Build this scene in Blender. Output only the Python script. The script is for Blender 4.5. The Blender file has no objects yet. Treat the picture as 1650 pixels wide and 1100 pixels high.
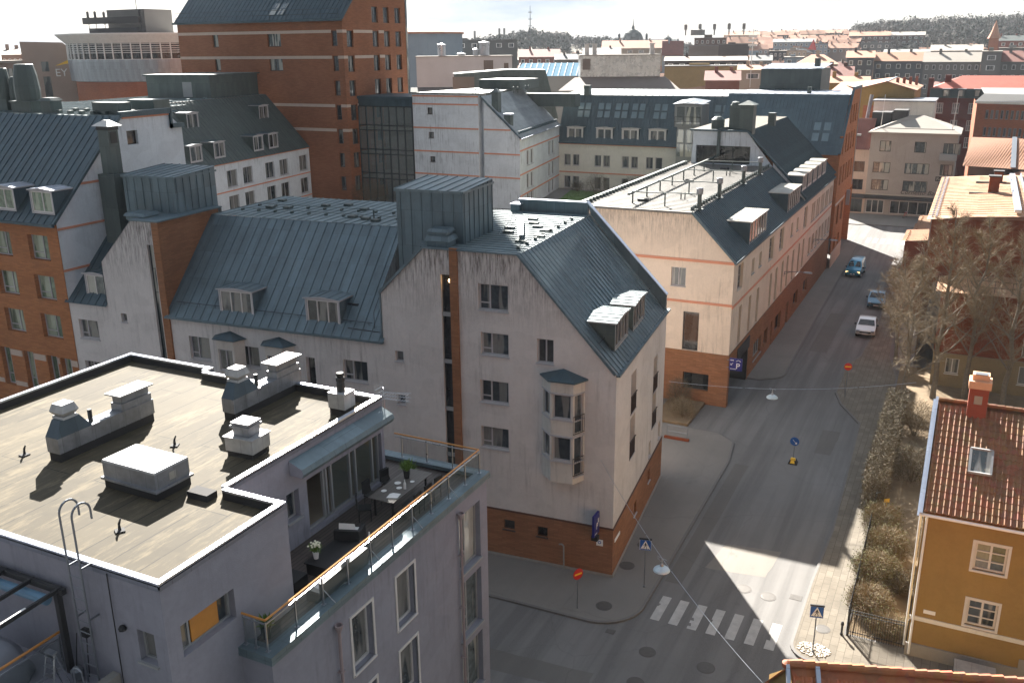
import bpy, bmesh, math, random
from mathutils import Vector, Matrix
random.seed(7)
R = math.radians
SC = bpy.context.scene
COL = SC.collection

# ---------------------------------------------------------------- mesh builder
class M:
    def __init__(s, off=(0, 0, 0)):
        s.v = []; s.f = []; s.m = []; s.sm = []; s.o = off
    def pt(s, p):
        s.v.append((p[0]-s.o[0], p[1]-s.o[1], p[2]-s.o[2])); return len(s.v)-1
    def face(s, pts, mi=0, sm=False):
        s.f.append([s.pt(p) for p in pts]); s.m.append(mi); s.sm.append(sm)
    def box(s, x0, x1, y0, y1, z0, z1, mi=0, top=None, bottom=True):
        if x0 > x1: x0, x1 = x1, x0
        if y0 > y1: y0, y1 = y1, y0
        a = [(x0,y0,z0),(x1,y0,z0),(x1,y1,z0),(x0,y1,z0),(x0,y0,z1),(x1,y0,z1),(x1,y1,z1),(x0,y1,z1)]
        for q in ((0,1,5,4),(1,2,6,5),(2,3,7,6),(3,0,4,7)): s.face([a[i] for i in q], mi)
        s.face([a[i] for i in (4,5,6,7)], mi if top is None else top)
        if bottom: s.face([a[i] for i in (3,2,1,0)], mi)
    def frust(s, x0, x1, y0, y1, z0, z1, ix, iy, mi=0):   # box whose top is inset
        b = [(x0,y0,z0),(x1,y0,z0),(x1,y1,z0),(x0,y1,z0)]
        t = [(x0+ix,y0+iy,z1),(x1-ix,y0+iy,z1),(x1-ix,y1-iy,z1),(x0+ix,y1-iy,z1)]
        for i in range(4):
            j = (i+1) % 4; s.face([b[i], b[j], t[j], t[i]], mi)
        s.face(t, mi); s.face(b[::-1], mi)
    def ext(s, poly, a, b, axis='y', mi=0, cap=None):
        """extrude a 2d polygon; axis y: poly=(x,z); x: poly=(y,z); z: poly=(x,y)"""
        def P(p, t):
            return {'y': (p[0], t, p[1]), 'x': (t, p[0], p[1]), 'z': (p[0], p[1], t)}[axis]
        n = len(poly)
        for i in range(n):
            j = (i+1) % n; s.face([P(poly[i],a), P(poly[j],a), P(poly[j],b), P(poly[i],b)], mi)
        c = mi if cap is None else cap
        s.face([P(p,a) for p in poly][::-1], c); s.face([P(p,b) for p in poly], c)
    def bar(s, p, q, w, h=None, mi=0):     # box section beam
        p = Vector(p); q = Vector(q); h = h or w
        d = (q-p).normalized(); up = Vector((0,0,1)) if abs(d.z) < .95 else Vector((0,1,0))
        r = d.cross(up).normalized(); u = r.cross(d)
        c = [r*a*w/2+u*b*h/2 for a, b in ((-1,-1),(1,-1),(1,1),(-1,1))]
        for i in range(4):
            j = (i+1) % 4; s.face([p+c[i], p+c[j], q+c[j], q+c[i]], mi)
        s.face([p+x for x in c][::-1], mi); s.face([q+x for x in c], mi)
    def tube(s, p, q, r, r2=None, n=6, mi=0, cap=True):
        p = Vector(p); q = Vector(q); r2 = r if r2 is None else r2
        d = q-p
        if d.length < 1e-6: return
        d.normalize(); up = Vector((0,0,1)) if abs(d.z) < .95 else Vector((1,0,0))
        a = d.cross(up).normalized(); b = a.cross(d)
        A = [p+(a*math.cos(t)+b*math.sin(t))*r for t in [2*math.pi*i/n for i in range(n)]]
        B = [q+(a*math.cos(t)+b*math.sin(t))*r2 for t in [2*math.pi*i/n for i in range(n)]]
        for i in range(n):
            j = (i+1) % n; s.face([A[i], A[j], B[j], B[i]], mi, True)
        if cap: s.face(A[::-1], mi); s.face(B, mi)
    def path(s, pts, r, n=6, mi=0):
        for a, b in zip(pts, pts[1:]): s.tube(a, b, r, n=n, mi=mi)
    def lathe(s, c, prof, n=12, mi=0):     # prof: (r, z) from the bottom up
        for (r0, z0), (r1, z1) in zip(prof, prof[1:]):
            for i in range(n):
                t0 = 2*math.pi*i/n; t1 = 2*math.pi*(i+1)/n
                P = lambda r, t, z: (c[0]+r*math.cos(t), c[1]+r*math.sin(t), c[2]+z)
                if r0 < 1e-5: s.face([P(0,0,z0), P(r1,t1,z1), P(r1,t0,z1)], mi, True)
                elif r1 < 1e-5: s.face([P(r0,t0,z0), P(r0,t1,z0), P(0,0,z1)], mi, True)
                else: s.face([P(r0,t0,z0), P(r0,t1,z0), P(r1,t1,z1), P(r1,t0,z1)], mi, True)
    def disc(s, c, r, n=20, mi=0):
        s.face([(c[0]+r*math.cos(2*math.pi*i/n), c[1]+r*math.sin(2*math.pi*i/n), c[2]) for i in range(n)], mi)
    def mesh(s, name, mats, uv=True):
        me = bpy.data.meshes.new(name)
        me.from_pydata(s.v, [], s.f)
        for x in (mats if isinstance(mats, (list, tuple)) else [mats]): me.materials.append(x)
        me.polygons.foreach_set('material_index', s.m)
        me.polygons.foreach_set('use_smooth', s.sm)
        if uv:
            L = me.uv_layers.new(name='UVMap').data
            for p in me.polygons:
                n = p.normal
                if abs(n.z) > .72: U = Vector((1,0,0)); V = Vector((0,1,0))
                else:
                    U = Vector((-n.y, n.x, 0)).normalized(); V = n.cross(U)
                    if V.z < 0: V = -V
                for li in p.loop_indices:
                    co = me.vertices[me.loops[li].vertex_index].co
                    L[li].uv = (co.dot(U), co.dot(V))
        me.update()
        return me

def link(o, parent=None):
    COL.objects.link(o)
    if parent: o.parent = parent
    return o
def tag(o, label, cat, group=None):
    o['label'] = label; o['category'] = cat
    if group: o['group'] = group
    return o
def struct(name, m, mats, kind='structure', label=None):
    o = link(bpy.data.objects.new(name, m.mesh(name, mats))); o['kind'] = kind
    if label: o['label'] = label
    return o
def solo(name, m, mats, label, cat, group=None, loc=(0,0,0)):
    o = link(bpy.data.objects.new(name, m.mesh(name, mats))); o.location = loc
    return tag(o, label, cat, group)
SPLIT = {'roof_vents','skylight','chimney','flue','vent_hole','roof_hatch','vent_pipe','window_rail','louvre','roof_box','light_strip','flagpole','wing_window','floor_panel','roof_stubs','aerials','stripe','bay_railing','town_window','attic_dormer','lift_pane','roof_block','wall_panel'}
def pieces(m):
    n = len(m.v); par = list(range(n)); key = {}
    def find(a):
        while par[a] != a: par[a] = par[par[a]]; a = par[a]
        return a
    for i, v in enumerate(m.v):
        k = (round(v[0],3), round(v[1],3), round(v[2],3))
        if k in key: par[find(i)] = find(key[k])
        else: key[k] = i
    for f in m.f:
        for i in f[1:]: par[find(i)] = find(f[0])
    bb = {}
    for i, v in enumerate(m.v):
        b = bb.setdefault(find(i), [1e9,1e9,1e9,-1e9,-1e9,-1e9])
        for a in range(3): b[a] = min(b[a], v[a]); b[a+3] = max(b[a+3], v[a])
    ks = list(bb); lab = {k: k for k in ks}
    def root(k):
        while lab[k] != k: k = lab[k]
        return k
    e = .03
    for i, p in enumerate(ks):
        for q in ks[i+1:]:
            a, b = bb[p], bb[q]
            if all(a[t]-e <= b[t+3] and b[t]-e <= a[t+3] for t in range(3)):
                x, y = root(p), root(q)
                if x != y: lab[x] = y
    out = {}
    for f, mi, sm in zip(m.f, m.m, m.sm):
        r = root(find(f[0])); q = out.setdefault(r, M()); base = len(q.v)
        q.v += [m.v[i] for i in f]; q.f.append(list(range(base, base+len(f)))); q.m.append(mi); q.sm.append(sm)
    return list(out.values())
class Thing:
    """an Empty at the thing's base; parts are given in local coordinates, or in
    world coordinates through W() when the thing is not turned"""
    def __init__(s, name, label, cat, loc=(0,0,0), ang=0, group=None):
        s.e = bpy.data.objects.new(name, None); s.e.empty_display_size = .5
        link(s.e); s.e.location = loc; s.e.rotation_euler = (0,0,ang); s.loc = loc
        tag(s.e, label, cat, group)
    def W(s): return M(s.loc)
    def part(s, name, m, mats, parent=None, label=None):
        if name in SPLIT:
            ps = pieces(m)
            if len(ps) > 1:
                for q in ps[:100]: o = link(bpy.data.objects.new(name, q.mesh(name, mats)), parent or s.e)
                return o
        o = link(bpy.data.objects.new(name, m.mesh(name, mats)), parent or s.e)
        if label: o['label'] = label
        return o
def dup(root, loc=None, rotz=None, label=None, scale=None):
    r = root.copy(); COL.objects.link(r)
    if loc is not None: r.location = loc
    if rotz is not None: r.rotation_euler = (0,0,rotz)
    if scale is not None: r.scale = scale if isinstance(scale, tuple) else (scale,)*3
    if label: r['label'] = label
    for ch in list(root.children):
        c = ch.copy(); COL.objects.link(c); c.parent = r
        for g in list(ch.children):
            d = g.copy(); COL.objects.link(d); d.parent = c
    return r

# ---------------------------------------------------------------- materials
def lin(c):
    return tuple(((x/255)/12.92 if x/255 <= .04045 else ((x/255+.055)/1.055)**2.4) for x in c) + (1,)
class NT:
    def __init__(s, name):
        s.mat = bpy.data.materials.new(name); s.mat.use_nodes = True
        s.t = s.mat.node_tree; s.n = s.t.nodes; s.l = s.t.links
        s.b = s.n['Principled BSDF']
        s.tc = s.n.new('ShaderNodeTexCoord')
    def new(s, t, **k):
        x = s.n.new('ShaderNode'+t)
        for a, b in k.items(): setattr(x, a, b)
        return x
    def map(s, src='UV', scale=(1,1,1), loc=(0,0,0), rot=(0,0,0)):
        m = s.new('Mapping'); m.inputs['Scale'].default_value = scale; m.inputs['Location'].default_value = loc
        m.inputs['Rotation'].default_value = rot
        s.l.new(s.tc.outputs[src], m.inputs[0]); return m.outputs[0]
    def noise(s, vec, scale, detail=3, rough=.6):
        x = s.new('TexNoise'); x.inputs['Scale'].default_value = scale; x.inputs['Detail'].default_value = detail
        x.inputs['Roughness'].default_value = rough
        s.l.new(vec, x.inputs['Vector']); return x.outputs['Fac']
    def ramp(s, fac, pts):
        x = s.new('ValToRGB'); e = x.color_ramp.elements
        while len(e) < len(pts): e.new(.5)
        for i, (p, c) in enumerate(pts):
            e[i].position = p; e[i].color = c if isinstance(c, tuple) else (c,c,c,1)
        s.l.new(fac, x.inputs[0]); return x.outputs[0]
    def mix(s, fac, a, b, mode='MIX'):
        x = s.new('Mix'); x.data_type = 'RGBA'; x.blend_type = mode
        for i, v in ((0,fac),(6,a),(7,b)):
            if hasattr(v, 'is_output'): s.l.new(v, x.inputs[i])
            else: x.inputs[i].default_value = v
        return x.outputs[2]
    def math(s, op, a, b=0., c=0.):
        x = s.new('Math', operation=op)
        for i, v in enumerate((a,b,c)):
            if hasattr(v, 'is_output'): s.l.new(v, x.inputs[i])
            else: x.inputs[i].default_value = v
        return x.outputs[0]
    def set(s, k, v):
        if hasattr(v, 'is_output'): s.l.new(v, s.b.inputs[k])
        else: s.b.inputs[k].default_value = v
    def bump(s, h, strength=.3, dist=.02):
        x = s.new('Bump'); x.inputs['Strength'].default_value = strength; x.inputs['Distance'].default_value = dist
        s.l.new(h, x.inputs['Height']); s.l.new(x.outputs[0], s.b.inputs['Normal'])
def sc(c, k): return (c[0]*k, c[1]*k, c[2]*k, 1)

def plain(name, c, rough=.6, metal=0., var=.15, scale=1.5, emit=None, bump=0.):
    t = NT(name); v = t.map('Object')
    n = t.noise(v, scale, 4)
    t.set('Base Color', t.mix(n, sc(c, 1-var), sc(c, 1+var))); t.set('Roughness', rough); t.set('Metallic', metal)
    if bump: t.bump(t.noise(v, scale*14, 3), bump)
    if emit: t.set('Emission Color', emit[0]); t.set('Emission Strength', emit[1])
    return t.mat
def plaster(name, c, dirt=.25, dark=None, band=None, stain=.5):
    """rough render with broad clouds, fine grain and vertical rain streaks; band=(z0,z1): heavy soot between the two heights"""
    t = NT(name); uv = t.map('UV'); ob = t.map('Object')
    dark = dark or sc(c, .55)
    big = t.noise(ob, .35, 5, .65); fine = t.noise(ob, 6., 4)
    col = t.mix(t.ramp(big, [(.3, 0), (.75, 1)]), sc(c, 1-dirt*.5), sc(c, 1+dirt*.25))
    col = t.mix(t.ramp(fine, [(.35, 0), (.7, 1)]), t.mix(1., col, (.93,.93,.93,1), 'MULTIPLY'), col)
    pt = t.ramp(t.noise(t.map('UV', (.35,.5,1)), 1.3, 1, .4), [(.5, 0), (.515, 1)]); col = t.mix(t.math('MULTIPLY', pt, .22), col, sc(c, 1.14)); col = t.mix(t.math('MULTIPLY', t.ramp(t.noise(ob, 1.3, 7, .75), [(.5, 0), (.64, 1)]), .3*dirt*4), col, sc(c, .74))
    sv = t.map('UV', (1.7, .13, 1)); st = t.noise(sv, 2.6, 6, .7)
    m = t.ramp(st, [(.5, 0), (.72, 1)])
    sp = t.ramp(t.noise(ob, .22, 3), [(.42, 0), (.62, 1)])
    f = t.math('MULTIPLY', t.math('MULTIPLY', m, sp), stain)
    if band:
        sep = t.new('SeparateXYZ'); t.l.new(t.tc.outputs['Object'], sep.inputs[0])
        mr = t.new('MapRange'); mr.inputs[1].default_value = band[0]; mr.inputs[2].default_value = band[1]
        t.l.new(sep.outputs[2], mr.inputs[0])
        s2 = t.noise(t.map('UV', (6.5, .5, 1)), 1.5, 8, .8)
        m2 = t.ramp(s2, [(.44, 0), (.6, 1)])
        f2 = t.math('MULTIPLY', t.math('MULTIPLY', m2, mr.outputs[0]), .85)
        f = t.math('MAXIMUM', f, f2)
    col = t.mix(f, col, dark)
    t.set('Base Color', col); t.set('Roughness', .92); t.set('Specular IOR Level', .2)
    t.bump(t.noise(ob, 28., 3), .35, .015)
    return t.mat
def brick(name, c, mortar, var=.25, sx=.25, sy=.075):
    t = NT(name); uv = t.map('UV'); ob = t.map('Object')
    b = t.new('TexBrick'); t.l.new(uv, b.inputs['Vector'])
    b.inputs['Scale'].default_value = 1.; b.inputs['Brick Width'].default_value = sx; b.inputs['Row Height'].default_value = sy
    b.inputs['Mortar Size'].default_value = .006; b.inputs['Color1'].default_value = sc(c, 1-var); b.inputs['Color2'].default_value = sc(c, 1+var)
    b.inputs['Mortar'].default_value = mortar; b.inputs['Bias'].default_value = -.1
    big = t.noise(ob, .3, 4)
    t.set('Base Color', t.mix(t.ramp(big, [(.3, 0), (.7, 1)]), t.mix(1., b.outputs[0], (.8,.8,.8,1), 'MULTIPLY'), b.outputs[0]))
    t.set('Roughness', .9); t.set('Specular IOR Level', .2); t.bump(b.outputs['Fac'], -.4, .01)
    return t.mat
def metal(name, c, rough=.42, met=.55, var=.18, scale=.7, spec=.5, panels=True):
    t = NT(name); v = t.map('Object'); n = t.noise(v, scale, 5, .65)
    st = t.noise(t.map('Object', (1,1,.2)), 2.2, 5)
    col = t.mix(t.ramp(n, [(.3, 0), (.7, 1)]), sc(c, 1-var), sc(c, 1+var))
    col = t.mix(t.math('MULTIPLY', t.ramp(st, [(.5, 0), (.7, 1)]), .35), col, sc(c, .6))
    b = t.new('TexBrick'); t.l.new(t.map('UV', loc=(.3,.2,0)), b.inputs['Vector']); b.inputs['Scale'].default_value = 1.; b.inputs['Brick Width'].default_value = .6; b.inputs['Row Height'].default_value = 1.9
    b.offset = .37; b.inputs['Mortar Size'].default_value = .008; b.inputs['Color1'].default_value = (.86,.86,.86,1); b.inputs['Color2'].default_value = (1.1,1.1,1.1,1); b.inputs['Mortar'].default_value = (.6,.6,.6,1)
    if panels: col = t.mix(1., col, b.outputs[0], 'MULTIPLY')
    t.set('Base Color', col); t.set('Metallic', met); t.set('Specular IOR Level', spec)
    t.set('Roughness', t.math('ADD', t.math('MULTIPLY', n, .3), rough-.15))
    t.bump(t.noise(v, 1.3, 3), .3, .04)
    return t.mat
def glass(name, tint=(.02,.025,.028,1), warm=None, curtain=.5, coat=.35):
    """window pane with a dark room behind it: each window object gets its own curtain and tone"""
    t = NT(name); oi = t.new('ObjectInfo'); uv = t.map('UV')
    rnd = oi.outputs['Random']
    add = t.new('VectorMath', operation='ADD'); t.l.new(uv, add.inputs[0])
    cb = t.new('CombineXYZ'); t.l.new(t.math('MULTIPLY', rnd, 57.), cb.inputs[0]); t.l.new(t.math('MULTIPLY', rnd, 31.), cb.inputs[1])
    t.l.new(cb.outputs[0], add.inputs[1])
    mp = t.new('Mapping'); mp.inputs['Scale'].default_value = (1, .12, 1); t.l.new(add.outputs[0], mp.inputs[0])
    cur = t.noise(mp.outputs[0], 1.1, 2); fold = t.noise(mp.outputs[0], 11., 2)
    msk = t.ramp(cur, [(.49, 0), (.52, 1)])
    cc = warm or (.42,.4,.36,1)
    ccol = t.mix(fold, sc(cc, .55), cc)
    room = t.mix(t.ramp(t.noise(add.outputs[0], 3.5, 4), [(.3, 0), (.75, 1)]), tint, t.mix(rnd, sc(tint, 1.5), sc(tint, 4.5)))
    t.set('Base Color', t.mix(t.math('MULTIPLY', msk, curtain), room, ccol))
    t.set('Roughness', .06); t.set('Specular IOR Level', .5); t.set('Coat Weight', coat); t.set('Coat Roughness', .03)
    return t.mat
# ---------------------------------------------------------------- walls, windows, roofs
def clip(poly, prof):
    """clip polygon (2d) by convex counter-clockwise polygon"""
    out = poly
    n = len(prof)
    for i in range(n):
        a = prof[i]; b = prof[(i+1) % n]
        if not out: return []
        inp = out; out = []
        ins = lambda p: (b[0]-a[0])*(p[1]-a[1])-(b[1]-a[1])*(p[0]-a[0]) >= -1e-9
        for j in range(len(inp)):
            p = inp[j]; q = inp[(j+1) % len(inp)]
            ip, iq = ins(p), ins(q)
            if ip: out.append(p)
            if ip != iq:
                ex, ey = b[0]-a[0], b[1]-a[1]; fx, fy = q[0]-p[0], q[1]-p[1]
                den = ex*fy-ey*fx
                t = (ex*(a[1]-p[1])-ey*(a[0]-p[0]))/den if abs(den) > 1e-12 else 0
                out.append((p[0]+fx*t, p[1]+fy*t))
    return out
def wall(m, p0, p1, prof, wins=(), rec=.14, mi=0, mr=None):
    """prof: (s,z) convex counter-clockwise outline, s metres from p0 towards p1; outside is on the right of p0->p1"""
    L = math.hypot(p1[0]-p0[0], p1[1]-p0[1]); d = ((p1[0]-p0[0])/L, (p1[1]-p0[1])/L); nin = (-d[1], d[0])
    P = lambda s, z, k=0.: (p0[0]+d[0]*s+nin[0]*k, p0[1]+d[1]*s+nin[1]*k, z)
    S = sorted({p[0] for p in prof} | {w[0] for w in wins} | {w[1] for w in wins})
    Z = sorted({p[1] for p in prof} | {w[2] for w in wins} | {w[3] for w in wins})
    for a, b in zip(S, S[1:]):
        for c, e in zip(Z, Z[1:]):
            if b-a < 1e-5 or e-c < 1e-5: continue
            sm, zm = (a+b)/2, (c+e)/2
            if any(w[0] < sm < w[1] and w[2] < zm < w[3] for w in wins): continue
            q = clip([(a,c),(b,c),(b,e),(a,e)], prof)
            if len(q) > 2: m.face([P(s, z) for s, z in q], mi)
    mr = mi if mr is None else mr
    for w in wins:
        a, b, c, e = w[:4]
        m.face([P(a,c), P(a,c,rec), P(a,e,rec), P(a,e)], mr); m.face([P(b,e), P(b,e,rec), P(b,c,rec), P(b,c)], mr)
        m.face([P(a,c), P(b,c), P(b,c,rec), P(a,c,rec)], mr); m.face([P(a,e,rec), P(b,e,rec), P(b,e), P(a,e)], mr)
WC = {}
def ST(cols=1, rows=1, fw=.07, frame='wframe', pane='glass', sill=True, vent=False, case=0., split=None, slant=0):
    return dict(cols=cols, rows=rows, fw=fw, frame=frame, pane=pane, sill=sill, vent=vent, case=case, split=split)
def win_mesh(w, h, st, rec, merged):
    key = (round(w,2), round(h,2), tuple(sorted((k, str(v)) for k, v in st.items())), rec, merged)
    if key in WC: return WC[key]
    m = M(); g = m if merged else M(); fw = st['fw']
    m.box(0, fw, 0, .08, 0, h); m.box(w-fw, w, 0, .08, 0, h); m.box(fw, w-fw, 0, .08, 0, fw); m.box(fw, w-fw, 0, .08, h-fw, h)
    xs = st['split'] or [i/st['cols'] for i in range(1, st['cols'])]
    for f in xs: m.box(w*f-fw*.5, w*f+fw*.5, .004, .078, fw, h-fw)
    for i in range(1, st['rows']):
        z = h*i/st['rows']; m.box(fw, w-fw, .012, .06, z-fw*.3, z+fw*.3)
    if st['vent']:
        x1 = w*xs[0] if xs else w; m.box(fw, x1, .002, .07, h*.27-fw*.4, h*.27+fw*.4)
    if st['sill']: m.box(-.05, w+.05, -rec-.07, .0, -.06, -.002)
    if st['case']:
        c = st['case']; y0 = -rec-.03; y1 = -rec+.03
        m.box(-c, 0, y0, y1, -c, h+c); m.box(w, w+c, y0, y1, -c, h+c); m.box(0, w, y0, y1, h, h+c); m.box(0, w, y0, y1, -c, 0)
    g.face([(fw*.5,.05,fw*.5), (w-fw*.5,.05,fw*.5), (w-fw*.5,.05,h-fw*.5), (fw*.5,.05,h-fw*.5)], 1 if merged else 0)
    fm = MT[st['frame']]; pm = MT[st['pane']]
    WC[key] = (m.mesh('window', [fm, pm] if merged else fm), None if merged else g.mesh('pane', pm))
    return WC[key]
def put(b, p0, p1, wins, rec=.14, st=None, merged=False, name='window', parent=None):
    L = math.hypot(p1[0]-p0[0], p1[1]-p0[1]); d = ((p1[0]-p0[0])/L, (p1[1]-p0[1])/L); nin = (-d[1], d[0])
    off = parent_off(parent) if parent else b.loc if b.world else (0,0,0)
    for w in wins:
        s = w[4] if len(w) > 4 and w[4] else st
        fm, pm = win_mesh(w[1]-w[0], w[3]-w[2], s, rec, merged)
        o = link(bpy.data.objects.new(name, fm), parent or b.e)
        o.location = (p0[0]+d[0]*w[0]+nin[0]*rec-off[0], p0[1]+d[1]*w[0]+nin[1]*rec-off[1], w[2]-off[2])
        o.rotation_euler = (0, 0, math.atan2(d[1], d[0]))
        if pm: link(bpy.data.objects.new('pane', pm), o)
def parent_off(p): return p.get('_off', (0,0,0))
class B(Thing):
    """a building; world=True: coordinates are world ones (not turned)"""
    def __init__(s, name, label, cat='building', loc=(0,0,0), ang=0, group=None, world=True):
        super().__init__(name, label, cat, loc, ang, group); s.world = world and ang == 0
    def M(s): return M(s.loc if s.world else (0,0,0))
    def fac(s, m, p0, p1, prof, wins=(), rec=.14, st=None, merged=False, mi=0, name='window'):
        wall(m, p0, p1, prof, wins, rec, mi)
        if wins: put(s, p0, p1, wins, rec, st or ST(), merged, name)
def rect(L, z0, z1): return [(0,z0),(L,z0),(L,z1),(0,z1)]
def grid(s0, pitch, n, w, z0, h, dz=0, rows=1):
    return [(s0+i*pitch, s0+i*pitch+w, z0+j*dz, z0+j*dz+h) for j in range(rows) for i in range(n)]
def roof(m, pts, mi=0, sp=.6, rh=.045, rw=.035, d=None, mr=None, off=0.):
    """standing seam sheet: planar convex polygon with real ribs along the fall (or along d)"""
    P = [Vector(p) for p in pts]
    n = Vector((0,0,0))
    for i in range(len(P)): n += P[i].cross(P[(i+1) % len(P)])
    n.normalize()
    if n.z < 0: P.reverse(); n = -n
    m.face(P, mi)
    if d is None:
        d = Vector((0,0,1))-n*n.z
    d = (Vector(d)-n*Vector(d).dot(n)).normalized(); t = n.cross(d).normalized()
    o = P[0]; q = [((p-o).dot(t), (p-o).dot(d)) for p in P]
    lo = min(a for a, _ in q); hi = max(a for a, _ in q)
    k = lo+sp*.5+off
    while k < hi-.02:
        ys = []
        for i in range(len(q)):
            a = q[i]; c = q[(i+1) % len(q)]
            if (a[0]-k)*(c[0]-k) < 0: ys.append(a[1]+(c[1]-a[1])*(k-a[0])/(c[0]-a[0]))
        if len(ys) == 2:
            y0, y1 = sorted(ys)
            if y1-y0 > .1:
                A = o+t*k+d*(y0+.01)+n*rh*.45; C = o+t*k+d*(y1-.01)+n*rh*.45
                c4 = [t*(-rw/2)-n*rh*.5, t*(-rw/2)+n*rh*.5, t*(rw/2)+n*rh*.5, t*(rw/2)-n*rh*.5]
                mm = mi if mr is None else mr
                m.face([A+c4[0], C+c4[0], C+c4[1], A+c4[1]], mm); m.face([A+c4[1], C+c4[1], C+c4[2], A+c4[2]], mm)
                m.face([A+c4[2], C+c4[2], C+c4[3], A+c4[3]], mm); m.face([A+c4[0], A+c4[1], A+c4[2], A+c4[3]], mm)
        k += sp
def dormer(b, p0, p1, z0, h, run, mats, lab=None, st=None, cap=.18, rise=.12, slope=1.0, lightroof=False):
    """box dormer: p0->p1 front edge (outside on the right), z0..z0+h front, running back `run`; part with window below it"""
    L = math.hypot(p1[0]-p0[0], p1[1]-p0[1]); d = Vector(((p1[0]-p0[0])/L, (p1[1]-p0[1])/L, 0)); n = Vector((-d.y, d.x, 0))
    o = Vector((p0[0], p0[1], z0)); m = b.M()
    P = lambda s, k, z: o+d*s+n*k+Vector((0,0,z))
    m.face([P(0,0,0), P(0,0,h), P(0,run,h), P(0,run*.98,h*.98)], 0) if False else None
    # cheeks follow the roof slope
    m.face([P(0,0,0), P(0,0,h), P(0,run,h), P(0,min(run,h/slope),h*min(1,run*slope/h))], 0)
    m.face([P(L,0,0), P(L,run,h), P(L,0,h)], 0)
    # front frame round the window
    e = .1
    for a, c, f, g in ((0,e,0,h), (L-e,L,0,h), (e,L-e,0,e), (e,L-e,h-e,h)):
        m.face([P(a,-.0,f), P(c,0,f), P(c,0,g), P(a,0,g)], 1)
    # roof with shallow ridge
    ov = cap*.5
    A0 = P(-ov,-ov*1.2,h); A1 = P(L+ov,-ov*1.2,h); R0 = P(L/2,-ov*1.2,h+rise); B0 = P(-ov,run,h); B1 = P(L+ov,run,h); R1 = P(L/2,run,h+rise)
    roof(m, [A0, R0, R1, B0], 2, .5, .03, .025, d=n); roof(m, [R0, A1, B1, R1], 2, .5, .03, .025, d=n)
    for x, y in ((A0, R0), (R0, A1)):
        m.face([x-Vector((0,0,.08)), y-Vector((0,0,.08)), y, x], 1)
    m.face([A0-Vector((0,0,.08)), A0, B0, B0-Vector((0,0,.08))], 1); m.face([A1, A1-Vector((0,0,.08)), B1-Vector((0,0,.08)), B1], 1)
    q = b.part('dormer', m, mats)
    s = st or ST(3, 1, .06, sill=False)
    fm, pm = win_mesh(L-2*e, h-2*e, s, .02, True)
    w = link(bpy.data.objects.new('window', fm), q)
    off = Vector(b.loc) if b.world else Vector((0,0,0))
    w.location = P(e,.02,e)-off; w.rotation_euler = (0,0,math.atan2(d.y, d.x))
    return q
def guard(m, pts, h, r=.02, n=4, rails=2, post=1.2, mi=0):
    for i in range(1, rails+1): m.path([(p[0],p[1],p[2]+h*i/rails) for p in pts], r, n, mi)
    for a, c in zip(pts, pts[1:]):
        k = max(1, int(math.dist(a, c)/post))
        for i in range(k+1):
            t = i/k; p = [a[j]+(c[j]-a[j])*t for j in range(3)]
            m.tube(p, (p[0], p[1], p[2]+h), r, n=n, mi=mi)
def text(name, body, parent, loc, rot, size, mat, extrude=.008, align='CENTER', shear=0., obj=None):
    c = bpy.data.curves.new(name, 'FONT'); c.body = body; c.size = size; c.extrude = extrude; c.align_x = align; c.shear = shear
    o = bpy.data.objects.new(name, c); dg = bpy.context.evaluated_depsgraph_get
    COL.objects.link(o); bpy.context.view_layer.update()
    me = bpy.data.meshes.new_from_object(o.evaluated_get(dg())); bpy.data.objects.remove(o); me.materials.clear(); me.materials.append(mat)
    o = link(bpy.data.objects.new(name, me), parent); o.location = loc; o.rotation_euler = rot
    return o

MT = {}
MT['wframe'] = plain('window_frame_white', lin((205,200,196)), .5)
MT['gframe'] = plain('window_frame_grey', lin((150,150,150)), .5)
MT['bframe'] = plain('window_frame_dark', lin((38,40,42)), .45)
MT['brframe'] = plain('window_frame_brown', lin((58,44,40)), .5)
MT['pkframe'] = plain('window_frame_greypink', lin((172,168,170)), .5)
MT['glass'] = glass('pane_room')
MT['glassb'] = glass('pane_bright', (.05,.06,.06,1), (.6,.58,.5,1), .8)
MT['glassg'] = glass('pane_green', (.05,.075,.05,1), (.5,.55,.42,1), .7)
MT['glassd'] = glass('pane_dark', (.01,.011,.012,1), None, .08, 0.)
MT['lilac'] = plaster('lilac_render', lin((148,147,156)), .3, dark=lin((92,86,92)), stain=.6)
MT['mainw'] = plaster('grey_rose_render', lin((206,200,196)), .22, dark=lin((70,62,60)), band=(13.0,16.8))
MT['mainw2'] = plaster('grey_cream_render', lin((204,197,188)), .25, dark=lin((108,98,88)))
MT['peach'] = plaster('peach_render', lin((226,208,190)), .15, dark=lin((104,94,86)), band=(12.2,15.6))
MT['white'] = plaster('dirty_white_render', lin((214,218,222)), .25, dark=lin((110,112,112)), stain=.85)
MT['cream'] = plaster('cream_render', lin((224,219,208)), .12)
MT['ochre'] = plaster('ochre_render', lin((154,126,74)), .3, stain=.3)
MT['rust'] = brick('rust_brick', lin((176,116,76)), lin((146,100,70)), .14, .5, .1)
MT['rustd'] = brick('rust_brick_base', lin((152,106,76)), lin((124,90,68)), .14, .5, .1)
MT['rustt'] = brick('tower_brick', lin((152,102,76)), lin((126,88,70)), .12, .6, .12)
MT['band'] = plain('pale_band', lin((190,170,155)), .8)
MT['oband'] = plain('terracotta_band', lin((205,140,112)), .8)
MT['teal'] = metal('teal_sheet_metal', lin((96,112,119)), .5, .3)
MT['teald'] = metal('dark_teal_sheet', lin((66,84,92)), .55, .25)
MT['tealf'] = metal('flat_roof_sheet', lin((112,126,130)), .68, .15, spec=.3)
MT['tealg'] = metal('olive_grey_sheet', lin((80,90,88)), .55, .2)
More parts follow.
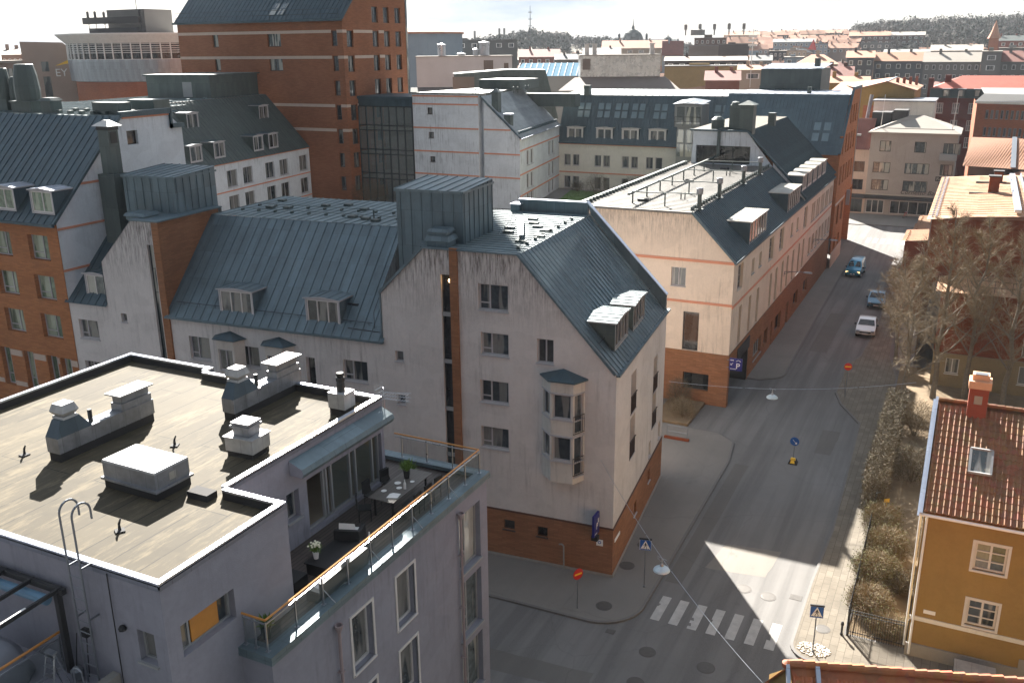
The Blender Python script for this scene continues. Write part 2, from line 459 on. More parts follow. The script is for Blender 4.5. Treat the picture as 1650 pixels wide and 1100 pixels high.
MT['zinc'] = metal('zinc_box', lin((140,142,147)), .42, .3, .25, 2.5)
MT['zincw'] = metal('pale_duct_cladding', lin((178,177,176)), .5, .2, .2, 2.)
MT['copp'] = metal('blue_patina', lin((104,120,126)), .5, .3, .2)
MT['alu'] = metal('aluminium', lin((170,174,180)), .3, .8, .05)
MT['dark'] = plain('dark_bitumen', lin((46,46,48)), .8)
MT['black'] = plain('black_paint', lin((24,24,26)), .5)
MT['steel'] = plain('grey_steel', lin((118,122,128)), .4, .5)
MT['wood'] = plain('oiled_handrail', lin((196,132,60)), .4, 0, .2, 3.)
MT['brown'] = plain('brown_timber', lin((84,52,40)), .7)
MT['whitep'] = plain('white_paint', lin((232,230,226)), .55)
MT['white2'] = plain('white_road_paint', lin((172,170,166)), .85, 0, .35, 2.5)
MT['blue'] = plain('sign_blue', lin((24,84,160)), .4, 0, .05)
MT['navy'] = plain('sign_navy', lin((24,26,110)), .4, 0, .05)
MT['red'] = plain('sign_red', lin((196,28,24)), .4, 0, .05)
MT['yellow'] = plain('sign_yellow', lin((244,196,40)), .4, 0, .05)
MT['orange'] = plain('orange_cloth', lin((216,110,70)), .7)
MT['green'] = plain('leaf_green', lin((96,124,48)), .7, 0, .4, 12.)
MT['greenw'] = plain('white_petals', lin((226,222,196)), .7)
MT['stone'] = plain('pale_stone', lin((180,172,160)), .8, 0, .2, 2., None, .2)
CL = 1.6; EXPO = 2.3; HAZE = 0.00011
FAR = [
(-36.6, 328.0, 0.111, 8.2, 14, 22.6, 24.5, 'gable', 'wgrey', 'tileo', 3, 3, 'dark grey block with orange roof and tall stair window beyond the ochre gable'),
(-25.5, 334.0, 0.076, 15.0, 14, 21.4, 24.0, 'gable', 'wgrey2', 'tileo', 3, 5, 'slate grey apartment house with orange tile roof and small balcony'),
(-9.8, 329.9, 0.03, 16.1, 14, 21.2, 23.9, 'gable', 'wgrey3', 'roofpale', 3, 8, 'grey apartment house with pale metal roof and row of square windows'),
(1.0, 322.0, -0.003, 5.3, 14, 24.1, 25.4, 'flat', 'wgrey3', 'roofpale', 5, 1, 'taller grey stair tower with white rimmed window panel'),
(7.4, 329.9, -0.022, 7.3, 14, 21.2, 24.2, 'gable', 'wgrey3', 'tiler', 3, 3, 'grey house with red tile roof cut by the right edge'),
(-45.1, 296.6, 0.151, 11.7, 18, 21.2, 23.9, 'hip', 'wcream', 'tileo', 1, 4, 'house with broad orange hipped roof behind the dark plant room'),
(-30.8, 233.0, 0.131, 6.9, 12, 19.7, 21.7, 'gable', 'brownd', 'tiler', 1, 3, 'brown gabled attic roof behind the dark plant room'),
(-27.5, 220.3, 0.124, 10.2, 9, 18.8, 19.9, 'gable', 'ochre', 'tileo', 1, 4, 'low house with sunlit salmon roof left of the ochre gable'),
(-107.5, 610.6, 0.174, 24.4, 16, 28.1, 29.9, 'gable', 'wblue', 'roofgrey', 2, 8, 'long pale blue apartment block on the slope'),
(-90.2, 603.3, 0.148, 7.8, 14, 26.9, 28.3, 'flat', 'wblue', 'roofgrey', 2, 3, 'small pale blue block beside the red awning'),
(-162.1, 885.3, 0.181, 22.2, 16, 36.5, 38.7, 'gable', 'brownd', 'tileo', 1, 6, 'row of orange roofed houses on the hill crest, left'),
(-130.5, 880.4, 0.147, 38.0, 16, 35.5, 38.2, 'gable', 'brownd', 'tileo', 2, 9, 'long orange roofed terrace on the hill crest, right'),
(-169.6, 740.8, 0.225, 26.1, 16, 33.7, 36.0, 'gable', 'wcream', 'tileo', 1, 6, 'salmon roofed houses on the slope behind the antenna tower'),
(-144.2, 705.4, 0.202, 15.0, 16, 30.2, 32.8, 'gable', 'wcream', 'tileo', 2, 4, 'small orange roofed house left of the pale blue block'),
(-141.3, 624.2, 0.223, 13.5, 14, 27.7, 31.5, 'gable', 'wcream', 'tileo', 2, 4, 'house with steep orange gable on the slope'),
(-126.3, 749.4, 0.167, 18.7, 14, 30.5, 33.2, 'gable', 'wcream', 'tileo', 1, 4, 'orange roofed house above the pale blue block'),
(-104.3, 732.6, 0.141, 14.5, 14, 29.3, 32.8, 'gable', 'wcream', 'tileo', 2, 4, 'orange roofed house above the small blue block'),
(-73.3, 696.1, 0.105, 25.9, 16, 31.7, 34.2, 'gable', 'brownd', 'tileo', 2, 7, 'orange roofed terrace below the wooded hill, left'),
(-50.1, 703.2, 0.071, 21.6, 16, 31.8, 33.9, 'gable', 'brownd', 'roofpale', 2, 6, 'pale roofed terrace below the wooded hill, right'),
(-54.9, 557.3, 0.098, 14.4, 14, 26.9, 27.9, 'flat', 'wgrey2', 'roofgrey', 2, 4, 'low grey block with two lit windows below the terrace'),
(-88.2, 461.6, 0.189, 7.8, 14, 23.8, 24.6, 'flat', 'dglass', 'roofpale', 3, 4, 'dark glazed low building with flat roof in the town'),
(-72.2, 413.7, 0.173, 7.9, 14, 21.6, 22.8, 'flat', 'wblue', 'roofpale', 1, 2, 'small blue grey shed with pale flat roof'),
(-89.4, 512.2, 0.173, 11.6, 12, 23.7, 25.2, 'flat', 'wcream', 'roofgrey', 2, 5, 'cluttered cream rooftops in the town'),
(-81.3, 391.7, 0.205, 8.4, 14, 20.8, 22.6, 'gable', 'wgrey3', 'roofgrey', 2, 3, 'pale grey rooftop left of the blue grey shed'),
(-55.0, 256.2, 0.212, 7.6, 10, 20.6, 21.6, 'gable', 'wcream', 'tileo', 1, 1, 'small cream penthouse with salmon roof and balcony next to the plant room'),
(-96.5, 408.8, 0.232, 12.5, 16, 27.0, 27.3, 'flat', 'darkbr', 'roofgrey', 0, 0, 'big dark brown billboard-like wall between grey columns'),
(-113.4, 425.1, 0.261, 13.5, 16, 26.6, 27.1, 'flat', 'wtaupe', 'roofgrey', 0, 0, 'plain taupe block below the antenna tower'),
(-118.6, 454.8, 0.255, 14.9, 18, 29.9, 31.6, 'flat', 'brownd', 'roofgrey', 2, 6, 'brown office block carrying rooftop aerials'),
(-84.5, 319.0, 0.259, 26.8, 14, 22.0, 23.1, 'gable', 'darkbr', 'roofpink', 1, 7, 'long low building with pale pink metal roof and little dormers'),
(-81.4, 307.4, 0.259, 25.9, 8, 20.4, 21.2, 'flat', 'ochre', 'roofgrey', 0, 0, 'ochre strip of wall below the long pink roof'),
(-56.1, 228.2, 0.241, 7.9, 14, 18.9, 20.8, 'gable', 'tiler', 'tiler', 0, 0, 'dark red tiled roof with party wall in the middle distance'),
(-121.0, 402.2, 0.292, 8.4, 14, 22.7, 28.6, 'gable', 'wblue', 'tiler', 2, 2, 'pale blue gable end with brown roof in the town'),
(-148.9, 435.2, 0.33, 31.2, 20, 25.8, 29.2, 'gable', 'wcream', 'tilef', 1, 6, 'broad terracotta roofs below the domed church'),
(-142.3, 373.8, 0.364, 15.2, 18, 23.7, 26.1, 'gable', 'wtaupe', 'roofgrey', 1, 4, 'grey brown roofs behind the white plant room'),
(-166.0, 363.9, 0.428, 16.9, 18, 22.9, 25.8, 'gable', 'tiler', 'tiler', 1, 5, 'dark red brick roofs left of the white plant room'),
(-138.7, 332.2, 0.395, 11.5, 12, 22.3, 24.1, 'gable', 'wtaupe', 'roofgrey', 0, 0, 'low grey metal roof beside the glass roof'),
(-160.3, 288.5, 0.507, 37.5, 22, 29.1, 29.5, 'flat', 'wgrey4', 'roofgrey', 1, 9, 'big grey concrete building behind the white plant room'),
(-208.7, 155.1, 0.932, 4.5, 18, 26.4, 27.6, 'gable', 'wpink', 'roofpale', 2, 4, 'low pinkish office with pale roof at the far left'),
(-194.5, 165.0, 0.867, 7.4, 16, 26.0, 27.6, 'gable', 'darkbr', 'roofpale', 2, 7, 'dark banded office with sunlit pale roof'),
(-12.0, 439.8, 0.027, 19.3, 16, 23.7, 25.9, 'gable', 'wgrey3', 'roofpale', 1, 6, 'pale grey rooftops below the wooded hill'),
(-31.3, 448.9, 0.07, 18.5, 16, 23.2, 24.2, 'gable', 'wgrey2', 'roofgrey', 0, 0, 'low grey rooftops behind the orange roof'),
(7.6, 519.9, -0.015, 14.5, 14, 27.4, 29.7, 'gable', 'tiler', 'roofteal', 1, 4, 'brick villa with dark green roof and dormers on the right'),
(9.0, 429.9, -0.021, 10.8, 14, 24.5, 25.7, 'flat', 'wgrey3', 'roofpale', 1, 4, 'pale flat roof on the right below the villa'),
]
# ---------------------------------------------------------------- ground
def m_asphalt(name, c, k=1.):
    t = NT(name); o = t.map('Object')
    big = t.noise(o, .12, 5, .6); mid = t.noise(o, .9, 5, .7); fine = t.noise(o, 40., 2)
    col = t.mix(t.ramp(big, [(.35, 0), (.65, 1)]), sc(c, .82), sc(c, 1.12))
    lanes = t.noise(t.map('Object', (.55, .02, 1)), 2.2, 3)
    col = t.mix(t.math('MULTIPLY', t.ramp(lanes, [(.42, 0), (.62, 1)]), .75*k), col, sc(c, .58))
    spots = t.ramp(mid, [(.62, 0), (.7, 1)])
    col = t.mix(t.math('MULTIPLY', spots, .5), col, sc(c, .6))
    w = t.new('TexVoronoi', feature='DISTANCE_TO_EDGE'); w.inputs['Scale'].default_value = .16
    dis = t.new('VectorMath', operation='ADD'); nz = t.new('TexNoise'); nz.inputs['Scale'].default_value = .5; nz.inputs['Detail'].default_value = 6
    t.l.new(o, nz.inputs['Vector']); t.l.new(o, dis.inputs[0]); t.l.new(nz.outputs['Color'], dis.inputs[1]); t.l.new(dis.outputs[0], w.inputs['Vector'])
    crack = t.ramp(w.outputs['Distance'], [(0., 1), (.006, 0)])
    col = t.mix(t.math('MULTIPLY', crack, .3), col, sc(c, .4))
    col = t.mix(t.ramp(fine, [(.4, 0), (.7, .5)]), col, sc(c, 1.35))
    t.set('Base Color', col); t.set('Roughness', .85); t.set('Specular IOR Level', .3); t.bump(fine, .3, .01)
    return t.mat
def m_slabs(name, c, w=.7, h=.35, rot=0., mort=.5):
    t = NT(name); v = t.map('Object', rot=(0,0,rot))
    b = t.new('TexBrick'); t.l.new(v, b.inputs['Vector'])
    b.inputs['Scale'].default_value = 1.; b.inputs['Brick Width'].default_value = w; b.inputs['Row Height'].default_value = h
    b.inputs['Mortar Size'].default_value = .012; b.inputs['Color1'].default_value = sc(c, .86); b.inputs['Color2'].default_value = sc(c, 1.1)
    b.inputs['Mortar'].default_value = sc(c, mort)
    o = t.map('Object'); n = t.noise(o, .7, 5, .7)
    col = t.mix(t.ramp(n, [(.42, 0), (.75, .8)]), b.outputs[0], sc(c, .62))
    t.set('Base Color', col); t.set('Roughness', .88); t.set('Specular IOR Level', .25); t.bump(t.noise(o, 30., 2), .2, .01)
    return t.mat
MT['asph'] = m_asphalt('street_asphalt', lin((114,112,110)))
MT['asph2'] = m_asphalt('pavement_asphalt', lin((122,118,113)), .2)
MT['slab'] = m_slabs('concrete_slabs', lin((122,114,102)), .7, .36, R(90))
MT['kerb'] = plain('kerb_granite', lin((104,101,98)), .8, 0, .2, 3.)
MT['city'] = plain('far_city_ground', lin((86,86,84)), .95, 0, .3, .01)
MT['bed'] = plain('leaf_litter', lin((122,104,80)), .95, 0, .35, 1.6, None, .6)
MT['lawn'] = plain('lawn', lin((84,112,48)), .95, 0, .3, 2., None, .5)
MT['concrete'] = plaster('concrete', lin((150,146,140)), .25)

m = M(); m.face([(-7000,-900,0),(7000,-900,0),(7000,9000,0),(-7000,9000,0)]); struct('ground', m, MT['city'])
m = M(); m.face([(-90,20,.02),(30,20,.02),(30,180,.02),(-90,180,.02)]); struct('road', m, MT['asph'])
def curb(name, poly, mats, z=.13, off=.14):
    """raised walk with granite kerb along its whole edge"""
    m = M(); n = len(poly)
    m.face([(x,y,z) for x, y in poly], 0)
    for i in range(n):
        a = Vector((*poly[i],0)); b = Vector((*poly[(i+1) % n],0)); d = (b-a)
        if d.length < .01: continue
        d.normalize(); o = Vector((d.y,-d.x,0))*off
        m.face([a+o+Vector((0,0,0)), b+o+Vector((0,0,0)), b+o+Vector((0,0,z-.01)), a+o+Vector((0,0,z-.01))], 1)
        m.face([a+o+Vector((0,0,z-.01)), b+o+Vector((0,0,z-.01)), b+Vector((0,0,z+.004)), a+Vector((0,0,z+.004))], 1)
        if i % n < n: # fill wedge between neighbouring kerb pieces
            c = Vector((*poly[(i+2) % n],0)); e = (c-b)
            if e.length > .01:
                e.normalize(); o2 = Vector((e.y,-e.x,0))*off
                m.face([b+Vector((0,0,z+.004)), b+o+Vector((0,0,z-.01)), b+o2+Vector((0,0,z-.01))], 1)
                m.face([b+o, b+o2, b+o2+Vector((0,0,z-.01)), b+o+Vector((0,0,z-.01))], 1)
    return struct(name, m, mats)
def arc(cx, cy, r, a0, a1, n=8): return [(cx+r*math.cos(R(a0+(a1-a0)*i/n)), cy+r*math.sin(R(a0+(a1-a0)*i/n))) for i in range(n+1)]
curb('pavement', [(-80,32.3),(-45,35.0)]+[(-19.3,36.85)]+arc(-14.4,39.15,2.2,-95,-5,8)+[(-12.3,48),(-12.45,58),(-12.9,61.2),(-14.2,62.4),(-19.5,62.6),(-19.5,54.5),(-15.9,53.6),(-14.5,41),(-50,38.3),(-80,36)], [MT['asph2'], MT['kerb']])
curb('pavement', [(-15,75.2)]+[(-14.0,75.25)]+arc(-14.2,77.4,1.9,-70,0,5)+[(-12.5,90),(-12.9,118),(-13.2,136.2),(-14.0,137.4),(-15,137.6)], [MT['asph2'], MT['kerb']])
curb('pavement', [(-15,137.6+15),(-14,153.2),(22,153.2),(22,164),(-60,164),(-60,153.4)], [MT['asph2'], MT['kerb']])
rk = [(8,38.2),(-1.6,38.5)]+[(-3.3,38.5)]+arc(-3.75,39.4,1.05,-110,-180,5)
curb('pavement', rk[::-1]+[(8,38.2)][0:0]+[(8,38.2),(8,40.8),(-.2,41.0),(-2.75,41.0),(-2.8,54.5),(-3.3,67),(-3.6,80),(-4.6,86),(-5.2,100),(-5.6,128),(-6.6,128),(-6.6,92),(-6.9,85),(-7.7,82),(-7.6,74.6),(-6.9,72.2),(-5.1,68.6),(-4.85,60),(-4.6,51),(-4.8,45)], [MT['slab'], MT['kerb']])
# cobbled island at the crossing corner
m = M()
for i in range(210):
    a = random.uniform(0, 6.28); r = .72*math.sqrt(random.random()); x = -3.85+r*math.cos(a)*1.05; y = 39.15+r*math.sin(a)*.72; s = random.uniform(.03,.055)
    m.frust(x-s, x+s, y-s, y+s, .12, .165+random.uniform(0,.01), s*.3, s*.3)
solo('cobble_patch', m, MT['stone'], 'oval patch of small cobbles round the foot of the crossing sign in the sun', 'paving')
# zebra crossings, worn; painted marks
def zebra(name, x0, n, pitch, w, y0, y1, label):
    m = M(); rn = random.Random(3)
    for i in range(n):
        x = x0+i*pitch; k = 9
        for j in range(k):
            ya = y0+(y1-y0)*j/k; yb = y0+(y1-y0)*(j+1)/k
            if rn.random() < .12: m.face([(x+w*rn.uniform(.1,.4),ya,.024),(x+w,ya,.024),(x+w,yb,.024),(x+w*rn.uniform(.1,.3),yb,.024)])
            else: m.face([(x,ya,.024),(x+w,ya,.024),(x+w,yb,.024),(x,yb,.024)])
    T = Thing(name, label, 'road marking', (0,0,0)); T.part('stripe', m, MT['white2']); return T
zebra('zebra_crossing', -11.55, 7, .925, .46, 38.42, 40.64, 'wide worn white zebra stripes at the near junction, half in sunlight')
zebra('zebra_crossing', -12.4, 7, .95, .5, 138.9, 142.3, 'small white zebra stripes at the far end of the street in full sun')
m = M(); m.face([(-8.55,81,.024),(-8.3,81,.024),(-8.3,83.5,.024),(-8.55,83.5,.024)]); m.face([(-8.9,81.2,.0245),(-8.43,79.6,.0245),(-7.95,81.2,.0245)])
def patch(name, pts, label, dark):
    m = M(); n = len(pts); rn = random.Random(len(label)); P = []
    for i in range(n):
        a, b = pts[i], pts[(i+1)%n]
        for k in range(6): t = k/6; P.append((a[0]+(b[0]-a[0])*t+rn.uniform(-.03,.03), a[1]+(b[1]-a[1])*t+rn.uniform(-.03,.03), .0225))
    m.face(P); solo(name, m, MT[dark], label, 'road patch')
MT['asphd'] = m_asphalt('patch_asphalt_dark', lin((102,99,95)), .3); MT['asphl'] = m_asphalt('patch_asphalt_light', lin((124,119,112)), .3)
patch('asphalt_patch', [(-11.9,42),(-11.0,42),(-11.0,58),(-11.9,58)], 'long dark trench repair strip along the left kerb of the street', 'asphd')
patch('asphalt_patch', [(-7.4,62),(-6.3,62),(-6.2,66.5),(-7.5,66.4)], 'dark square repair patch in the street near the bend of the right kerb', 'asphd')
patch('asphalt_patch', [(-10.3,44.2),(-7.2,44.6),(-6.9,47.6),(-9.9,47.2)], 'paler worn repair patch at the tip of the sunlit road wedge', 'asphl')
patch('asphalt_patch', [(-18,31.5),(-12.5,31.9),(-12.5,33.3),(-18,32.9)], 'dark repair strip across the shaded road at the bottom', 'asphd')
patch('asphalt_patch', [(-11.5,85),(-9.9,85),(-9.9,99),(-11.5,99)], 'long dark repair strip in the far part of the street', 'asphd')
# manholes
def manhole(x, y, z, r, label, sq=False, mat='dark'):
    m = M()
    if sq:
        m.box(x-r, x+r, y-r*.8, y+r*.8, z, z+.008)
        for i in range(5): m.box(x-r*.8, x+r*.8, y-r*.65+i*r*.3, y-r*.65+i*r*.3+.03, z+.008, z+.014, 1)
    else:
        m.lathe((x,y,z), [(r,0),(r,.008),(r*.86,.008),(r*.85,.004),(r*.8,.01),(0,.012)], 24)
    solo('manhole_cover', m, [MT[mat], MT['kerb']], label, 'manhole cover', 'iron covers let into the street')
MT['iron'] = plain('cast_iron', lin((84,80,76)), .6, .3, .25, 6.)
for a in [(-14.15,42.43,.131,.42,'round dark manhole on the pavement close to the rust brick corner'),(-13.93,38.33,.131,.42,'round dark manhole on the rounded pavement corner left of the zebra crossing'),
          (-12.93,36.6,.024,.22,'small dark gully grate in the gutter below the rounded pavement corner',True),(-10.82,35.83,.024,.4,'round cover in the shaded road nearest the gutter grate'),
          (-8.06,35.86,.024,.42,'round pale-rimmed cover in the shaded road below the zebra crossing'),(-14.02,44.9,.131,.38,'round cover behind the foot of the blue crossing sign by the brick base'),
          (-7.96,43.04,.024,.4,'round cover in the road above the zebra at the edge of the shadow'),(-5.38,43.37,.024,.3,'square gully grate in sunlight by the right kerb',True),
          (-6.67,42.85,.024,.4,'round cover in the sunlit road left of the square grate'),(-3.72,41.0,.131,.36,'round cover on the sunlit slabs behind the crossing sign'),(-10.61,33.5,.024,.4,'round cover at the very bottom of the shaded road')]:
    manhole(*a, **({} ), mat='iron') if len(a) < 6 else manhole(*a, mat='iron')
# courtyard on its podium
m = M(); m.box(-140, -27.6, 62, 141, 0, 4.8, 0); struct('courtyard', m, MT['asph2'])
m = M(); m.face([(-58.0,139.4,4.804),(-53.6,119.0,4.804),(-34,112,4.804),(-29,128,4.804),(-40,139.6,4.804)]); 
lawn = struct('lawn', m, MT['lawn'])
m = M(); rn = random.Random(5)
for i in range(9000):
    x = rn.uniform(-57,-30); y = rn.uniform(113,139.2)
    if (x+58)*20.4-(139.4-y)*4.4 < 8: continue
    a = rn.uniform(0,6.3); h = rn.uniform(.05,.16); dx = math.cos(a)*.05; dy = math.sin(a)*.05
    m.face([(x-dx,y-dy,4.8),(x+dx,y+dy,4.8),(x+dy*.5,y,4.8+h)])
g_ = struct('grass', m, MT['lawn'], 'stuff', 'short green grass of the courtyard lawn')
g_['category'] = 'grass'
# garden bed by the yellow house and planting bed in the alley
m = M(); m.face([(-2.7,41.05,.06),(-.05,41.0,.06),(-.05,47,.06),(20,47,.06),(20,84,.06),(-3.5,84,.06),(-3.2,67,.06),(-2.75,54.5,.06)]); struct('garden_soil', m, MT['bed'])
m = M(); m.box(-19.4,-16.6,62.8,67.7,0,.25); struct('planting_bed', m, MT['bed'])

# ---------------------------------------------------------------- A: lilac apartment block with roof terrace (nearest)
def m_bitumen():
    t = NT('bitumen_roof'); o = t.map('Object'); v = o
    c = lin((76,68,52))
    b = t.new('TexBrick'); t.l.new(t.map('Object', rot=(0,0,R(90))), b.inputs['Vector'])
    b.inputs['Scale'].default_value = 1.; b.inputs['Brick Width'].default_value = 6.5; b.inputs['Row Height'].default_value = 1.02
    b.inputs['Mortar Size'].default_value = .018; b.inputs['Color1'].default_value = sc(c, .82); b.inputs['Color2'].default_value = sc(c, 1.15); b.inputs['Mortar'].default_value = sc(c, .2)
    big = t.noise(o, .28, 6, .65); col = t.mix(t.ramp(big, [(.35, 0), (.7, 1)]), t.mix(1., b.outputs[0], (.8,.8,.82,1), 'MULTIPLY'), b.outputs[0])
    st = t.noise(t.map('Object', (2.2, .35, 1)), 1.3, 8, .8)
    col = t.mix(t.math('MULTIPLY', t.ramp(st, [(.5, 0), (.64, 1)]), .7), col, sc(c, 2.3))
    pud = t.noise(o, .5, 3); col = t.mix(t.ramp(pud, [(.6, 0), (.65, .5)]), col, sc(c, .55))
    t.set('Base Color', col); t.set('Roughness', .8); t.set('Specular IOR Level', .3)
    t.bump(t.math('ADD', t.noise(o, 1.2, 3), t.math('MULTIPLY', t.noise(o, 50., 2), .15)), .35, .03)
    return t.mat
MT['bit'] = m_bitumen()
MT['coping'] = metal('coping_sheet', lin((196,202,214)), .32, .7, .05)
MT['copingd'] = metal('coping_fascia', lin((118,122,134)), .5, .3, .1)
MT['bitd'] = plain('bitumen_upstand', lin((44,42,42)), .85, 0, .3, 2.)
A = B('apartment_block', 'nearest lilac grey apartment block with flat tan roof and glass railed roof terrace', 'building', (-22,20,0))
ZR = 15.3; RP = [(-36,13.1),(-15.6,13.1),(-15.6,17.6),(-17.7,17.6),(-17.7,25.4),(-22,25.4),(-22,24.85),(-25.4,24.85),(-25.4,25.3),(-29.8,25.3),(-29.8,16),(-36,16)]
RP = [(-29.8,13.1)]+RP[1:10]
m = A.M()
Ls = [(16.0,12.0,15.0)]
# south wall (Y=13.1) of the top floor with the small window
A.fac(m, (-36,13.1), (-15.6,13.1), rect(20.4,0,15.16), [(19.44,20.0,12.98,13.85)], .16, ST(1,1,.06,'gframe'))
A.fac(m, (-15.6,13.1), (-15.6,17.6), rect(4.5,12.06,15.16), [(.45,2.27,13.05,13.92,ST(2,1,.06,'gframe',split=[.22],sill=False))], .2, ST(1))
wall(m, (-15.6,13.1), (-15.6,15.4), rect(2.3,0,12.06))
wall(m, (-15.6,17.6), (-17.7,17.6), rect(2.1,12.0,15.16))
tw = [(2.42,3.02,12.95,13.92,ST(1,1,.06,'gframe'))]; dw = [(3.42,7.62,12.14,14.0)]
wall(m, (-17.7,17.6), (-17.7,25.4), rect(7.8,12.0,15.16), [tw[0], dw[0]], .22); put(A, (-17.7,17.6), (-17.7,25.4), tw, .2)
wall(m, (-17.7,25.4), (-30,25.4), rect(12.3,12.0,14.8)); wall(m, (-29.8,25.3), (-29.8,13.1), rect(12.2,0,15.16))
# lower street facade (X=-14.6) with windows and the glazed corner bays
wl = []
for k in range(5):
    dz = -2.72*k
    if 9.3+dz > 0: wl += [(5.76,6.8,9.34+dz,11.22+dz), (3.38,4.42,9.3+dz,11.2+dz)]
    if 9+dz > 0: wl.append((9.78,11.35,9.0+dz,11.32+dz, ST(2,1,.07,'gframe','glassb',vent=True,split=[.46])))
A.fac(m, (-14.6,15.4), (-14.6,27.3), rect(11.9,0,12.06), wl, .2, ST(1,1,.08,'wframe','glass',case=.09))
wall(m, (-15.6,15.4), (-14.6,15.4), rect(1.0,0,12.06)); wall(m, (-14.6,27.3), (-36,27.3), rect(21.4,0,12.06))
m.ext([(-36,12.5),(-17.7,12.5),(-17.7,12.5)], 12.0, 12.01, 'z') if False else None
A.part('wall', m, MT['lilac'])
# terrace floor
m = A.M(); m.face([(-30,25.3,12.0),(-17.7,25.3,12.0),(-17.7,17.5,12.0),(-15.6,17.5,12.0),(-15.6,15.4,12.0),(-14.62,15.4,12.0),(-14.62,27.28,12.0),(-30,27.28,12.0)][::-1])
t = NT('terrace_decking'); v = t.map('Object', rot=(0,0,R(90))); b_ = t.new('TexBrick'); t.l.new(v, b_.inputs['Vector']); b_.inputs['Scale'].default_value = 1; b_.inputs['Brick Width'].default_value = 2.2; b_.inputs['Row Height'].default_value = .14
b_.inputs['Mortar Size'].default_value = .01; b_.inputs['Color1'].default_value = lin((70,62,58)); b_.inputs['Color2'].default_value = lin((88,78,72)); b_.inputs['Mortar'].default_value = lin((22,20,20))
t.set('Base Color', b_.outputs[0]); t.set('Roughness', .6); MT['deck'] = t.mat
A.part('terrace_floor', m, MT['deck'])
# parapet ledge in patina sheet round the terrace
m = A.M(); lp = [(-15.72,15.32),(-14.52,15.32),(-14.52,27.38),(-30,27.38)]
m.box(-15.6,-14.5,15.3,15.75,12.06,12.2); m.box(-14.95,-14.5,15.75,27.4,12.06,12.2); m.box(-30,-14.95,26.95,27.4,12.06,12.2)
m.box(-14.55,-14.49,15.29,27.41,11.96,12.064); m.box(-15.6,-14.55,15.29,15.34,11.96,12.064)
A.part('parapet', m, MT['copp'])
# roof sheet, upstand, coping
m = A.M(); m.face([(x,y,15.0) for x, y in RP]); A.part('roof', m, MT['bit'])
m = A.M(); n = len(RP)
for i in range(n):
    a = Vector((*RP[i],0)); b = Vector((*RP[(i+1)%n],0)); d = (b-a).normalized(); o = Vector((d.y,-d.x,0)); inn = -o
    q = a+inn*.3; r = b+inn*.3
    zz = 15.28+.004*(i%2); m.bar((a.x+inn.x*.09,a.y+inn.y*.09,zz), (b.x+inn.x*.09,b.y+inn.y*.09,zz), .17, .07, 0)
    m.face([a+o*.03+Vector((0,0,15.13)), b+o*.03+Vector((0,0,15.13)), b+o*.03+Vector((0,0,15.25)), a+o*.03+Vector((0,0,15.25))], 1)
    m.face([a+inn*.17+Vector((0,0,15.0)), b+inn*.17+Vector((0,0,15.0)), b+inn*.17+Vector((0,0,15.25)), a+inn*.17+Vector((0,0,15.25))][::-1], 2)
A.part('coping', m, [MT['coping'], MT['copingd'], MT['bitd']])
m = A.M(); m.box(-18.7,-17.96,17.1,17.5,15.003,15.2,0); A.part('roof_upstand', m, MT['bitd'])
# west part of the block: south lower terrace slab
m = A.M(); m.box(-36,-17.5,6,13.08,0,12.0); A.part('lower_wing', m, MT['lilac'])
m = A.M(); m.box(-17.6,-17.36,6,13.08,12.02,12.35); A.part('low_parapet', m, MT['concrete'])
# sliding glass doors
m = A.M()
X = -17.7-.18
for y in (21.02,21.98,22.14,22.42,23.45,23.78,24.78,25.14): m.box(X-.05, X+.05, y, y+.07, 12.14, 14.0)
m.box(X-.05, X+.05, 21.02, 25.22, 13.93, 14.0); m.box(X-.05, X+.05, 21.02, 25.22, 12.14, 12.22)
gd = A.part('sliding_door', m, MT['gframe'])
m = A.M(); 
for a, b in ((22.49,23.45),(23.52,23.78),(23.85,24.78),(24.85,25.14)): m.face([(X,a,12.22),(X,b,12.22),(X,b,13.93),(X,a,13.93)])
t = NT('clear_glass'); t.set('Base Color', (.12,.16,.15,1)); t.set('Roughness', .02); t.set('Alpha', .3); t.set('Specular IOR Level', .9); MT['clear'] = t.mat
p_ = link(bpy.data.objects.new('pane', m.mesh('pane', MT['clear'])), gd)
# room behind the doors: floor, back wall, a few furnishings seen as built-ins
m = A.M(); m.face([(-21.5,20.6,12.12),(-17.9,20.6,12.12),(-17.9,25.3,12.12),(-21.5,25.3,12.12)]); m.face([(-21.5,20.6,12.1),(-21.5,25.3,12.1),(-21.5,25.3,14.9),(-21.5,20.6,14.9)][::-1])
m.face([(-21.5,20.6,12.1),(-17.9,20.6,12.1),(-17.9,20.6,14.9),(-21.5,20.6,14.9)]); m.face([(-21.5,25.25,12.1),(-17.9,25.25,12.1),(-17.9,25.25,14.9),(-21.5,25.25,14.9)][::-1]); m.face([(-21.5,20.6,14.3),(-17.9,20.6,14.3),(-17.9,25.3,14.3),(-21.5,25.3,14.3)])
A.part('interior', m, plain('room_inside', lin((150,136,118)), .8))
# awning cassette
m = A.M(); m.ext([(-17.68,14.98),(-17.2,14.78),(-17.14,14.62),(-17.2,14.5),(-17.68,14.5)], 20.25, 25.3, 'y', 0, 1)
A.part('awning_box', m, [MT['copp'], MT['lilac']])
# rainwater pipes on the street side
for y, z in ((18.05,11.45),(25.12,11.55)):
    m = A.M(); m.lathe((-14.48,y,z-.22), [(.05,0),(.13,.2),(.13,.26),(.1,.26),(.04,.05)], 10); m.tube((-14.48,y,z-.2),(-14.48,y,.3),.05,n=8)
    for k in range(5): m.box(-14.6,-14.42,y-.07,y+.07,1.5+k*2.1,1.54+k*2.1)
    A.part('downpipe', m, plain('lilac_pipe', lin((150,134,134)), .5) if 'lp' not in MT else MT['lp'])
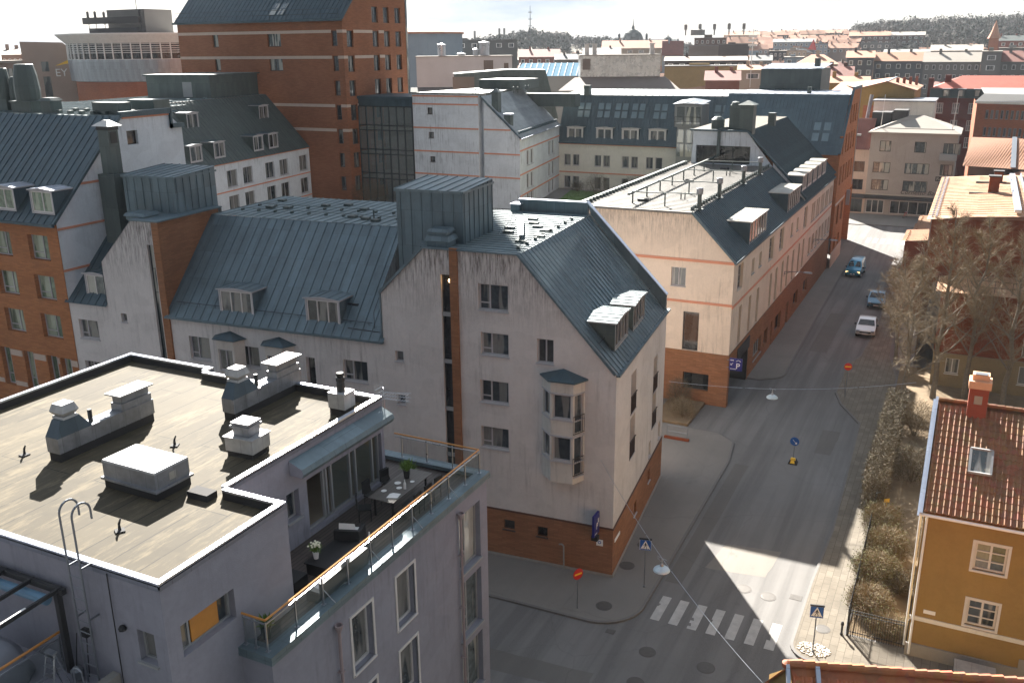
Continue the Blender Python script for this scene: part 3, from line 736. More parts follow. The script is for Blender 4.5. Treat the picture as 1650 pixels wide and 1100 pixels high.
# conductor cable and duct hood on the south wall
m = A.M(); m.path([(-17.24,13.05,15.2),(-17.24,13.04,12.3),(-17.22,13.04,9)], .015, 5); m.lathe((-16.95,13.02,13.75),[(.0,0),(.09,.0),(.1,.05),(.06,.12),(0,.14)],8); A.part('cable', m, MT['black'])
# orange window contents
m = A.M(); m.box(-15.83,-15.8,14.02,14.95,13.12,13.85); A.part('blind', m, MT['wood'])

# glass railing with timber handrail
RL = B('terrace_railing', 'glass terrace railing with timber handrail along the edge of the lilac block', 'railing', (-14.95,21,12.2))
m = RL.M(); pr = [(-15.55,15.5),(-14.78,15.5),(-14.78,27.1),(-17.9,27.1)]
pp = [(-15.5,15.5),(-15.15,15.5),(-14.78,15.5)]+[(-14.78,15.5+1.17*i) for i in range(1,10)]+[(-14.78,27.1)]+[(-15.9,27.1),(-17.0,27.1),(-18.1,27.1)]
for x, y in pp:
    m.box(x-.02, x+.02, y-.02, y+.02, 12.2, 13.05); m.box(x-.06, x+.06, y-.06, y+.06, 12.2, 12.21)
for y in (17.84,20.18,22.52,24.86): m.tube((-14.78,y,12.7),(-14.52,y+.2,12.2),.014,n=5)
for a, b in zip([(-15.55,15.5),(-14.78,15.5),(-14.78,27.1)], [(-14.78,15.5),(-14.78,27.1),(-18.4,27.1)]): m.bar((*a,13.0),(*b,13.0),.035,.035)
RL.part('frame', m, MT['alu'])
m = RL.M()
for a, b in zip([(-15.55,15.5),(-14.78,15.5),(-14.78,27.1)], [(-14.78,15.5),(-14.78,27.1),(-18.4,27.1)]): m.tube((*a,13.12),(*b,13.12),.03,n=8)
RL.part('handrail', m, MT['wood'])
m = RL.M(); m.face([(-15.5,15.5,12.28),(-14.8,15.5,12.28),(-14.8,15.5,12.96),(-15.5,15.5,12.96)]); 
for i in range(10): m.face([(-14.78,15.54+1.17*i,12.28),(-14.78,16.63+1.17*i if i < 9 else 27.06,12.28),(-14.78,16.63+1.17*i if i < 9 else 27.06,12.96),(-14.78,15.54+1.17*i,12.96)])
for x in (-15.86,-16.96,-18.06): m.face([(x,27.1,12.28),(x+1.04,27.1,12.28),(x+1.04,27.1,12.96),(x,27.1,12.96)])
RL.part('glass_panel', m, MT['clear'])

# ---- roof equipment of A
def duct(label, x, y0, y1, w, lab2):
    T = B('roof_duct', label, 'ventilation duct', (x,(y0+y1)/2,15.0), group='long clad ventilation ducts on the tan roof')
    m = T.M(); m.box(x, x+w, y0, y1, 15.0, 15.28); T.part('plinth', m, MT['bitd'])
    m = T.M(); m.box(x-.03, x+w+.03, y0-.03, y1+.03, 15.28, 15.78)
    for k in range(1,6): m.box(x-.04, x+w+.04, y0+(y1-y0)*k/6-.012, y0+(y1-y0)*k/6+.012, 15.27, 15.79)
    m.box(x+.0, x+w, y1-1.25, y1+.0, 15.78, 16.02); T.part('casing', m, MT['zinc'])
    m = T.M(); b = y0+1.25; q = [(x-.03,y0-.03,15.78),(x+w+.03,y0-.03,15.78),(x+w+.03,b,15.78),(x-.03,b,15.78)]; tt = [(x+.06,y0+.22,16.28),(x+w-.06,y0+.22,16.28),(x+w-.06,b-.36,16.28),(x+.06,b-.36,16.28)]
    for i in range(4): m.face([q[i], q[(i+1)%4], tt[(i+1)%4], tt[i]])
    m.face(tt); T.part('hood', m, metal('dark_patina', lin((74,88,98)), .45, .4) if 'dp' not in MT else MT['dp'])
    m = T.M(); cy = y0+.55; cx = x+w/2
    m.frust(cx-.26,cx+.26,cy-.26,cy+.26,16.28,16.36,.02,.02); f = M(T.loc); 
    q = [(cx-.2,cy-.2,16.36),(cx+.2,cy-.2,16.36),(cx+.2,cy+.2,16.36),(cx-.2,cy+.2,16.36)]; e = [(cx-.3,cy-.3,16.5),(cx+.3,cy-.3,16.5),(cx+.3,cy+.3,16.5),(cx-.3,cy+.3,16.5)]; g = [(cx-.22,cy-.22,16.74),(cx+.22,cy-.22,16.74),(cx+.22,cy+.22,16.74),(cx-.22,cy+.22,16.74)]
    for a, c in ((q,e),(e,g)):
        for i in range(4): m.face([a[i], a[(i+1)%4], c[(i+1)%4], c[i]])
    m.face(g); T.part('fan_cowl', m, MT['zincw'])
    m = T.M(); m.box(x-.12, x+w+.12, y1-1.35, y1+.05, 16.3, 16.35); T.part('cap_plate', m, MT['zincw'])
    m = T.M(); m.box(x+.05, x+w-.05, y1-1.2, y1-.05, 16.0, 16.3); T.part('collar', m, MT['zinc'])
    m = T.M(); m.tube((x+w*.5,b+.18,15.78),(x+w*.5,b+.18,16.2),.07,n=8); T.part('pipe', m, MT['black'])
duct('long clad duct with hooded fan on the left part of the tan roof', -24.42, 17.2, 20.9, .48, '')
duct('long clad duct with hooded fan reaching the far parapet of the tan roof', -21.82, 22.0, 25.5, .46, '')
T = B('roof_hatch', 'wide low sheet metal hatch box on dark plinth in the middle of the tan roof', 'roof hatch', (-20.3,17.2,15.0), R(-1.5), world=False)
m = M(); m.box(-1.05,1.05,-.62,.62,0,.26); T.part('plinth', m, MT['bitd'])
m = M(); m.box(-1.12,1.12,-.69,.69,.26,.33); m.box(-1.05,1.05,-.62,.62,.33,.8); T.part('casing', m, MT['zinc'])
m = M(); m.frust(-1.06,1.06,-.63,.63,.8,.86,.02,.02); m.box(-.01,.01,-.6,.6,.86,.868); T.part('lid', m, MT['zincw'])
m = M(); m.box(1.052,1.06,-.12,.12,.45,.68); T.part('plate', m, MT['alu'])
T = B('roof_vent', 'square two-tier vent with four round holes on the tan roof', 'roof vent', (-19.2,20.2,15.0), R(3), world=False)
m = M(); m.box(-.48,.48,-.4,.4,0,.18); T.part('plinth', m, MT['bitd'])
m = M(); m.box(-.52,.52,-.43,.43,.18,.62); m.box(-.56,.56,-.47,.47,.62,.66); T.part('casing', m, MT['zincw'])
m = M(); m.box(-.3,.3,-.27,.27,.66,.92); m.box(-.36,.36,-.33,.33,.92,1.0); m.box(-.34,.34,-.31,.31,1.02,1.1)
for x in (-.15,.15):
    for y in (-.13,.13): m.lathe((x,y,1.1), [(.085,0),(.085,.012),(.07,.012),(.07,-.0)], 12)
T.part('cap', m, MT['zinc'])
m = M()
for x in (-.15,.15):
    for y in (-.13,.13): m.disc((x,y,1.104), .07, 12)
T.part('vent_hole', m, MT['black'])
T = B('roof_chimney', 'pale square chimney box with black flue near the railing end of the tan roof', 'chimney', (-18.5,24.15,15.0))
m = M(); m.box(-.31,.31,-.28,.28,0,.26); T.part('plinth', m, MT['bitd'])
m = M(); m.box(-.34,.34,-.31,.31,.26,.82); T.part('casing', m, MT['zincw'])
m = M(); m.lathe((0,0,.82), [(.15,0),(.14,.3),(.12,.34),(.15,.36),(.15,.5),(.11,.52),(.13,.56),(.13,.66),(0,.7)], 12); T.part('flue', m, MT['black'])
m = M(); m.box(-.12,.12,-.12,.12,0,.04); m.tube((0,0,0),(0,.02,.22),.05,.03,6); m.tube((0,.02,.2),(.06,.04,.34),.035,.02,6)
v0 = solo('vent_stub', m, MT['dark'], 'small black vent stub at the left end of the tan roof', 'roof vent', 'small black vent stubs on the tan roof', (-25.46,17.08,15.0))
dup(v0, (-21.71,19.61,15.0), .5, 'small black vent stub between the duct and the two-tier vent'); dup(v0, (-18.89,14.9,15.0), 1., 'small black vent stub near the front corner of the tan roof')
# tv antenna
m = M(); m.tube((0,0,-.5),(0,0,.5),.018,n=5)
for k in range(3):
    z = .1+.11*k; m.tube((-.05,0,z),(1.05,.12,z-.02+.05*k),.01,n=4)
    for i in range(9): m.tube((.1+i*.1,-.09+.012*i,z),(.1+i*.1,.11+.012*i,z),.006,n=3)
for i in range(4): m.tube((-.12,-.25+.16*i,0),(-.2,-.25+.16*i,.6),.008,n=3)
for i in range(4): m.tube((-.12-.02*i,-.27,.15*i),(-.12-.02*i,.25,.15*i),.008,n=3)
solo('tv_antenna', m, MT['alu'], 'aerial with three prongs at the far corner of the tan roof', 'antenna', loc=(-17.55,25.3,15.2))
# ---------------------------------------------------------------- terrace furniture
T = B('dining_table', 'dark slatted dining table laid with dishes on the roof terrace', 'table', (-16.25,24.1,12.0))
m = T.M()
for i in range(9): m.box(-16.74+i*.112,-16.64+i*.112,22.9,25.4,12.71,12.74)
T.part('tabletop', m, plain('slat_dark', lin((96,90,84)), .5))
for sx in (-16.6,-15.9):
    for sy in (23.1,25.2):
        m = T.M(); m.box(sx-.03,sx+.03,sy-.03,sy+.03,12.01,12.71); T.part('leg', m, MT['black'])
def chair(label, loc, ang, first=[None]):
    if first[0]: return dup(first[0], loc, ang, label)
    T = B('terrace_chair', label, 'chair', loc, ang, 'dark chairs at the terrace table', world=False); first[0] = T.e
    m = M(); m.box(-.22,.22,-.22,.22,.42,.46); T.part('seat', m, MT['black'])
    m = M(); m.face([(-.22,.2,.46),(.22,.2,.46),(.2,.3,.92),(-.2,.3,.92)]); m.box(-.22,.22,.24,.27,.5,.9); T.part('backrest', m, MT['black'])
    for x in (-.2,.2):
        for y in (-.2,.2): m = M(); m.tube((x,y,0),(x,y,.42),.015,n=4); T.part('leg', m, MT['black'])
    return T.e
chair('dark chair at the near end of the terrace table', (-16.75,22.7,12.01), R(125))
chair('dark chair on the door side of the terrace table, middle', (-17.05,23.6,12.01), R(90))
chair('dark chair on the door side of the terrace table, far end', (-17.0,24.6,12.01), R(80))
chair('dark chair on the railing side of the terrace table, near end', (-15.5,23.6,12.01), R(-85))
chair('dark chair on the railing side of the terrace table, middle', (-15.5,24.3,12.01), R(-90))
chair('dark chair on the railing side of the terrace table, far end', (-15.5,25.0,12.01), R(-95))
rn = random.Random(9)
for i, (x, y, r, lb) in enumerate([(-16.4,24.2,.12,'white plate at the centre of the terrace table'),(-16.15,23.9,.1,'white plate beside the folded cloth on the terrace table'),(-16.5,23.5,.1,'white plate on the door side of the terrace table'),(-16.0,24.5,.08,'small white plate on the railing side of the terrace table')]):
    m = M(); m.lathe((0,0,0), [(r*.5,0),(r,.02),(r*.9,.024),(0,.012)], 14); solo('plate', m, MT['whitep'], lb, 'plate', 'crockery on the terrace table', (x,y,12.742))
m = M(); m.face([(-.2,-.25,.01),(.16,-.12,.02),(.1,.2,.015),(-.14,.1,.05)]); m.face([(-.2,-.25,.01),(-.14,.1,.05),(-.25,.05,.02)]); solo('napkin', m, MT['whitep'], 'crumpled pale cloth lying in the sun on the terrace table', 'napkin', loc=(-15.95,23.35,12.745))
for i, (x,y,lb) in enumerate([(-15.95,23.95,'white bottle on the railing side of the terrace table'),(-15.35,20.95,'pale bottle standing on the low table by the railing')]):
    m = M(); m.lathe((0,0,0), [(0,0),(.045,0),(.045,.2),(.02,.27),(.018,.34),(0,.34)], 10); solo('bottle', m, MT['whitep'], lb, 'bottle', loc=(x,y,12.742 if i == 0 else 12.42))
def plant(name, label, loc, pot, r, h, n, flower=None, potm='black', seed=1):
    rn = random.Random(seed); T = B(name, label, 'potted plant', loc, 0, world=False)
    m = M(); m.lathe((0,0,0), [(0,0),(pot*.7,0),(pot,pot*2.4),(pot*.9,pot*2.4),(pot*.8,pot*2.0),(0,pot*2.0)], 14); T.part('pot', m, MT[potm])
    m = M()
    for i in range(n):
        a = rn.uniform(0,6.28); rr = r*rn.uniform(.2,1); z = pot*2+h*rn.uniform(.2,1); w = .03; p = Vector((rr*math.cos(a), rr*math.sin(a), z)); b = Vector((p.x*.3,p.y*.3,pot*2)); s = Vector((-math.sin(a),math.cos(a),0))*w
        m.face([b, (b+p)/2+s+Vector((0,0,.05)), p, (b+p)/2-s+Vector((0,0,.05))])
    T.part('leaves', m, MT['green'])
    if flower:
        m = M()
        for i in range(flower):
            a = rn.uniform(0,6.28); rr = r*rn.uniform(.1,.95); m.lathe((rr*math.cos(a), rr*math.sin(a), pot*2+h*rn.uniform(.6,1)), [(0,0),(.03,.02),(.035,.05),(0,.07)], 6)
        T.part('flowers', m, MT['greenw'])
    return T
plant('tulip_vase', 'white vase of white tulips on the dark coffee table', (-16.25,19.45,12.42), .1, .26, .3, 70, 22, 'whitep', 2)
plant('potted_shrub', 'black pot with yellow-green shoots standing on the terrace table', (-16.35,24.7,12.742), .13, .3, .4, 60, None, 'black', 3)
plant('potted_shrub', 'dark pot with trailing leaves on the floor beside the far railing', (-16.9,25.7,12.01), .2, .45, .5, 80, None, 'black', 4)
plant('planter', 'dark planter with a small leafy plant at the near end of the terrace railing', (-15.2,15.95,12.2), .16, .3, .35, 90, None, 'black', 5)
T = B('armchair', 'dark wicker armchair with white cushions facing the sliding doors', 'armchair', (-16.2,21.1,12.01), R(200), world=False)
m = M(); m.box(-.4,.4,-.38,.38,.04,.32); m.box(-.4,-.28,-.38,.38,.32,.6); m.box(.28,.4,-.38,.38,.32,.6); m.box(-.4,.4,.28,.4,.32,.72); T.part('frame', m, MT['black'])
m = M(); m.frust(-.27,.27,-.38,.26,.32,.46,.02,.02); T.part('seat_cushion', m, MT['whitep'])
m = M(); m.face([(-.27,.1,.46),(.27,.1,.46),(.25,.27,.92),(-.25,.27,.92)]); m.face([(-.25,.27,.92),(.25,.27,.92),(.27,.3,.5),(-.27,.3,.5)]); m.face([(-.27,.1,.46),(-.25,.27,.92),(-.27,.3,.5)]); m.face([(.27,.1,.46),(.27,.3,.5),(.25,.27,.92)]); T.part('back_cushion', m, MT['whitep'])
T = B('coffee_table', 'low dark coffee table with the tulip vase', 'table', (-16.0,19.9,12.01), 0, world=False)
m = M(); m.box(-.45,.75,-.8,1.15,.36,.4); T.part('tabletop', m, MT['black']); m = M(); m.box(-.4,.7,-.75,1.1,.0,.36); T.part('base', m, MT['black'])
T = B('sofa', 'dark sofa with pale cushions against the railing', 'sofa', (-15.15,19.2,12.01), 0, world=False)
m = M(); m.box(-.35,.25,-1.2,1.0,.03,.34); m.box(.12,.25,-1.2,1.0,.34,.7); T.part('frame', m, MT['black'])
m = M(); m.frust(-.34,.1,-1.15,-.1,.34,.46,.03,.03); m.frust(-.34,.1,-.08,.95,.34,.46,.03,.03); T.part('seat_cushion', m, MT['whitep'])
for y in (17.3,18.0):
    pass
m = M(); m.box(-.3,.3,-.3,.3,0,.38); solo('footstool', m, MT['black'], 'dark cube footstool in the narrow end of the terrace', 'stool', loc=(-16.3,18.4,12.01))

# lower terrace at the bottom left: ladder, railing, pergola, cover, brooms
m = M()
for x in (-.22,.2):
    m.path([(x,0,-5.6),(x,0,1.35)]+[(x,.0+.26-.26*math.cos(R(a)),1.35+.26*math.sin(R(a))) for a in range(20,181,20)]+[(x,.52,1.1)], .028, 6)
for i in range(16): m.tube((-.22,0,-4.9+i*.31),(.2,0,-4.9+i*.31),.014,n=5)
for z in (-1.4,.0): 
    for x in (-.22,.2): m.box(x-.015,x+.015,0,.3,z-.02,z+.02)
lad = solo('roof_ladder', m, MT['steel'], 'steel roof ladder with hooked stiles fixed to the lilac wall', 'ladder', loc=(-18.0,12.8,15.3))
T = B('balcony_railing', 'railing with timber handrail on the lower terrace by the ladder', 'railing', (-19.2,10,12.0))
m = T.M()
for y in (5,7,9,11,12.9): m.box(-19.22,-19.18,y-.02,y+.02,12.01,13.0)
for z in (12.1,12.92): m.bar((-19.2,5,z),(-19.2,13,z),.03)
T.part('frame', m, MT['alu']); m = T.M(); m.tube((-19.2,4,13.08),(-19.2,13.05,13.08),.035,n=8); T.part('handrail', m, MT['wood'])
m = T.M(); m.face([(-19.2,5,12.15),(-19.2,12.9,12.15),(-19.2,12.9,12.88),(-19.2,5,12.88)]); T.part('glass_panel', m, MT['clear'])
T = B('pergola', 'dark steel pergola frame with rolled blue awning on the lilac wall', 'pergola', (-20.5,11,12.0))
m = T.M(); m.bar((-24,12.95,14.35),(-18.75,12.95,14.35),.12,.16)
for x in (-18.9,-19.9,-20.9,-21.9): m.bar((x,13.0,14.4),(x,7.0,14.15),.07,.1)
m.bar((-18.95,12.9,14.3),(-18.95,12.9,12.01),.14,.14); T.part('frame', m, MT['dark'])
m = T.M()
for x in (-18.9,-19.9): m.bar((x,12.0,14.415),(x,7.0,14.21),.05,.02)
T.part('light_strip', m, MT['whitep'])
m = T.M(); m.tube((-24,12.72,14.15),(-19.1,12.72,14.15),.13,n=10); T.part('rolled_awning', m, plain('awning_blue', lin((92,126,150)), .6))
bm = bmesh.new(); bmesh.ops.create_icosphere(bm, subdivisions=4, radius=1)
for v in bm.verts:
    p = v.co; k = 1+.05*math.sin(5*p.x+3*p.y)+.04*math.sin(11*p.y+6*p.z); v.co = Vector((math.copysign(abs(p.x)**.6,p.x)*1.1*k, math.copysign(abs(p.y)**.6,p.y)*.95*k, max(-.0,(p.z+.2))*.78*k))
me = bpy.data.meshes.new('cover'); bm.to_mesh(me); bm.free(); me.materials.append(plain('grey_tarpaulin', lin((128,130,138)), .6, 0, .12, 3., None, .4))
for p in me.polygons: p.use_smooth = True
o = link(bpy.data.objects.new('furniture_cover', me)); o.location = (-20.6,11.7,12.01); tag(o, 'grey tarpaulin draped over stored garden furniture on the lower terrace', 'cover')
m = M(); m.tube((0,0,0),(.12,.02,1.2),.014,n=5); m.box(.02,.2,-.04,.08,1.2,1.42); solo('broom', m, MT['dark'], 'black broom leaning on the lilac wall head up', 'broom', loc=(-18.35,12.95,12.02))
T = B('shovel', 'grey metal shovel leaning on the lilac wall beside the broom', 'shovel', (-18.5,12.75,12.02), 0, world=False)
m = M(); m.tube((0,0,.35),(.06,.12,1.3),.014,n=5); T.part('handle', m, MT['black']); m = M(); m.lathe((0,0,0), [(.02,0),(.15,.08),(.16,.3),(.03,.42)], 8); T.part('blade', m, MT['steel'])
m = M(); 
for s in (-1,1):
    m.tube((s*.2,-.25,0),(s*.14,0,1.1),.02,n=4); m.tube((s*.2,.3,0),(s*.14,.02,1.1),.02,n=4)
for i in range(4): m.box(-.19+.01*i,.19-.01*i,-.22+.055*i,-.12+.055*i,.25+i*.25,.28+i*.25)
m.box(-.15,.15,-.06,.1,1.1,1.14); solo('stepladder', m, MT['alu'], 'small folding stepladder standing behind the roof ladder', 'stepladder', loc=(-18.6,12.2,12.02))
m = M(); m.path([(0,0,0),(0,0,.7),(.05,.0,.82),(.18,0,.86),(.3,0,.78),(.34,0,0)],.02,6); solo('hoop_rail', m, MT['alu'], 'bent tube hoop of the cellar hatch at the lower terrace corner', 'handrail', loc=(-18.0,12.3,12.02))

# ---------------------------------------------------------------- MAIN building (turned 4.4 degrees). local x to the right along the front, y inwards
# front corner on the street = local origin; left is -x
ANG = R(4.4); O = (-14.52,41.02,0)
Mn = B('corner_building', 'grey rendered corner house with teal sheet metal roofs, brick base and bay window', 'building', O, ANG, world=False)
def U(u): return -u
# front wall: gable part (u 0..13.1) above brick base
WS = ST(2,1,.075,'pkframe','glass',vent=True,split=[.36])
gw = [(13.1-u1, 13.1-u0, z0, z1, s) for u0, u1, z0, z1, s in [
  (5.75,7.4,14.15,15.55,WS),(5.75,7.3,11.75,12.97,WS),(5.78,7.38,9.1,10.35,WS),(5.8,7.4,6.5,7.72,WS),(3.3,4.2,11.65,12.95,ST(2,1,.07,'pkframe','glassd')),
  (11.9,12.4,10.78,11.38,ST(1,1,.06,'pkframe')),(11.9,12.4,8.28,8.85,ST(1,1,.06,'pkframe')),
  (8.95,9.5,2.5+0.55,15.85,ST(1,1,.05,'bframe','glassd',sill=False))]]
m = M()
Mn.fac(m, (-13.1,0), (0,0), [(0,2.98),(13.1,2.98),(13.1,11.6),(7.9,17.15),(2.6,17.15),(0,14.55)], gw, .16, WS)
# wing front
ww = [(27.9-u1, 27.9-u0, z0, z1, s) for u0, u1, z0, z1, s in [
  (14.2,15.75,9.25,10.5,WS),(21.4,23.1,9.25,10.55,ST(2,1,.08,'pkframe','glass')),(24.9,26.4,9.3,10.75,WS),
  (14.2,15.75,6.5,7.8,WS),(24.9,26.4,6.5,7.8,WS),(17.6,18.2,8.0,10.35,ST(1,1,.06,'pkframe','glassd'))]]
Mn.fac(m, (-27.9,0), (-13.1,0), rect(14.8,2.98,11.95), ww, .16, WS)
# left stair tower front
Mn.fac(m, (-32.4,0), (-28.1,0), [(0,0),(4.3,0),(4.3,17.5),(2.7,17.5),(0,14.8)], [(.95,1.4,11.1,11.65,ST(1,1,.06,'pkframe')),(3.7,4.15,3,16.1,ST(1,9,.05,'bframe','glassb',sill=False)),(.9,1.4,8.3,8.9,ST(1,1,.06,'pkframe'))], .16)
Mn.fac(m, (-35.7,0), (-32.4,0), rect(3.3,0,12.1), [(.7,2.25,9.7,10.95,WS),(.7,2.25,7.0,8.2,WS)], .16)
# street side (x=0), slight skew
sd = [(0,2.98),(12.75,2.98),(12.75,11.55),(0,11.55)]
sw = [(3.4,4.6,8.1,10.35),(3.4,4.6,5.45,7.8),(9.3,10.4,7.2,9.35),(9.3,10.4,4.9,7.2),(11.5,12.1,2.98+.3,4.4),(8.7,9.3,3.2,4.2)]
Mn.fac(m, (0,0), (-.36,12.75), sd, sw, .22, ST(1,1,.07,'pkframe','glass'))
# far gable, back
wall(m, (-.36,12.75), (-28,12.75), [(0,0),(27.6,0),(27.6,12),(22,17.15),(5,17.15),(0,11.5)])
wall(m, (-28,12.75), (-36,12.75), rect(8,0,12)); wall(m, (-27.9,6), (-32.4,6), rect(4.5,11,17.5)); wall(m, (-32.4,6), (-32.4,5), rect(1,11,15)); m.face([(-36,5,12),(-27.9,5,12),(-27.9,12.75,12),(-36,12.75,12)]); wall(m, (-13.1,.02), (-13.1,5.2), [(0,11.9),(.02,11.9),(5.18,17.1),(2.6,17.15),(0,14.55)])
Mn.part('wall', m, MT['mainw'])
# brick base with dark string
m = M(); bs = [(12.55-.0-u+.0, 0, 0, 0) for u in ()]
Mn.fac(m, (-13.1,-.03), (.03,-.03), rect(13.13,0.25,2.9), [(13.1-6.15,13.1-5.5,1.82,2.4),(13.1-4.2,13.1-3.6,1.76,2.35)], .14, ST(1,1,.05,'brframe','glassd'))
Mn.fac(m, (.03,-.03), (-.33,12.78), rect(12.8,.25,2.9), [(4.9,5.6,1.2,2.0),(8.6,9.2,1.6,2.4)], .14, ST(1,1,.05,'pkframe','glass'))
wall(m, (-28,-.03), (-13.1,-.03), rect(14.9,.25,2.9)); wall(m, (-.33,12.8), (-14,12.8), rect(13.6,.2,2.9))
Mn.part('brick_base', m, MT['rustd'])
m = M(); m.box(-28,.05,-.05,-.0,2.9,2.995); m.bar((.035,-.05,2.95),(-.325,12.8,2.95),.06,.09); Mn.part('string_course', m, MT['brown'])
m = M(); m.box(-28,.08,-.08,.0,.13,.26); m.bar((.04,-.08,.195),(-.3,12.8,.195),.1,.13); Mn.part('plinth', m, MT['concrete'])
# brick pillar by the stair window; panels between storeys of the stair window
m = M(); m.box(-8.93,-8.5,-.14,.0,3.0,17.28); Mn.part('brick_pillar', m, MT['rustd'])
m = M()
for z in (5.6,8.3,11.0,13.6): m.box(-9.5,-8.95,.06,.13,z,z+.22)
Mn.part('floor_panel', m, MT['gframe'])
m = M(); m.lathe((-9.0,.02,15.45), [(0,0),(.07,.05),(.07,.14),(0,.2)], 8); Mn.part('lamp', m, plain('stair_lamp', (1,.7,.3,1), .5, emit=((1,.62,.25,1), 6.)))
# brick gable wall of the stair tower seen above the wing roof, with its front pillar
m = M(); m.box(-28.1,-27.62,-.12,.0,.2,17.52); m.ext([(0,11.9),(5.2,17.1),(5.6,17.1),(5.6,17.5),(0,17.5)], -28.05, -27.85, 'x'); Mn.part('brick_gable', m, MT['rustd'])
# roofs
m = M()
roof(m, [(.12,-.12,11.45),(-.3,12.3,11.45),(-5.25,12.3,17.1),(-5.2,-.12,17.15)], 0, .5)
Mn.part('street_roof', m, MT['teal'])
m = M(); roof(m, [(-5.22,-.1,17.16),(-5.26,12.3,17.16),(-27.8,12.3,17.16),(-27.8,4.95,17.16),(-13.1,4.95,17.16),(-10.5,-.1,17.16)], 0, .62, d=(0,1,0)) if False else None
roof(m, [(-5.2,-.1,17.16),(-5.26,12.2,17.16),(-13.1,12.2,17.16),(-13.1,4.9,17.16),(-10.5,-.1,17.16)], 0, .55, d=(-1,.0,0))
roof(m, [(-13.1,4.9,17.16),(-13.1,12.7,17.16),(-27.85,12.7,17.16),(-27.85,4.9,17.16)], 0, .62, d=(0,1,0))
Mn.part('flat_roof', m, MT['tealf'])
m = M(); roof(m, [(-13.0,-.16,11.86),(-27.86,-.16,11.86),(-27.86,4.92,17.14),(-13.0,4.92,17.14)], 0, .6)
m.box(-27.86,-13.0,-.26,-.12,11.74,11.86)
roof(m, [(-10.45,-.1,17.16),(-13.2,-.1,14.5),(-13.2,2.3,14.5),(-10.45,4.9,17.16)], 0, .5)
Mn.part('wing_roof', m, MT['teal'])
m = M()
m.bar((-.05,-.06,11.5),(-5.2,-.06,17.2),.16,.1); m.bar((-5.2,-.06,17.2),(-10.5,-.06,17.2),.16,.08); m.bar((-10.5,-.06,17.2),(-13.15,-.06,14.58),.18,.14)
m.bar((.1,-.05,11.45),(-.26,12.9,11.45),.2,.12); m.bar((-13.14,0,14.5),(-13.14,0,11.9),.1,.1)
# raised parapet along the far gable, its face seen from the street side
for (a, b) in (((-.35,11.5),(-5.2,17.15)),): 
    m.face([(a[0],12.3,a[1]),(a[0],12.3,a[1]+.95),(b[0]-.25,12.3,b[1]+.75),(b[0],12.3,b[1])][::-1]); m.face([(a[0],12.62,a[1]),(a[0],12.62,a[1]+.95),(b[0]-.25,12.62,b[1]+.75),(b[0],12.62,b[1])])
    m.face([(a[0],12.3,a[1]),(a[0],12.62,a[1]),(a[0],12.62,a[1]+.95),(a[0],12.3,a[1]+.95)])
m.box(-9.9,-5.4,12.3,12.62,17.1,17.85); m.box(-10.3,-9.7,11.8,12.62,17.1,17.6)
Mn.part('verge_trim', m, MT['teal'])
m = M(); m.bar((-.3,12.46,12.5),(-5.48,12.46,17.94),.4,.05); m.box(-9.95,-5.4,12.26,12.66,17.85,17.9); m.box(-10.35,-9.65,11.76,12.66,17.6,17.65); Mn.part('coping', m, MT['coping'])
# metal roof box (lift / stair head)
def metbox(b, name, x0, x1, y0, y1, z0, zf, zb, sp=.62):
    m = M(b.loc) if b.world else M()
    roof_pts = [(x0-.08,y0-.08,zf),(x1+.08,y0-.08,zf),(x1+.08,y1+.05,zb),(x0-.08,y1+.05,zb)]
    m.face([(x0,y0,z0),(x1,y0,z0),(x1,y0,zf),(x0,y0,zf)]); m.face([(x1,y0,z0),(x1,y1,z0),(x1,y1,zb),(x1,y0,zf)]); m.face([(x1,y1,z0),(x0,y1,z0),(x0,y1,zb),(x1,y1,zb)]); m.face([(x0,y1,z0),(x0,y0,z0),(x0,y0,zf),(x0,y1,zb)])
    k = x0+sp*.4
    while k < x1: m.box(k-.015,k+.015,y0-.04,y0,z0,zf-.03); k += sp
    k = y0+sp*.3
    while k < y1: m.box(x1,x1+.04,k-.015,k+.015,z0,zf-.05+(zb-zf)*(k-y0)/(y1-y0)); k += sp
    m.box(x1,x1+.07,y0,y1,z0,z0+.35)
    b.part(name, m, MT['teal'])
    m = M(b.loc) if b.world else M(); roof(m, roof_pts, 0, sp); m.box(x0-.08,x1+.08,y0-.1,y0-.08,zf-.12,zf+.02); m.box(x1+.08,x1+.1,y0-.1,y1+.05,zf-.1,zf+.02)
    b.part(name+'_roof', m, MT['copp'] if name == 'roof_box' else MT['teal'])
metbox(Mn, 'roof_box', -12.75, -8.86, 1.55, 5.5, 12.6, 19.9, 20.1)
metbox(Mn, 'stair_head', -32.2, -28.3, 2.4, 6.2, 14.0, 19.75, 20.0)
m = M(); m.box(-10.4,-9.2,.35,1.35,17.18,17.5); m.frust(-10.5,-9.1,.25,1.45,17.5,17.75,.1,.1); m.box(-10.3,-9.3,.45,1.25,17.75,17.95); m.frust(-10.4,-9.2,.35,1.35,17.95,18.1,.1,.1)
m.box(-30.6,-29.2,.6,1.8,17.4,17.62); m.frust(-30.7,-29.1,.5,1.9,17.62,17.8,.12,.12); Mn.part('roof_hatch', m, MT['teal'])
m = M(); m.face([(-32.4,-.05,14.8),(-29.7,-.05,17.52),(-29.7,6,17.52),(-32.4,6,14.8)]); m.box(-29.75,-27.6,-.14,5.7,17.48,17.56); m.face([(-32.45,-.02,12.05),(-32.45,-.02,14.8),(-32.45,5,14.8)]); Mn.part('tower_roof', m, MT['teal'])
m = M(); roof(m, [(-35.8,-.16,12.0),(-32.4,-.16,12.0),(-32.4,5.0,17.0),(-35.8,5.0,17.0)], 0, .6); Mn.part('small_roof', m, MT['teald'])
DM = [MT['teal'], MT['pkframe'], MT['teal']]
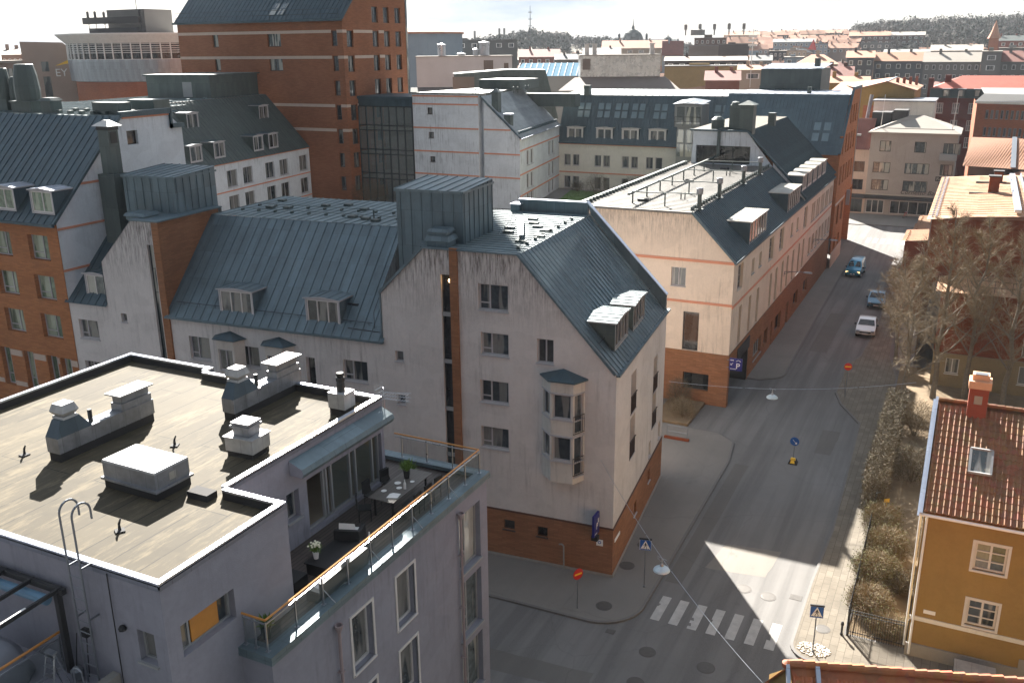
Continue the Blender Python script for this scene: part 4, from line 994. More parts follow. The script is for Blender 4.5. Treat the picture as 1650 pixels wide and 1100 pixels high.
for u0, u1 in ((15.95,18.2),(21.75,24.15)): dormer(Mn, (-u1,.35), (-u0,.35), 12.12, 1.66, 1.55, DM, st=ST(3,1,.07,'wframe','glass',sill=False))
dormer(Mn, (-34.4,.4), (-32.75,.4), 12.38, 1.5, 1.5, DM, st=ST(2,1,.07,'wframe','glassb',sill=False))
DL = [MT['tealg'], MT['pkframe'], MT['coping']]
dormer(Mn, (-.5,1.35), (-.58,4.25), 12.25, 1.5, 1.65, [MT['tealg'], MT['gframe'], MT['copl'] if 'copl' in MT else MT['tealf']], st=ST(4,1,.06,'gframe','glass',sill=False))
dormer(Mn, (-.6,5.4), (-.7,8.4), 12.12, 1.5, 1.65, [MT['tealg'], MT['gframe'], MT['tealf']], st=ST(4,1,.06,'gframe','glass',sill=False))
# bay window on the front (two storeys) with small hipped roof
BY = M(); x0, x1, px = -3.75, -1.75, .95; f0, f1 = -3.2, -2.15   # plan: wall at y=0, front face at y=-.75
plan = [(-3.9,0),(-3.2,-.72),(-2.0,-.72),(-1.62,0)]
def baywall(z0, z1, wz=None):
    for a, b in zip(plan, plan[1:]):
        L = math.dist(a, b); ws = []
        if wz: ws = [(.12, L-.12, wz[0], wz[1])]
        if wz and a == plan[2]: ws = [(.1, L-.1, wz[0]-.85, wz[1])]
        wall(BY, a, b, rect(L, z0, z1), ws, .1)
        if ws: put(Mn, a, b, ws, .08, ST(1,1,.06,'pkframe','glass'), name='bay_window')
baywall(5.5, 8.35, (6.75,8.05)); baywall(8.35, 11.05, (9.05,10.35))
q = [(x,y,5.5) for x, y in plan]; BY.face(q[::-1]); BY.face([(x,y,5.0+.0) if y < 0 else (x,y,5.2) for x, y in plan][::-1]) if False else None
for a, b in zip(plan, plan[1:]): 
    for z in (8.1,10.4,6.68,8.98): BY.bar((a[0]*1.0,a[1]-.03,z),(b[0],b[1]-.03,z),.08,.05,1)
Mn.part('bay', BY, [MT['mainw2'], MT['pkframe']])
m = M(); ap = (-2.75,.0,11.5); e = [(-4.05,.0,11.1),(-3.3,-.86,11.1),(-1.9,-.86,11.1),(-1.45,.0,11.1)]
for a, b in zip(e, e[1:]): m.face([a, b, ap]); m.face([(a[0],a[1],11.02),(b[0],b[1],11.02),b,a])
m.face([(x,y,11.02) for x,y,_ in e][::-1]); Mn.part('bay_roof', m, MT['teald'])
m = M()
for z in (6.0,8.3):
    a = Vector((-1.97,-.78,z)); b = Vector((-1.6,-.08,z)); m.bar(a, b, .03); m.bar(a+Vector((0,0,.95)), b+Vector((0,0,.95)), .03)
    for i in range(7): p = a.lerp(b, i/6); m.tube(p, p+Vector((0,0,.95)), .01, n=4)
Mn.part('bay_railing', m, MT['black'])
# french balcony rails on the street side
m = M()
for s, z in ((3.4,8.1),(3.4,5.45),(9.3,7.2),(9.3,4.9)):
    for i in range(9): t_ = s+i*.14; m.box(-t_*.028+.02,-t_*.028+.05,t_-.01,t_+.01,z,z+1.0)
    m.box(-s*.028-.0,-s*.028+.06,s,s+1.2,z+.97,z+1.0)
Mn.part('window_rail', m, MT['brframe'])
# small bays on the wing front
for u in (19.9,23.3):
    m = M(); pl = [(-u-.95,0),(-u-.6,-.6),(-u+.6,-.6),(-u+.95,0)]
    for a, b in zip(pl, pl[1:]):
        L = math.dist(a, b); ws = [(.1,L-.1,9.1,10.4)] if L > .8 else []
        wall(m, a, b, rect(L,4.0,11.0), ws, .08)
        if ws: put(Mn, a, b, ws, .06, ST(2,1,.07,'pkframe','glass'), name='bay_window')
    m.face([(x,y,4.0) for x, y in pl][::-1]); Mn.part('bay', m, MT['mainw2'])
    m = M(); ee = [(-u-1.15,0,11.0),(-u-.75,-.78,11.0),(-u+.75,-.78,11.0),(-u+1.15,0,11.0)]
    for a, b in zip(ee, ee[1:]): m.face([a, b, (-u,0,11.36)])
    m.face([(x,y,10.98) for x,y,_ in ee][::-1]); Mn.part('bay_roof', m, MT['teald'])
# service ladder rail along the rake, snow guards, roof walkway and vents
m = M(); A_ = Vector((-13.3,.35,12.4)); B_ = Vector((-13.3,4.9,17.1))
for dx in (0,-.5):
    m.tube(A_+Vector((dx,0,.9)), B_+Vector((dx,0,.9)), .02, n=4)
    for i in range(6): p = A_.lerp(B_, i/5)+Vector((dx,0,0)); m.tube(p, p+Vector((0,0,.9)), .02, n=4)
m.bar((-13.4,.2,12.25),(-15.4,.2,12.3),.04); m.box(-16.1,-15.3,1.2,1.6,13.3,13.4)
for y, z in ((.45,12.65),): m.tube((-14.0,y,z),(-27.4,y,z),.02,n=4); 
for i in range(12): m.tube((-14.2-i*1.15,.45,12.45),(-14.2-i*1.15,.45,12.68),.015,n=3)
m.tube((-1.0,.3,12.95),(-1.25,11.8,12.95),.02,n=4)
Mn.part('roof_rail', m, MT['dark'])
m = M()
def vent(x, y, z, w=.45, d=.3, h=.12, mi=0): m.box(x-w/2, x+w/2, y-d/2, y+d/2, z, z+h)
rn = random.Random(11)
for x, y in ((-15.2,7.6),(-16.6,5.9),(-17.5,6.3),(-18.6,6.6),(-19.3,9.2),(-21.2,10.4),(-24.4,8.2),(-25.6,8.0),(-22.5,9.7),(-14.4,10.0),(-26.5,10.6)): vent(x, y, 17.17, .5, .4, .14)
for i in range(11):
    for y in (6.8,8.6): m.box(-26.9+i*1.25,-26.8+i*1.25,y-.15,y+.1,17.17,17.3)
for y in (7.0,8.8): m.tube((-27.4,y,17.3),(-13.6,y,17.3),.015,n=4)
m.tube((-17.0,6.4,17.2),(-17.0,6.4,17.75),.05,n=6)
for x, y in ((-5.75,4.6),(-6.2,3.0),(-6.0,6.2),(-6.8,7.2),(-7.4,8.2),(-7.9,9.4),(-7.8,5.2),(-8.2,6.4)): vent(x, y, 17.17, .55, .35, .12)
for i in range(8): m.box(-5.75,-5.6,1.2+i*1.25,1.35+i*1.25,17.17,17.33)
m.tube((-5.7,1,17.33),(-5.7,10.5,17.33),.015,n=4); m.tube((-7.6,3.2,17.4),(-9.2,9.8,17.4),.02,n=4); m.bar((-6.3,3.2,17.5),(-8.4,8.6,17.5),.32,.05,1)
for x, y in ((-6.6,3.9),(-7.4,6.0),(-8.1,7.9)): m.box(x-.03,x+.03,y-.03,y+.03,17.17,17.48)
Mn.part('roof_vents', m, [MT['tealg'], MT['alu']])
m = M(); m.path([(-2.9,-.12,1.55),(-2.75,-.16,1.62),(-2.62,-.2,1.55),(-2.6,-.2,.2)], .045, 8); Mn.part('gas_pipe', m, MT['concrete'])
# notice and street name plate
m = M(); m.box(-.86,-.5,-.055,-.03,1.88,2.24); Mn.part('notice', m, MT['whitep'])
m = M(); m.lathe((0,0,0),[(.09,0),(.09,.01),(.055,.01),(.055,0)],14); o = Mn.part('notice_mark', m, MT['blue']); o.location = (-.68,-.06,2.09); o.rotation_euler = (R(90),0,0)
m = M(); m.box(-.0,.03,.35,1.35,2.0,2.18); o = Mn.part('street_plate', m, MT['whitep']); o.location = (.02,0,0)
MT['skyl'] = plain('skylight_glass', lin((104,124,132)), .12, .0, .3, .8)
# ---------------------------------------------------------------- C: orange brick house at the left edge
C = B('brick_house', 'orange brick house with dark sheet roof and white gable at the left edge', 'building', (-57,42,0))
BS = ST(2,1,.075,'pkframe','glassg',vent=True,split=[.55],sill=False)
m = C.M(); X0 = -64.; L = 14.0
cw = []
for z0 in (14.5,11.9,9.35): 
    for xx in (-52.84,-56.35,-59.9,-63.2): cw.append((xx-X0, xx-X0+1.85, z0, z0+1.6))
for xx in (-51.6,-52.9,-55.2,-57.5,-59.8,-62.1): cw.append((xx-X0, xx-X0+1.0, 5.4, 8.1))
C.fac(m, (X0,38.25), (-50,38.25), rect(L,0,17.0), cw, .3, BS)
wall(m, (-50,38.25), (-50,38.3), rect(.05,0,17)); C.part('brick_wall', m, MT['rust'])
m = C.M(); m.box(X0,-50.0,38.19,38.25,7.7,8.2) if False else None
for a, b in ((-64,-62.2),(-61,-59.9),(-58.7,-57.6),(-56.4,-55.3),(-54.1,-53.0),(-51.8+.0,-51.7),(-50.55,-50.0)): m.box(a,b,38.2,38.25,7.65,8.05); m.box(a,b,38.2,38.25,5.5,5.8)
C.part('band', m, MT['band'])
m = C.M(); C.fac(m, (-50,38.28), (-50,49.4), [(0,0),(11.1,0),(11.1,21.9),(10.0,22.85),(5.9,22.85),(0,17.0)], [(6.25,7.15,21.1,22.0,ST(1,1,.05,'brframe','glassd',sill=False))], .2)
wall(m, (-50,49.4), (-64,49.4), rect(14,0,22)); C.part('gable_wall', m, MT['white'])
m = C.M()
for z, y0, y1 in ((22.78,44.3,48.3),(19.05,40.2,44.6),(16.5,38.3,42.6),(13.9,38.3,41.2)): m.box(-50.0,-49.94,y0,y1,z,z+.14)
C.part('string_course', m, MT['oband'])
m = C.M(); roof(m, [(-64.5,38.0,16.9),(-49.85,38.0,16.9),(-49.85,44.1,22.95),(-64.5,44.1,22.95)], 0, .62); m.box(-64.5,-49.9,37.85,38.05,16.75,16.9)
m.bar((-49.9,38.0,16.95),(-49.9,44.1,23.0),.2,.16); m.box(-50.1,-49.8,44.1,48.4,22.9,23.25); m.box(-50.1,-49.8,48.3,48.45,21.9,23.2); m.box(-50.1,-49.8,48.3,49.5,21.9,22.2)
C.part('roof', m, MT['teald'])
m = C.M(); roof(m, [(-68,44.1,22.96),(-50.1,44.1,22.96),(-50.1,49.5,22.96),(-68,49.5,22.96)], 0, .62, d=(0,1,0)); roof(m, [(-86,49.5,22.7),(-57,49.5,22.7),(-66,66,22.2),(-96,66,22.2)], 0, .62, d=(-.13,1,0)); C.part('flat_roof', m, MT['tealf'])
m = C.M()
for i in range(6): m.box(-57.6+i*1.1,-57.3+i*1.1,44.6,44.9,22.98,23.2); m.box(-57.3+i*1.1,-57.0+i*1.1,46.6,46.9,22.98,23.2)
m.box(-53.4,-50.9,45.0,46.0,23,23.75); m.box(-57.8,-56.8,44.5,45.4,23,23.8); m.frust(-57.9,-56.7,44.4,45.5,23.8,24.0,.2,.2); m.box(-54.5,-52,49,50.5,23,23.7); m.box(-60.5,-59.5,46.2,47.2,23,23.7)
C.part('roof_vents', m, MT['tealg'])
for k, (x, y, r, h, lb) in enumerate([(-59.8,45.2,.85,2.4,'big ribbed round vent cowl on the roof of the brick house'),(-62.6,46.6,.65,1.5,'lower round vent cowl left of the big one on the brick house'),(-63.6,46.2,.5,2.1,'vent cowl cut by the left edge of the picture on the brick house')]):
    T = B('vent_cowl', lb, 'roof vent', (x,y,22.98), group='round vent cowls on the brick house', world=False)
    m = M(); m.box(-r*1.15,r*1.15,-r*.8,r*.8,0,.7); m.box(-r*1.3,r*1.3,-r*.95,r*.95,.7,.78); T.part('base', m, MT['tealg'])
    m = M(); m.lathe((0,0,.78), [(r*.95,0),(r*1.0,h*.3),(r*.9,h*.7),(r*.72,h),(r*.6,h+.05),(0,h+.05)], 14); T.part('cowl', m, MT['tealg'])
for u0, u1 in ((-52.15,-50.1),(-55.7,-53.6),(-59.2,-57.2),(-62.7,-60.7)):
    dormer(C, (u0,38.38), (u1,38.38), 17.45, 1.5, 1.5, [MT['teald'], MT['pkframe'], MT['coping']], st=ST(2,1,.08,'wframe','glassg',split=[.55],sill=False))
T = B('sheet_chimney', 'tall dark sheet metal chimney with bright cap in front of the white gable', 'chimney', (-48.9,42.1,12))
m = T.M(); m.box(-49.35,-48.45,41.7,42.5,12,22.3); m.box(-49.6,-48.2,41.5,42.8,12,19.6); m.box(-49.0,-47.6,42.2,43.1,12,19.2); T.part('shaft', m, MT['tealg'])
m = T.M(); m.frust(-49.6,-48.2,41.5,42.7,22.55,22.9,.5,.5); T.part('cap', m, MT['zincw'])
m = T.M(); m.box(-48.445,-48.42,41.85,42.35,21.5,22.2); m.box(-49.4,-48.4,41.68,42.52,22.3,22.55); T.part('opening', m, MT['black'])

# ---------------------------------------------------------------- E: white wing with dark dormer roof running back to the tower
Eo = (-89.4,113,0); ea = math.atan2(113-45,-89.4+80.5)   # direction of the eave away from the camera
E_ = B('white_wing', 'long white wing with dark dormered roof leading to the tall brick tower', 'building', (-80.5,45,0), ea-R(90), world=False)
# local y runs along the eave away from the camera, +x is the outside (towards the courtyard)
m = M(); LE = 68.6; ew = []
pxs = [29.4,33.2,38.6,42.2,47.9,51.5,56.8,60.4,65.7]
for y in pxs: ew += [(y,y+2.2,9.85,12.05),(y,y+2.2,6.55,8.75)]
E_.fac(m, (0,0), (0,LE), rect(LE,4.8,13.1), ew, .15, ST(2,1,.08,'pkframe','glass',split=[.5]), merged=True); E_.part('wall', m, MT['white'])
m = M(); 
for z in (12.9,9.3,6.0): m.box(0,.06,0,LE,z,z+.16)
E_.part('string_course', m, MT['oband'])
m = M(); roof(m, [(.25,0,13.05),(.25,LE,13.05),(-6.6,LE,20.6),(-6.6,0,20.6)], 0, .7); m.face([(.25,LE,13.05),(-6.6,LE,20.6),(-6.6,LE,13)]); E_.part('roof', m, MT['tealg'])
m = M(); roof(m, [(-6.6,0,20.62),(-6.6,LE,20.62),(-22,LE,20.62),(-22,0,20.62)], 0, .7, d=(1,0,0))
for i in range(14): m.box(-7.6,-7.2,8+i*3.6,8.4+i*3.6,20.6,20.85)
E_.part('flat_roof', m, MT['tealf'])
m = M(); m.box(-18,-7.5,LE-12,LE-.5,20.6,23.6); m.box(-18.3,-7.2,LE-12.3,LE-.2,23.6,23.8); m.box(-12,-10.5,LE-12.05,LE-12,20.8,22.8,1); E_.part('plant_room', m, [MT['tealg'], MT['gframe']])
for y, z, x in ((41.4,13.75,-.35),(46.2,13.75,-.35),(55,13.75,-.35),(58.7,13.75,-.35),(62.2,17.3,-3.8),(46,17.3,-3.8),(33,13.75,-.35)):
    dormer(E_, (x,y), (x,y+2.4), z, 2.1, 1.9, [MT['tealg'], MT['pkframe'], MT['teald']], st=ST(2,1,.12,'pkframe','glass',sill=False))

# ---------------------------------------------------------------- D: brick tower
D = B('brick_tower', 'tall rust brick office tower with pale bands and sloping dark roof', 'building', (-98,122,0))
m = D.M(); XL = -114.4; LT = -83-XL
tw1 = []; 
for i in range(8):
    z0 = 27.35-3.45*i
    if z0 < 5: break
    tw1.append((-84.98-XL,-84.0-XL,z0,z0+2.1,ST(1,1,.1,'brframe','glass',vent=True,sill=False)))
    if z0 > 22: tw1 += [(-96.7-XL,-94.2-XL,z0,z0+2.1,ST(2,1,.1,'brframe','glassb',split=[.42],sill=False)), (-107.4-XL,-106.3-XL,z0,z0+2.1,ST(1,1,.1,'brframe','glassb',sill=False))]
D.fac(m, (XL,114.45), (-83,114.45), rect(LT,0,30.9), tw1, .25, merged=True)
tr = []
for i in range(10):
    z0 = 34.1-3.45*i
    if z0 < 5: break
    for y in (121.95,125.0,128.2)+((115.4,) if i > 1 else ()): tr.append((y-114.45, y-114.45+1.6, z0, z0+2.25))
D.fac(m, (-83,114.45), (-83,131.2), [(0,0),(16.75,0),(16.75,38),(7.5,38),(0,30.9)], tr, .25, ST(2,1,.09,'brframe','glass',vent=True,split=[.45],sill=False), merged=True)
wall(m, (-83,131.2), (XL,131.2), rect(LT,0,30)); wall(m, (XL,131.2), (XL,114.45), rect(16.75,0,30.9)); D.part('wall', m, MT['rustt'])
m = D.M()
for z, x0, x1, y1 in ((29.15,XL,-85.0,0),(25.6,XL,-85.1,0),(18.8,XL,-85.1,1),(15.3,XL,-85.1,1)):
    m.box(x0, x1-.0, 114.4, 114.45, z, z+.42); m.box(-84.0,-83,114.4,114.45,z,z+.42); m.box(-83,-82.95,114.4,115.35,z,z+.42); m.box(-83,-82.95,117.1,121.9,z,z+.42); m.box(-83,-82.95,123.6,125,z,z+.42)
D.part('band', m, MT['band'])
m = D.M(); ts = []
for i in range(10):
    for x in (3,8,13,17.5): ts.append((x,x+1.6,42+i*3.9,44.2+i*3.9))
D.fac(m, (-104,121.6), (-83,121.6), rect(21,30,85), ts, .25, ST(2,1,.09,'brframe','glass',sill=False), merged=True)
wall(m, (-83,121.6), (-83,131.2), rect(9.6,37.9,85)); wall(m, (-83,131.2), (-104,131.2), rect(21,30,85)); wall(m, (-104,131.2), (-104,121.6), rect(9.6,30,85)); m.box(-104,-83,121.6,131.2,84.9,85.1)
D.part('shaft_wall', m, MT['rustt'])
m = D.M(); roof(m, [(XL-.4,114.1,30.95),(-82.9,114.1,30.95),(-82.9,121.5,38.1),(XL-.4,121.5,38.1)], 0, .8); m.box(XL-.5,-82.8,113.9,114.2,30.75,31.05); m.bar((-82.8,114.1,31.0),(-82.8,121.5,38.2),.3,.2); m.box(XL,-82.9,121.5,131.4,38.0,38.2)
D.part('roof', m, MT['teald'])
m = D.M()
for x in (-95.9,-94.4): 
    for k in (0,1): m.face([(x-.5,114.9+k*.9,31.85+k*.87),(x+.5,114.9+k*.9,31.85+k*.87),(x+.5,115.7+k*.9,32.62+k*.87),(x-.5,115.7+k*.9,32.62+k*.87)])
D.part('skylight', m, MT['glassb'])
m = D.M(); guard(m, [(XL,114.2,31.1),(-83.4,114.2,31.1)], 1.3, .03, 4, 2, 3.0); D.part('roof_guard', m, MT['dark'])
m = D.M(); m.box(-83.6,-82.9,131.2,131.6,4,38); D.part('glass_edge', m, MT['glassb'])
# low lower wing hiding its foot: glass connector
K_ = B('glass_link', 'glazed stair link between the brick tower and the white house', 'building', (-77.5,119,4.8))
m = K_.M(); m.box(-83,-73.6,117.3,126,18.9,20.3); m.box(-83,-73.5,117.0,117.3,19.9,20.3); K_.part('roof', m, MT['teald'])
m = K_.M()
for i in range(8): x = -82.95+i*1.33; m.box(x-.06,x+.06,117.1,117.3,4.8,18.9)
for z in (4.8,8.3,9.1,11.9,12.6,15.4,16.1,18.8): m.box(-83,-73.6,117.12,117.28,z,z+.13)
K_.part('frame', m, MT['dark'])
m = K_.M()
for z in (8.4,11.9,15.5): m.box(-83,-73.6,117.5,125,z,z+.35)
m.box(-83,-73.6,124,125,4.8,18.9); K_.part('floor_slab', m, MT['concrete'])
m = K_.M(); m.face([(-83,117.2,4.8),(-73.6,117.2,4.8),(-73.6,117.2,18.9),(-83,117.2,18.9)])
t = NT('link_glass'); t.set('Base Color', (.25,.28,.27,1)); t.set('Roughness', .05); t.set('Alpha', .55); t.set('Specular IOR Level', .8); MT['linkg'] = t.mat
K_.part('glazing', m, MT['linkg'])

# ---------------------------------------------------------------- F: white gable house by the courtyard
F = B('white_gable_house', 'dirty white house with terracotta bands and sunlit ribbed roof', 'building', (-64,125,4.8))
m = F.M()
F.fac(m, (-73.5,117.2), (-62.8,117.2), rect(10.7,4.8,20.8), [(2.4,3.3,17.95,18.85),(2.5,3.4,14.6,15.45),(2.6,3.5,11.2,12.0)], .2, ST(1,1,.1,'brframe','glass'), merged=True)
F.fac(m, (-61.95,117.2), (-56.4,117.2), [(0,4.8),(5.55,4.8),(5.55,14.95),(.2,19.6),(0,19.6)])
wall(m, (-62.8,117.2), (-62.8,118.3), rect(1.1,4.8,20.5)); wall(m, (-61.95,118.3), (-61.95,117.2), rect(1.1,4.8,19.6)); wall(m, (-62.8,118.3), (-61.95,118.3), rect(.85,4.8,20))
Lf = math.hypot(4.3,23.6); fw = []
for z0 in (10.85,7.55,4.95):
    for s in (3.6,5.8,16.7,19.2): fw.append((s,s+1.5,z0,z0+(2.1 if z0 > 5 else 1.9)))
F.fac(m, (-56.4,117.2), (-60.7,140.8), rect(Lf,4.8,15.0), fw, .18, ST(2,1,.09,'pkframe','glass'), merged=True)
wall(m, (-73.5,140), (-73.5,117.2), rect(22.8,4.8,20.8)); F.part('wall', m, MT['white'])
m = F.M()
for z in (20.35,19.25,15.95,12.65,9.4): m.box(-73.5,-62.8,117.13,117.2,z,z+.2)
for z in (15.95,12.65,9.4): m.box(-61.95,-56.4,117.13,117.2,z,z+.2) if z < 14 else m.box(-61.95,-57.8,117.13,117.2,z,z+.2)
for z in (14.75,13.15,9.85,6.9): m.bar((-56.36,117.2,z+.1),(-60.66,140.8,z+.1),.08,.18)
F.part('string_course', m, MT['oband'])
m = F.M(); roof(m, [(-56.1,117.0,14.95),(-60.55,140.9,14.95),(-66.9,140.9,20.5),(-62.4,117.0,20.5)], 0, .5, .07); m.bar((-56.05,117,14.9),(-60.45,140.8,14.9),.2,.15,1)
m.bar((-56.2,117.05,15.0),(-62.4,117.05,20.55),.16,.2,2)
for i in range(22): 
    t_ = (i+.5)/22; m.box(-56.9-4.3*t_,-56.6-4.3*t_,117.2+23.4*t_,117.4+23.4*t_,15.5,15.9,2)
F.part('ribbed_roof', m, [metal('weathered_light_sheet', lin((150,158,164)), .45, .3), MT['coping'], MT['teald']])
m = F.M(); m.face([(-73.8,117.0,20.85),(-62.6,117.0,20.85),(-67,141,20.7),(-73.8,141,20.7)]); m.box(-73.8,-62.5,116.95,117.2,20.75,20.95)
m.box(-71,-64,133,140,20.8,22.2); F.part('flat_roof', m, MT['tealg'])
m = F.M(); m.box(-61.2,-60.2,118.2,119.2,17.0,21.0); m.frust(-61.4,-60,118,119.4,21.0,21.6,.7,.7); m.box(-59.2,-58.2,118,118.9,14.9,18.0); m.box(-59.3,-58.1,117.9,119.0,18.0,18.2,1); F.part('chimney', m, [MT['tealg'], MT['coping']])
m = F.M()
for x, y in ((-64,118),(-63.6,118),(-61.6,126),(-61.0,126.2),(-62,131),(-61.6,131.2),(-64.2,137)): m.tube((x,y,20.6),(x,y,21.3),.06,n=5); m.lathe((x,y,21.3),[(.15,0),(.15,.12),(0,.2)],6)
F.part('vent_pipe', m, MT['tealg'])

# ---------------------------------------------------------------- G: long courtyard building with big dark roof
G = B('courtyard_house', 'long white courtyard building with large dark roof, skylights and dormers', 'building', (-42,145,4.8))
m = G.M(); gws = []
for x in (-59.8,-54.55,-49.9,-45.95):
    for dz in (10.35-1.8,):
        gws += [(x+60.7,x+60.7+1.15,8.6,10.4),(x+60.7+1.5,x+60.7+2.65,8.6,10.4)]
    gws += [(x+60.7,x+60.7+1.15,4.95,6.9),(x+60.7+1.5,x+60.7+2.65,4.95,6.9)]
G.fac(m, (-60.7,140.8), (-26,140.8), rect(34.7,4.8,12.15), gws, .18, ST(1,1,.1,'pkframe','glass'), merged=True)
wall(m, (-26,152), (-60.7,152), rect(34.7,4.8,12)); G.part('wall', m, MT['cream'])
m = G.M(); m.box(-60.6,-40,140.72,140.8,11.95,12.2); m.box(-60.6,-40,140.74,140.8,7.45,7.65); G.part('string_course', m, MT['oband'])
m = G.M(); roof(m, [(-61,140.6,12.1),(-26,140.6,12.1),(-26,144.0,19.55),(-61,144.0,19.45)], 0, .45, .05); m.box(-61,-40,140.4,140.65,12.1,12.3); G.part('roof', m, MT['teald'])
m = G.M(); roof(m, [(-61,144.0,19.5),(-26,144.0,19.6),(-26,150,20.3),(-61,150,20.2)], 0, 1.1, d=(0,1,0)); roof(m, [(-61,152.5,19.5),(-26,152.5,19.6),(-26,150,20.3),(-61,150,20.2)], 0, 1.1); G.part('top_roof', m, MT['copl'] if 'copl' in MT else MT['tealf'])
m = G.M()
for x in (-57.4,-54.0,-51.1,-48.3,-44.7,-35.2,-32.1):
    for dx in (0,1.2):
        for z in (16.1,17.3):
            y = 140.6+3.4*(z-12.1)/7.4; k = 3.4/7.4
            m.face([(x-.9+dx,y-.1,z),(x+.1+dx,y-.1,z),(x+.1+dx,y-.1+1.0*k,z+1.0),(x-.9+dx,y-.1+1.0*k,z+1.0)], 0)
            m.bar((x-.9+dx,y-.12,z),(x+.1+dx,y-.12,z),.08,.08,1); m.bar((x-.9+dx,y-.12,z),(x-.9+dx,y-.12+1.15*k,z+1.15),.08,.08,1); m.bar((x+.1+dx,y-.12,z),(x+.1+dx,y-.12+1.15*k,z+1.15),.08,.08,1)
G.part('skylight', m, [MT['skyl'], MT['teald']])
for x in (-59.4,-54.4,-50.1,-45.7): dormer(G, (x,141.0), (x+2.8,141.0), 12.4, 2.3, 1.2, [MT['teald'], MT['wframe'], MT['alu']], st=ST(2,1,.22,'wframe','glass',sill=False))
m = G.M(); m.box(-28.4,-20.2,137.5,146,20.0,23.7); G.part('plant_room', m, MT['tealg'])
m = G.M(); roof(m, [(-28.6,137.3,23.75),(-20,137.3,23.75),(-20,146.2,24.3),(-28.6,146.2,24.3)], 0, .9, d=(0,1,0)); G.part('plant_room_roof', m, MT['coping'])
m = G.M(); m.box(-21.3,-20.6,138,138.8,24,25.1); m.box(-29.8,-28.8,143.8,145,19.6,21.2); m.box(-57.7,-56.8,143.8,144.8,19.4,21); m.box(-66.5,-57.2,139,141,17.9,19.9); G.part('chimney', m, MT['tealg'])
# street end in brick (K)
Kb = B('brick_street_end', 'rust brick street end of the courtyard block above the arcade', 'building', (-16,128,0))
m = Kb.M(); kw = []
for z0 in (17.3,13.9,10.2):
    for y in (121.2,123.9,126.4,128.9,131.4): 
        if z0 > 16 and y < 126: continue
        kw.append((y-119.6,y-119.6+1.15,z0,z0+2.3))
for y in (122.0,125.6): kw.append((y-119.6,y-119.6+1.6,5.2,7.6))
for y in (121.5,125.0,127.6): kw.append((y-119.6,y-119.6+1.4,1.4,3.6))
Kb.fac(m, (-14.6,119.6), (-14.6,135), [(0,0),(9.2,0),(9.2,21.4),(8.0,21.4),(0,14.2)], [w for w in kw if w[1] < 9.2], .35, ST(1,1,.08,'brframe','glassd',sill=False), merged=True)
Kb.fac(m, (-14.6,128.8), (-14.6,135.6), rect(6.8,8.4,21.6), [(w[0]-9.2,w[1]-9.2,*w[2:]) for w in kw if w[0] > 9.2 and w[2] > 8.4], .35, ST(1,1,.08,'brframe','glassd',sill=False), merged=True)
wall(m, (-15.9,128.8), (-15.9,140), rect(11.2,0,8.4)); m.box(-16,-14.6,128.8,135.6,8.3,8.42); wall(m, (-14.6,135.6), (-28,135.6), rect(13.4,8,20.8)); wall(m, (-15,140), (-28,140), rect(13,0,8.4))
wall(m, (-30,119.6), (-14.6,119.6), rect(15.4,4,14.2)); Kb.part('wall', m, MT['rust'])
m = Kb.M(); m.box(-14.6,-14.55,119.6,128,7.9,8.15); m.box(-14.62,-14.54,119.6,128.8,0,2.0) ; Kb.part('band', m, MT['band'])
m = Kb.M(); roof(m, [(-30,119.4,14.1),(-14.8,119.4,14.1),(-14.8,126,20.9),(-30,126,20.9)], 0, .45, .05); m.bar((-14.65,119.4,14.25),(-14.65,127.7,21.6),.3,.2); m.box(-14.8,-14.5,127.6,135.7,21.4,21.75); m.face([(-30,119.4,14.1),(-30,126,20.9),(-30,135,20.9),(-30,135,14)]); Kb.part('roof', m, MT['teald'])
m = Kb.M(); roof(m, [(-30,126,20.9),(-14.8,126,20.9),(-14.8,137.5,20.9),(-30,137.5,20.9)], 0, 1.1, d=(0,1,0)); m.box(-20.4,-19.9,128,128.4,20.9,21.7,1); Kb.part('flat_roof', m, [MT['coping'], MT['tealg']])
m = Kb.M()
for x in (-17.9,-16.7):
    for z in (15.6,16.8):
        y = 119.4+6.6*(z-14.1)/6.8; m.face([(x-.4,y-.1,z),(x+.4,y-.1,z),(x+.4,y+.7,z+.9),(x-.4,y+.7,z+.9)])
Kb.part('skylight', m, MT['skyl'])
m = Kb.M(); m.tube((-14.3,132.5,9),(-14.3,132.5,21.5),.06,n=6); m.box(-14.55,-14.1,129.6,129.9,6.6,8.6); Kb.part('sign_bracket', m, MT['gframe'])
# glazed lift tower in the courtyard
GT = B('glazed_lift_tower', 'grey glazed lift tower with balcony standing before the dark courtyard roof', 'building', (-37,134,4.8))
m = GT.M(); m.box(-39.4,-35.4,133.1,137,15.8,18.9); m.box(-39.0,-36.5,133.3,138,4.8,15.8); GT.part('wall', m, plain('grey_panel', lin((122,124,126)), .5, .2))
m = GT.M(); m.face([(-39.6,132.8,19.0),(-37.6,132.8,19.25),(-37.6,137.2,19.6),(-39.6,137.2,19.3)]); m.face([(-37.6,132.8,19.25),(-35.2,132.8,19.0),(-35.2,137.2,19.3),(-37.6,137.2,19.6)]); GT.part('roof', m, MT['alu'])
m = GT.M()
for a, b, c, e in ((-39.0,-37.9,16.2,18.6),(-37.6,-36.6,16.2,18.6),(-36.5,-35.6,16.2,18.6)): m.box(a,b,133.03,133.09,c,e)
for z in (5.2,8.2,11.6,13.6):
    for a, b in ((-38.85,-37.9),(-37.6,-36.65)): m.box(a,b,133.23,133.29,z,z+1.8)
GT.part('lift_pane', m, MT['glassb'])
m = GT.M(); guard(m, [(-39.3,132.9,15.9),(-35.5,132.9,15.9)], 1.3, .03, 4, 2, 1.0); GT.part('guard', m, MT['dark'])

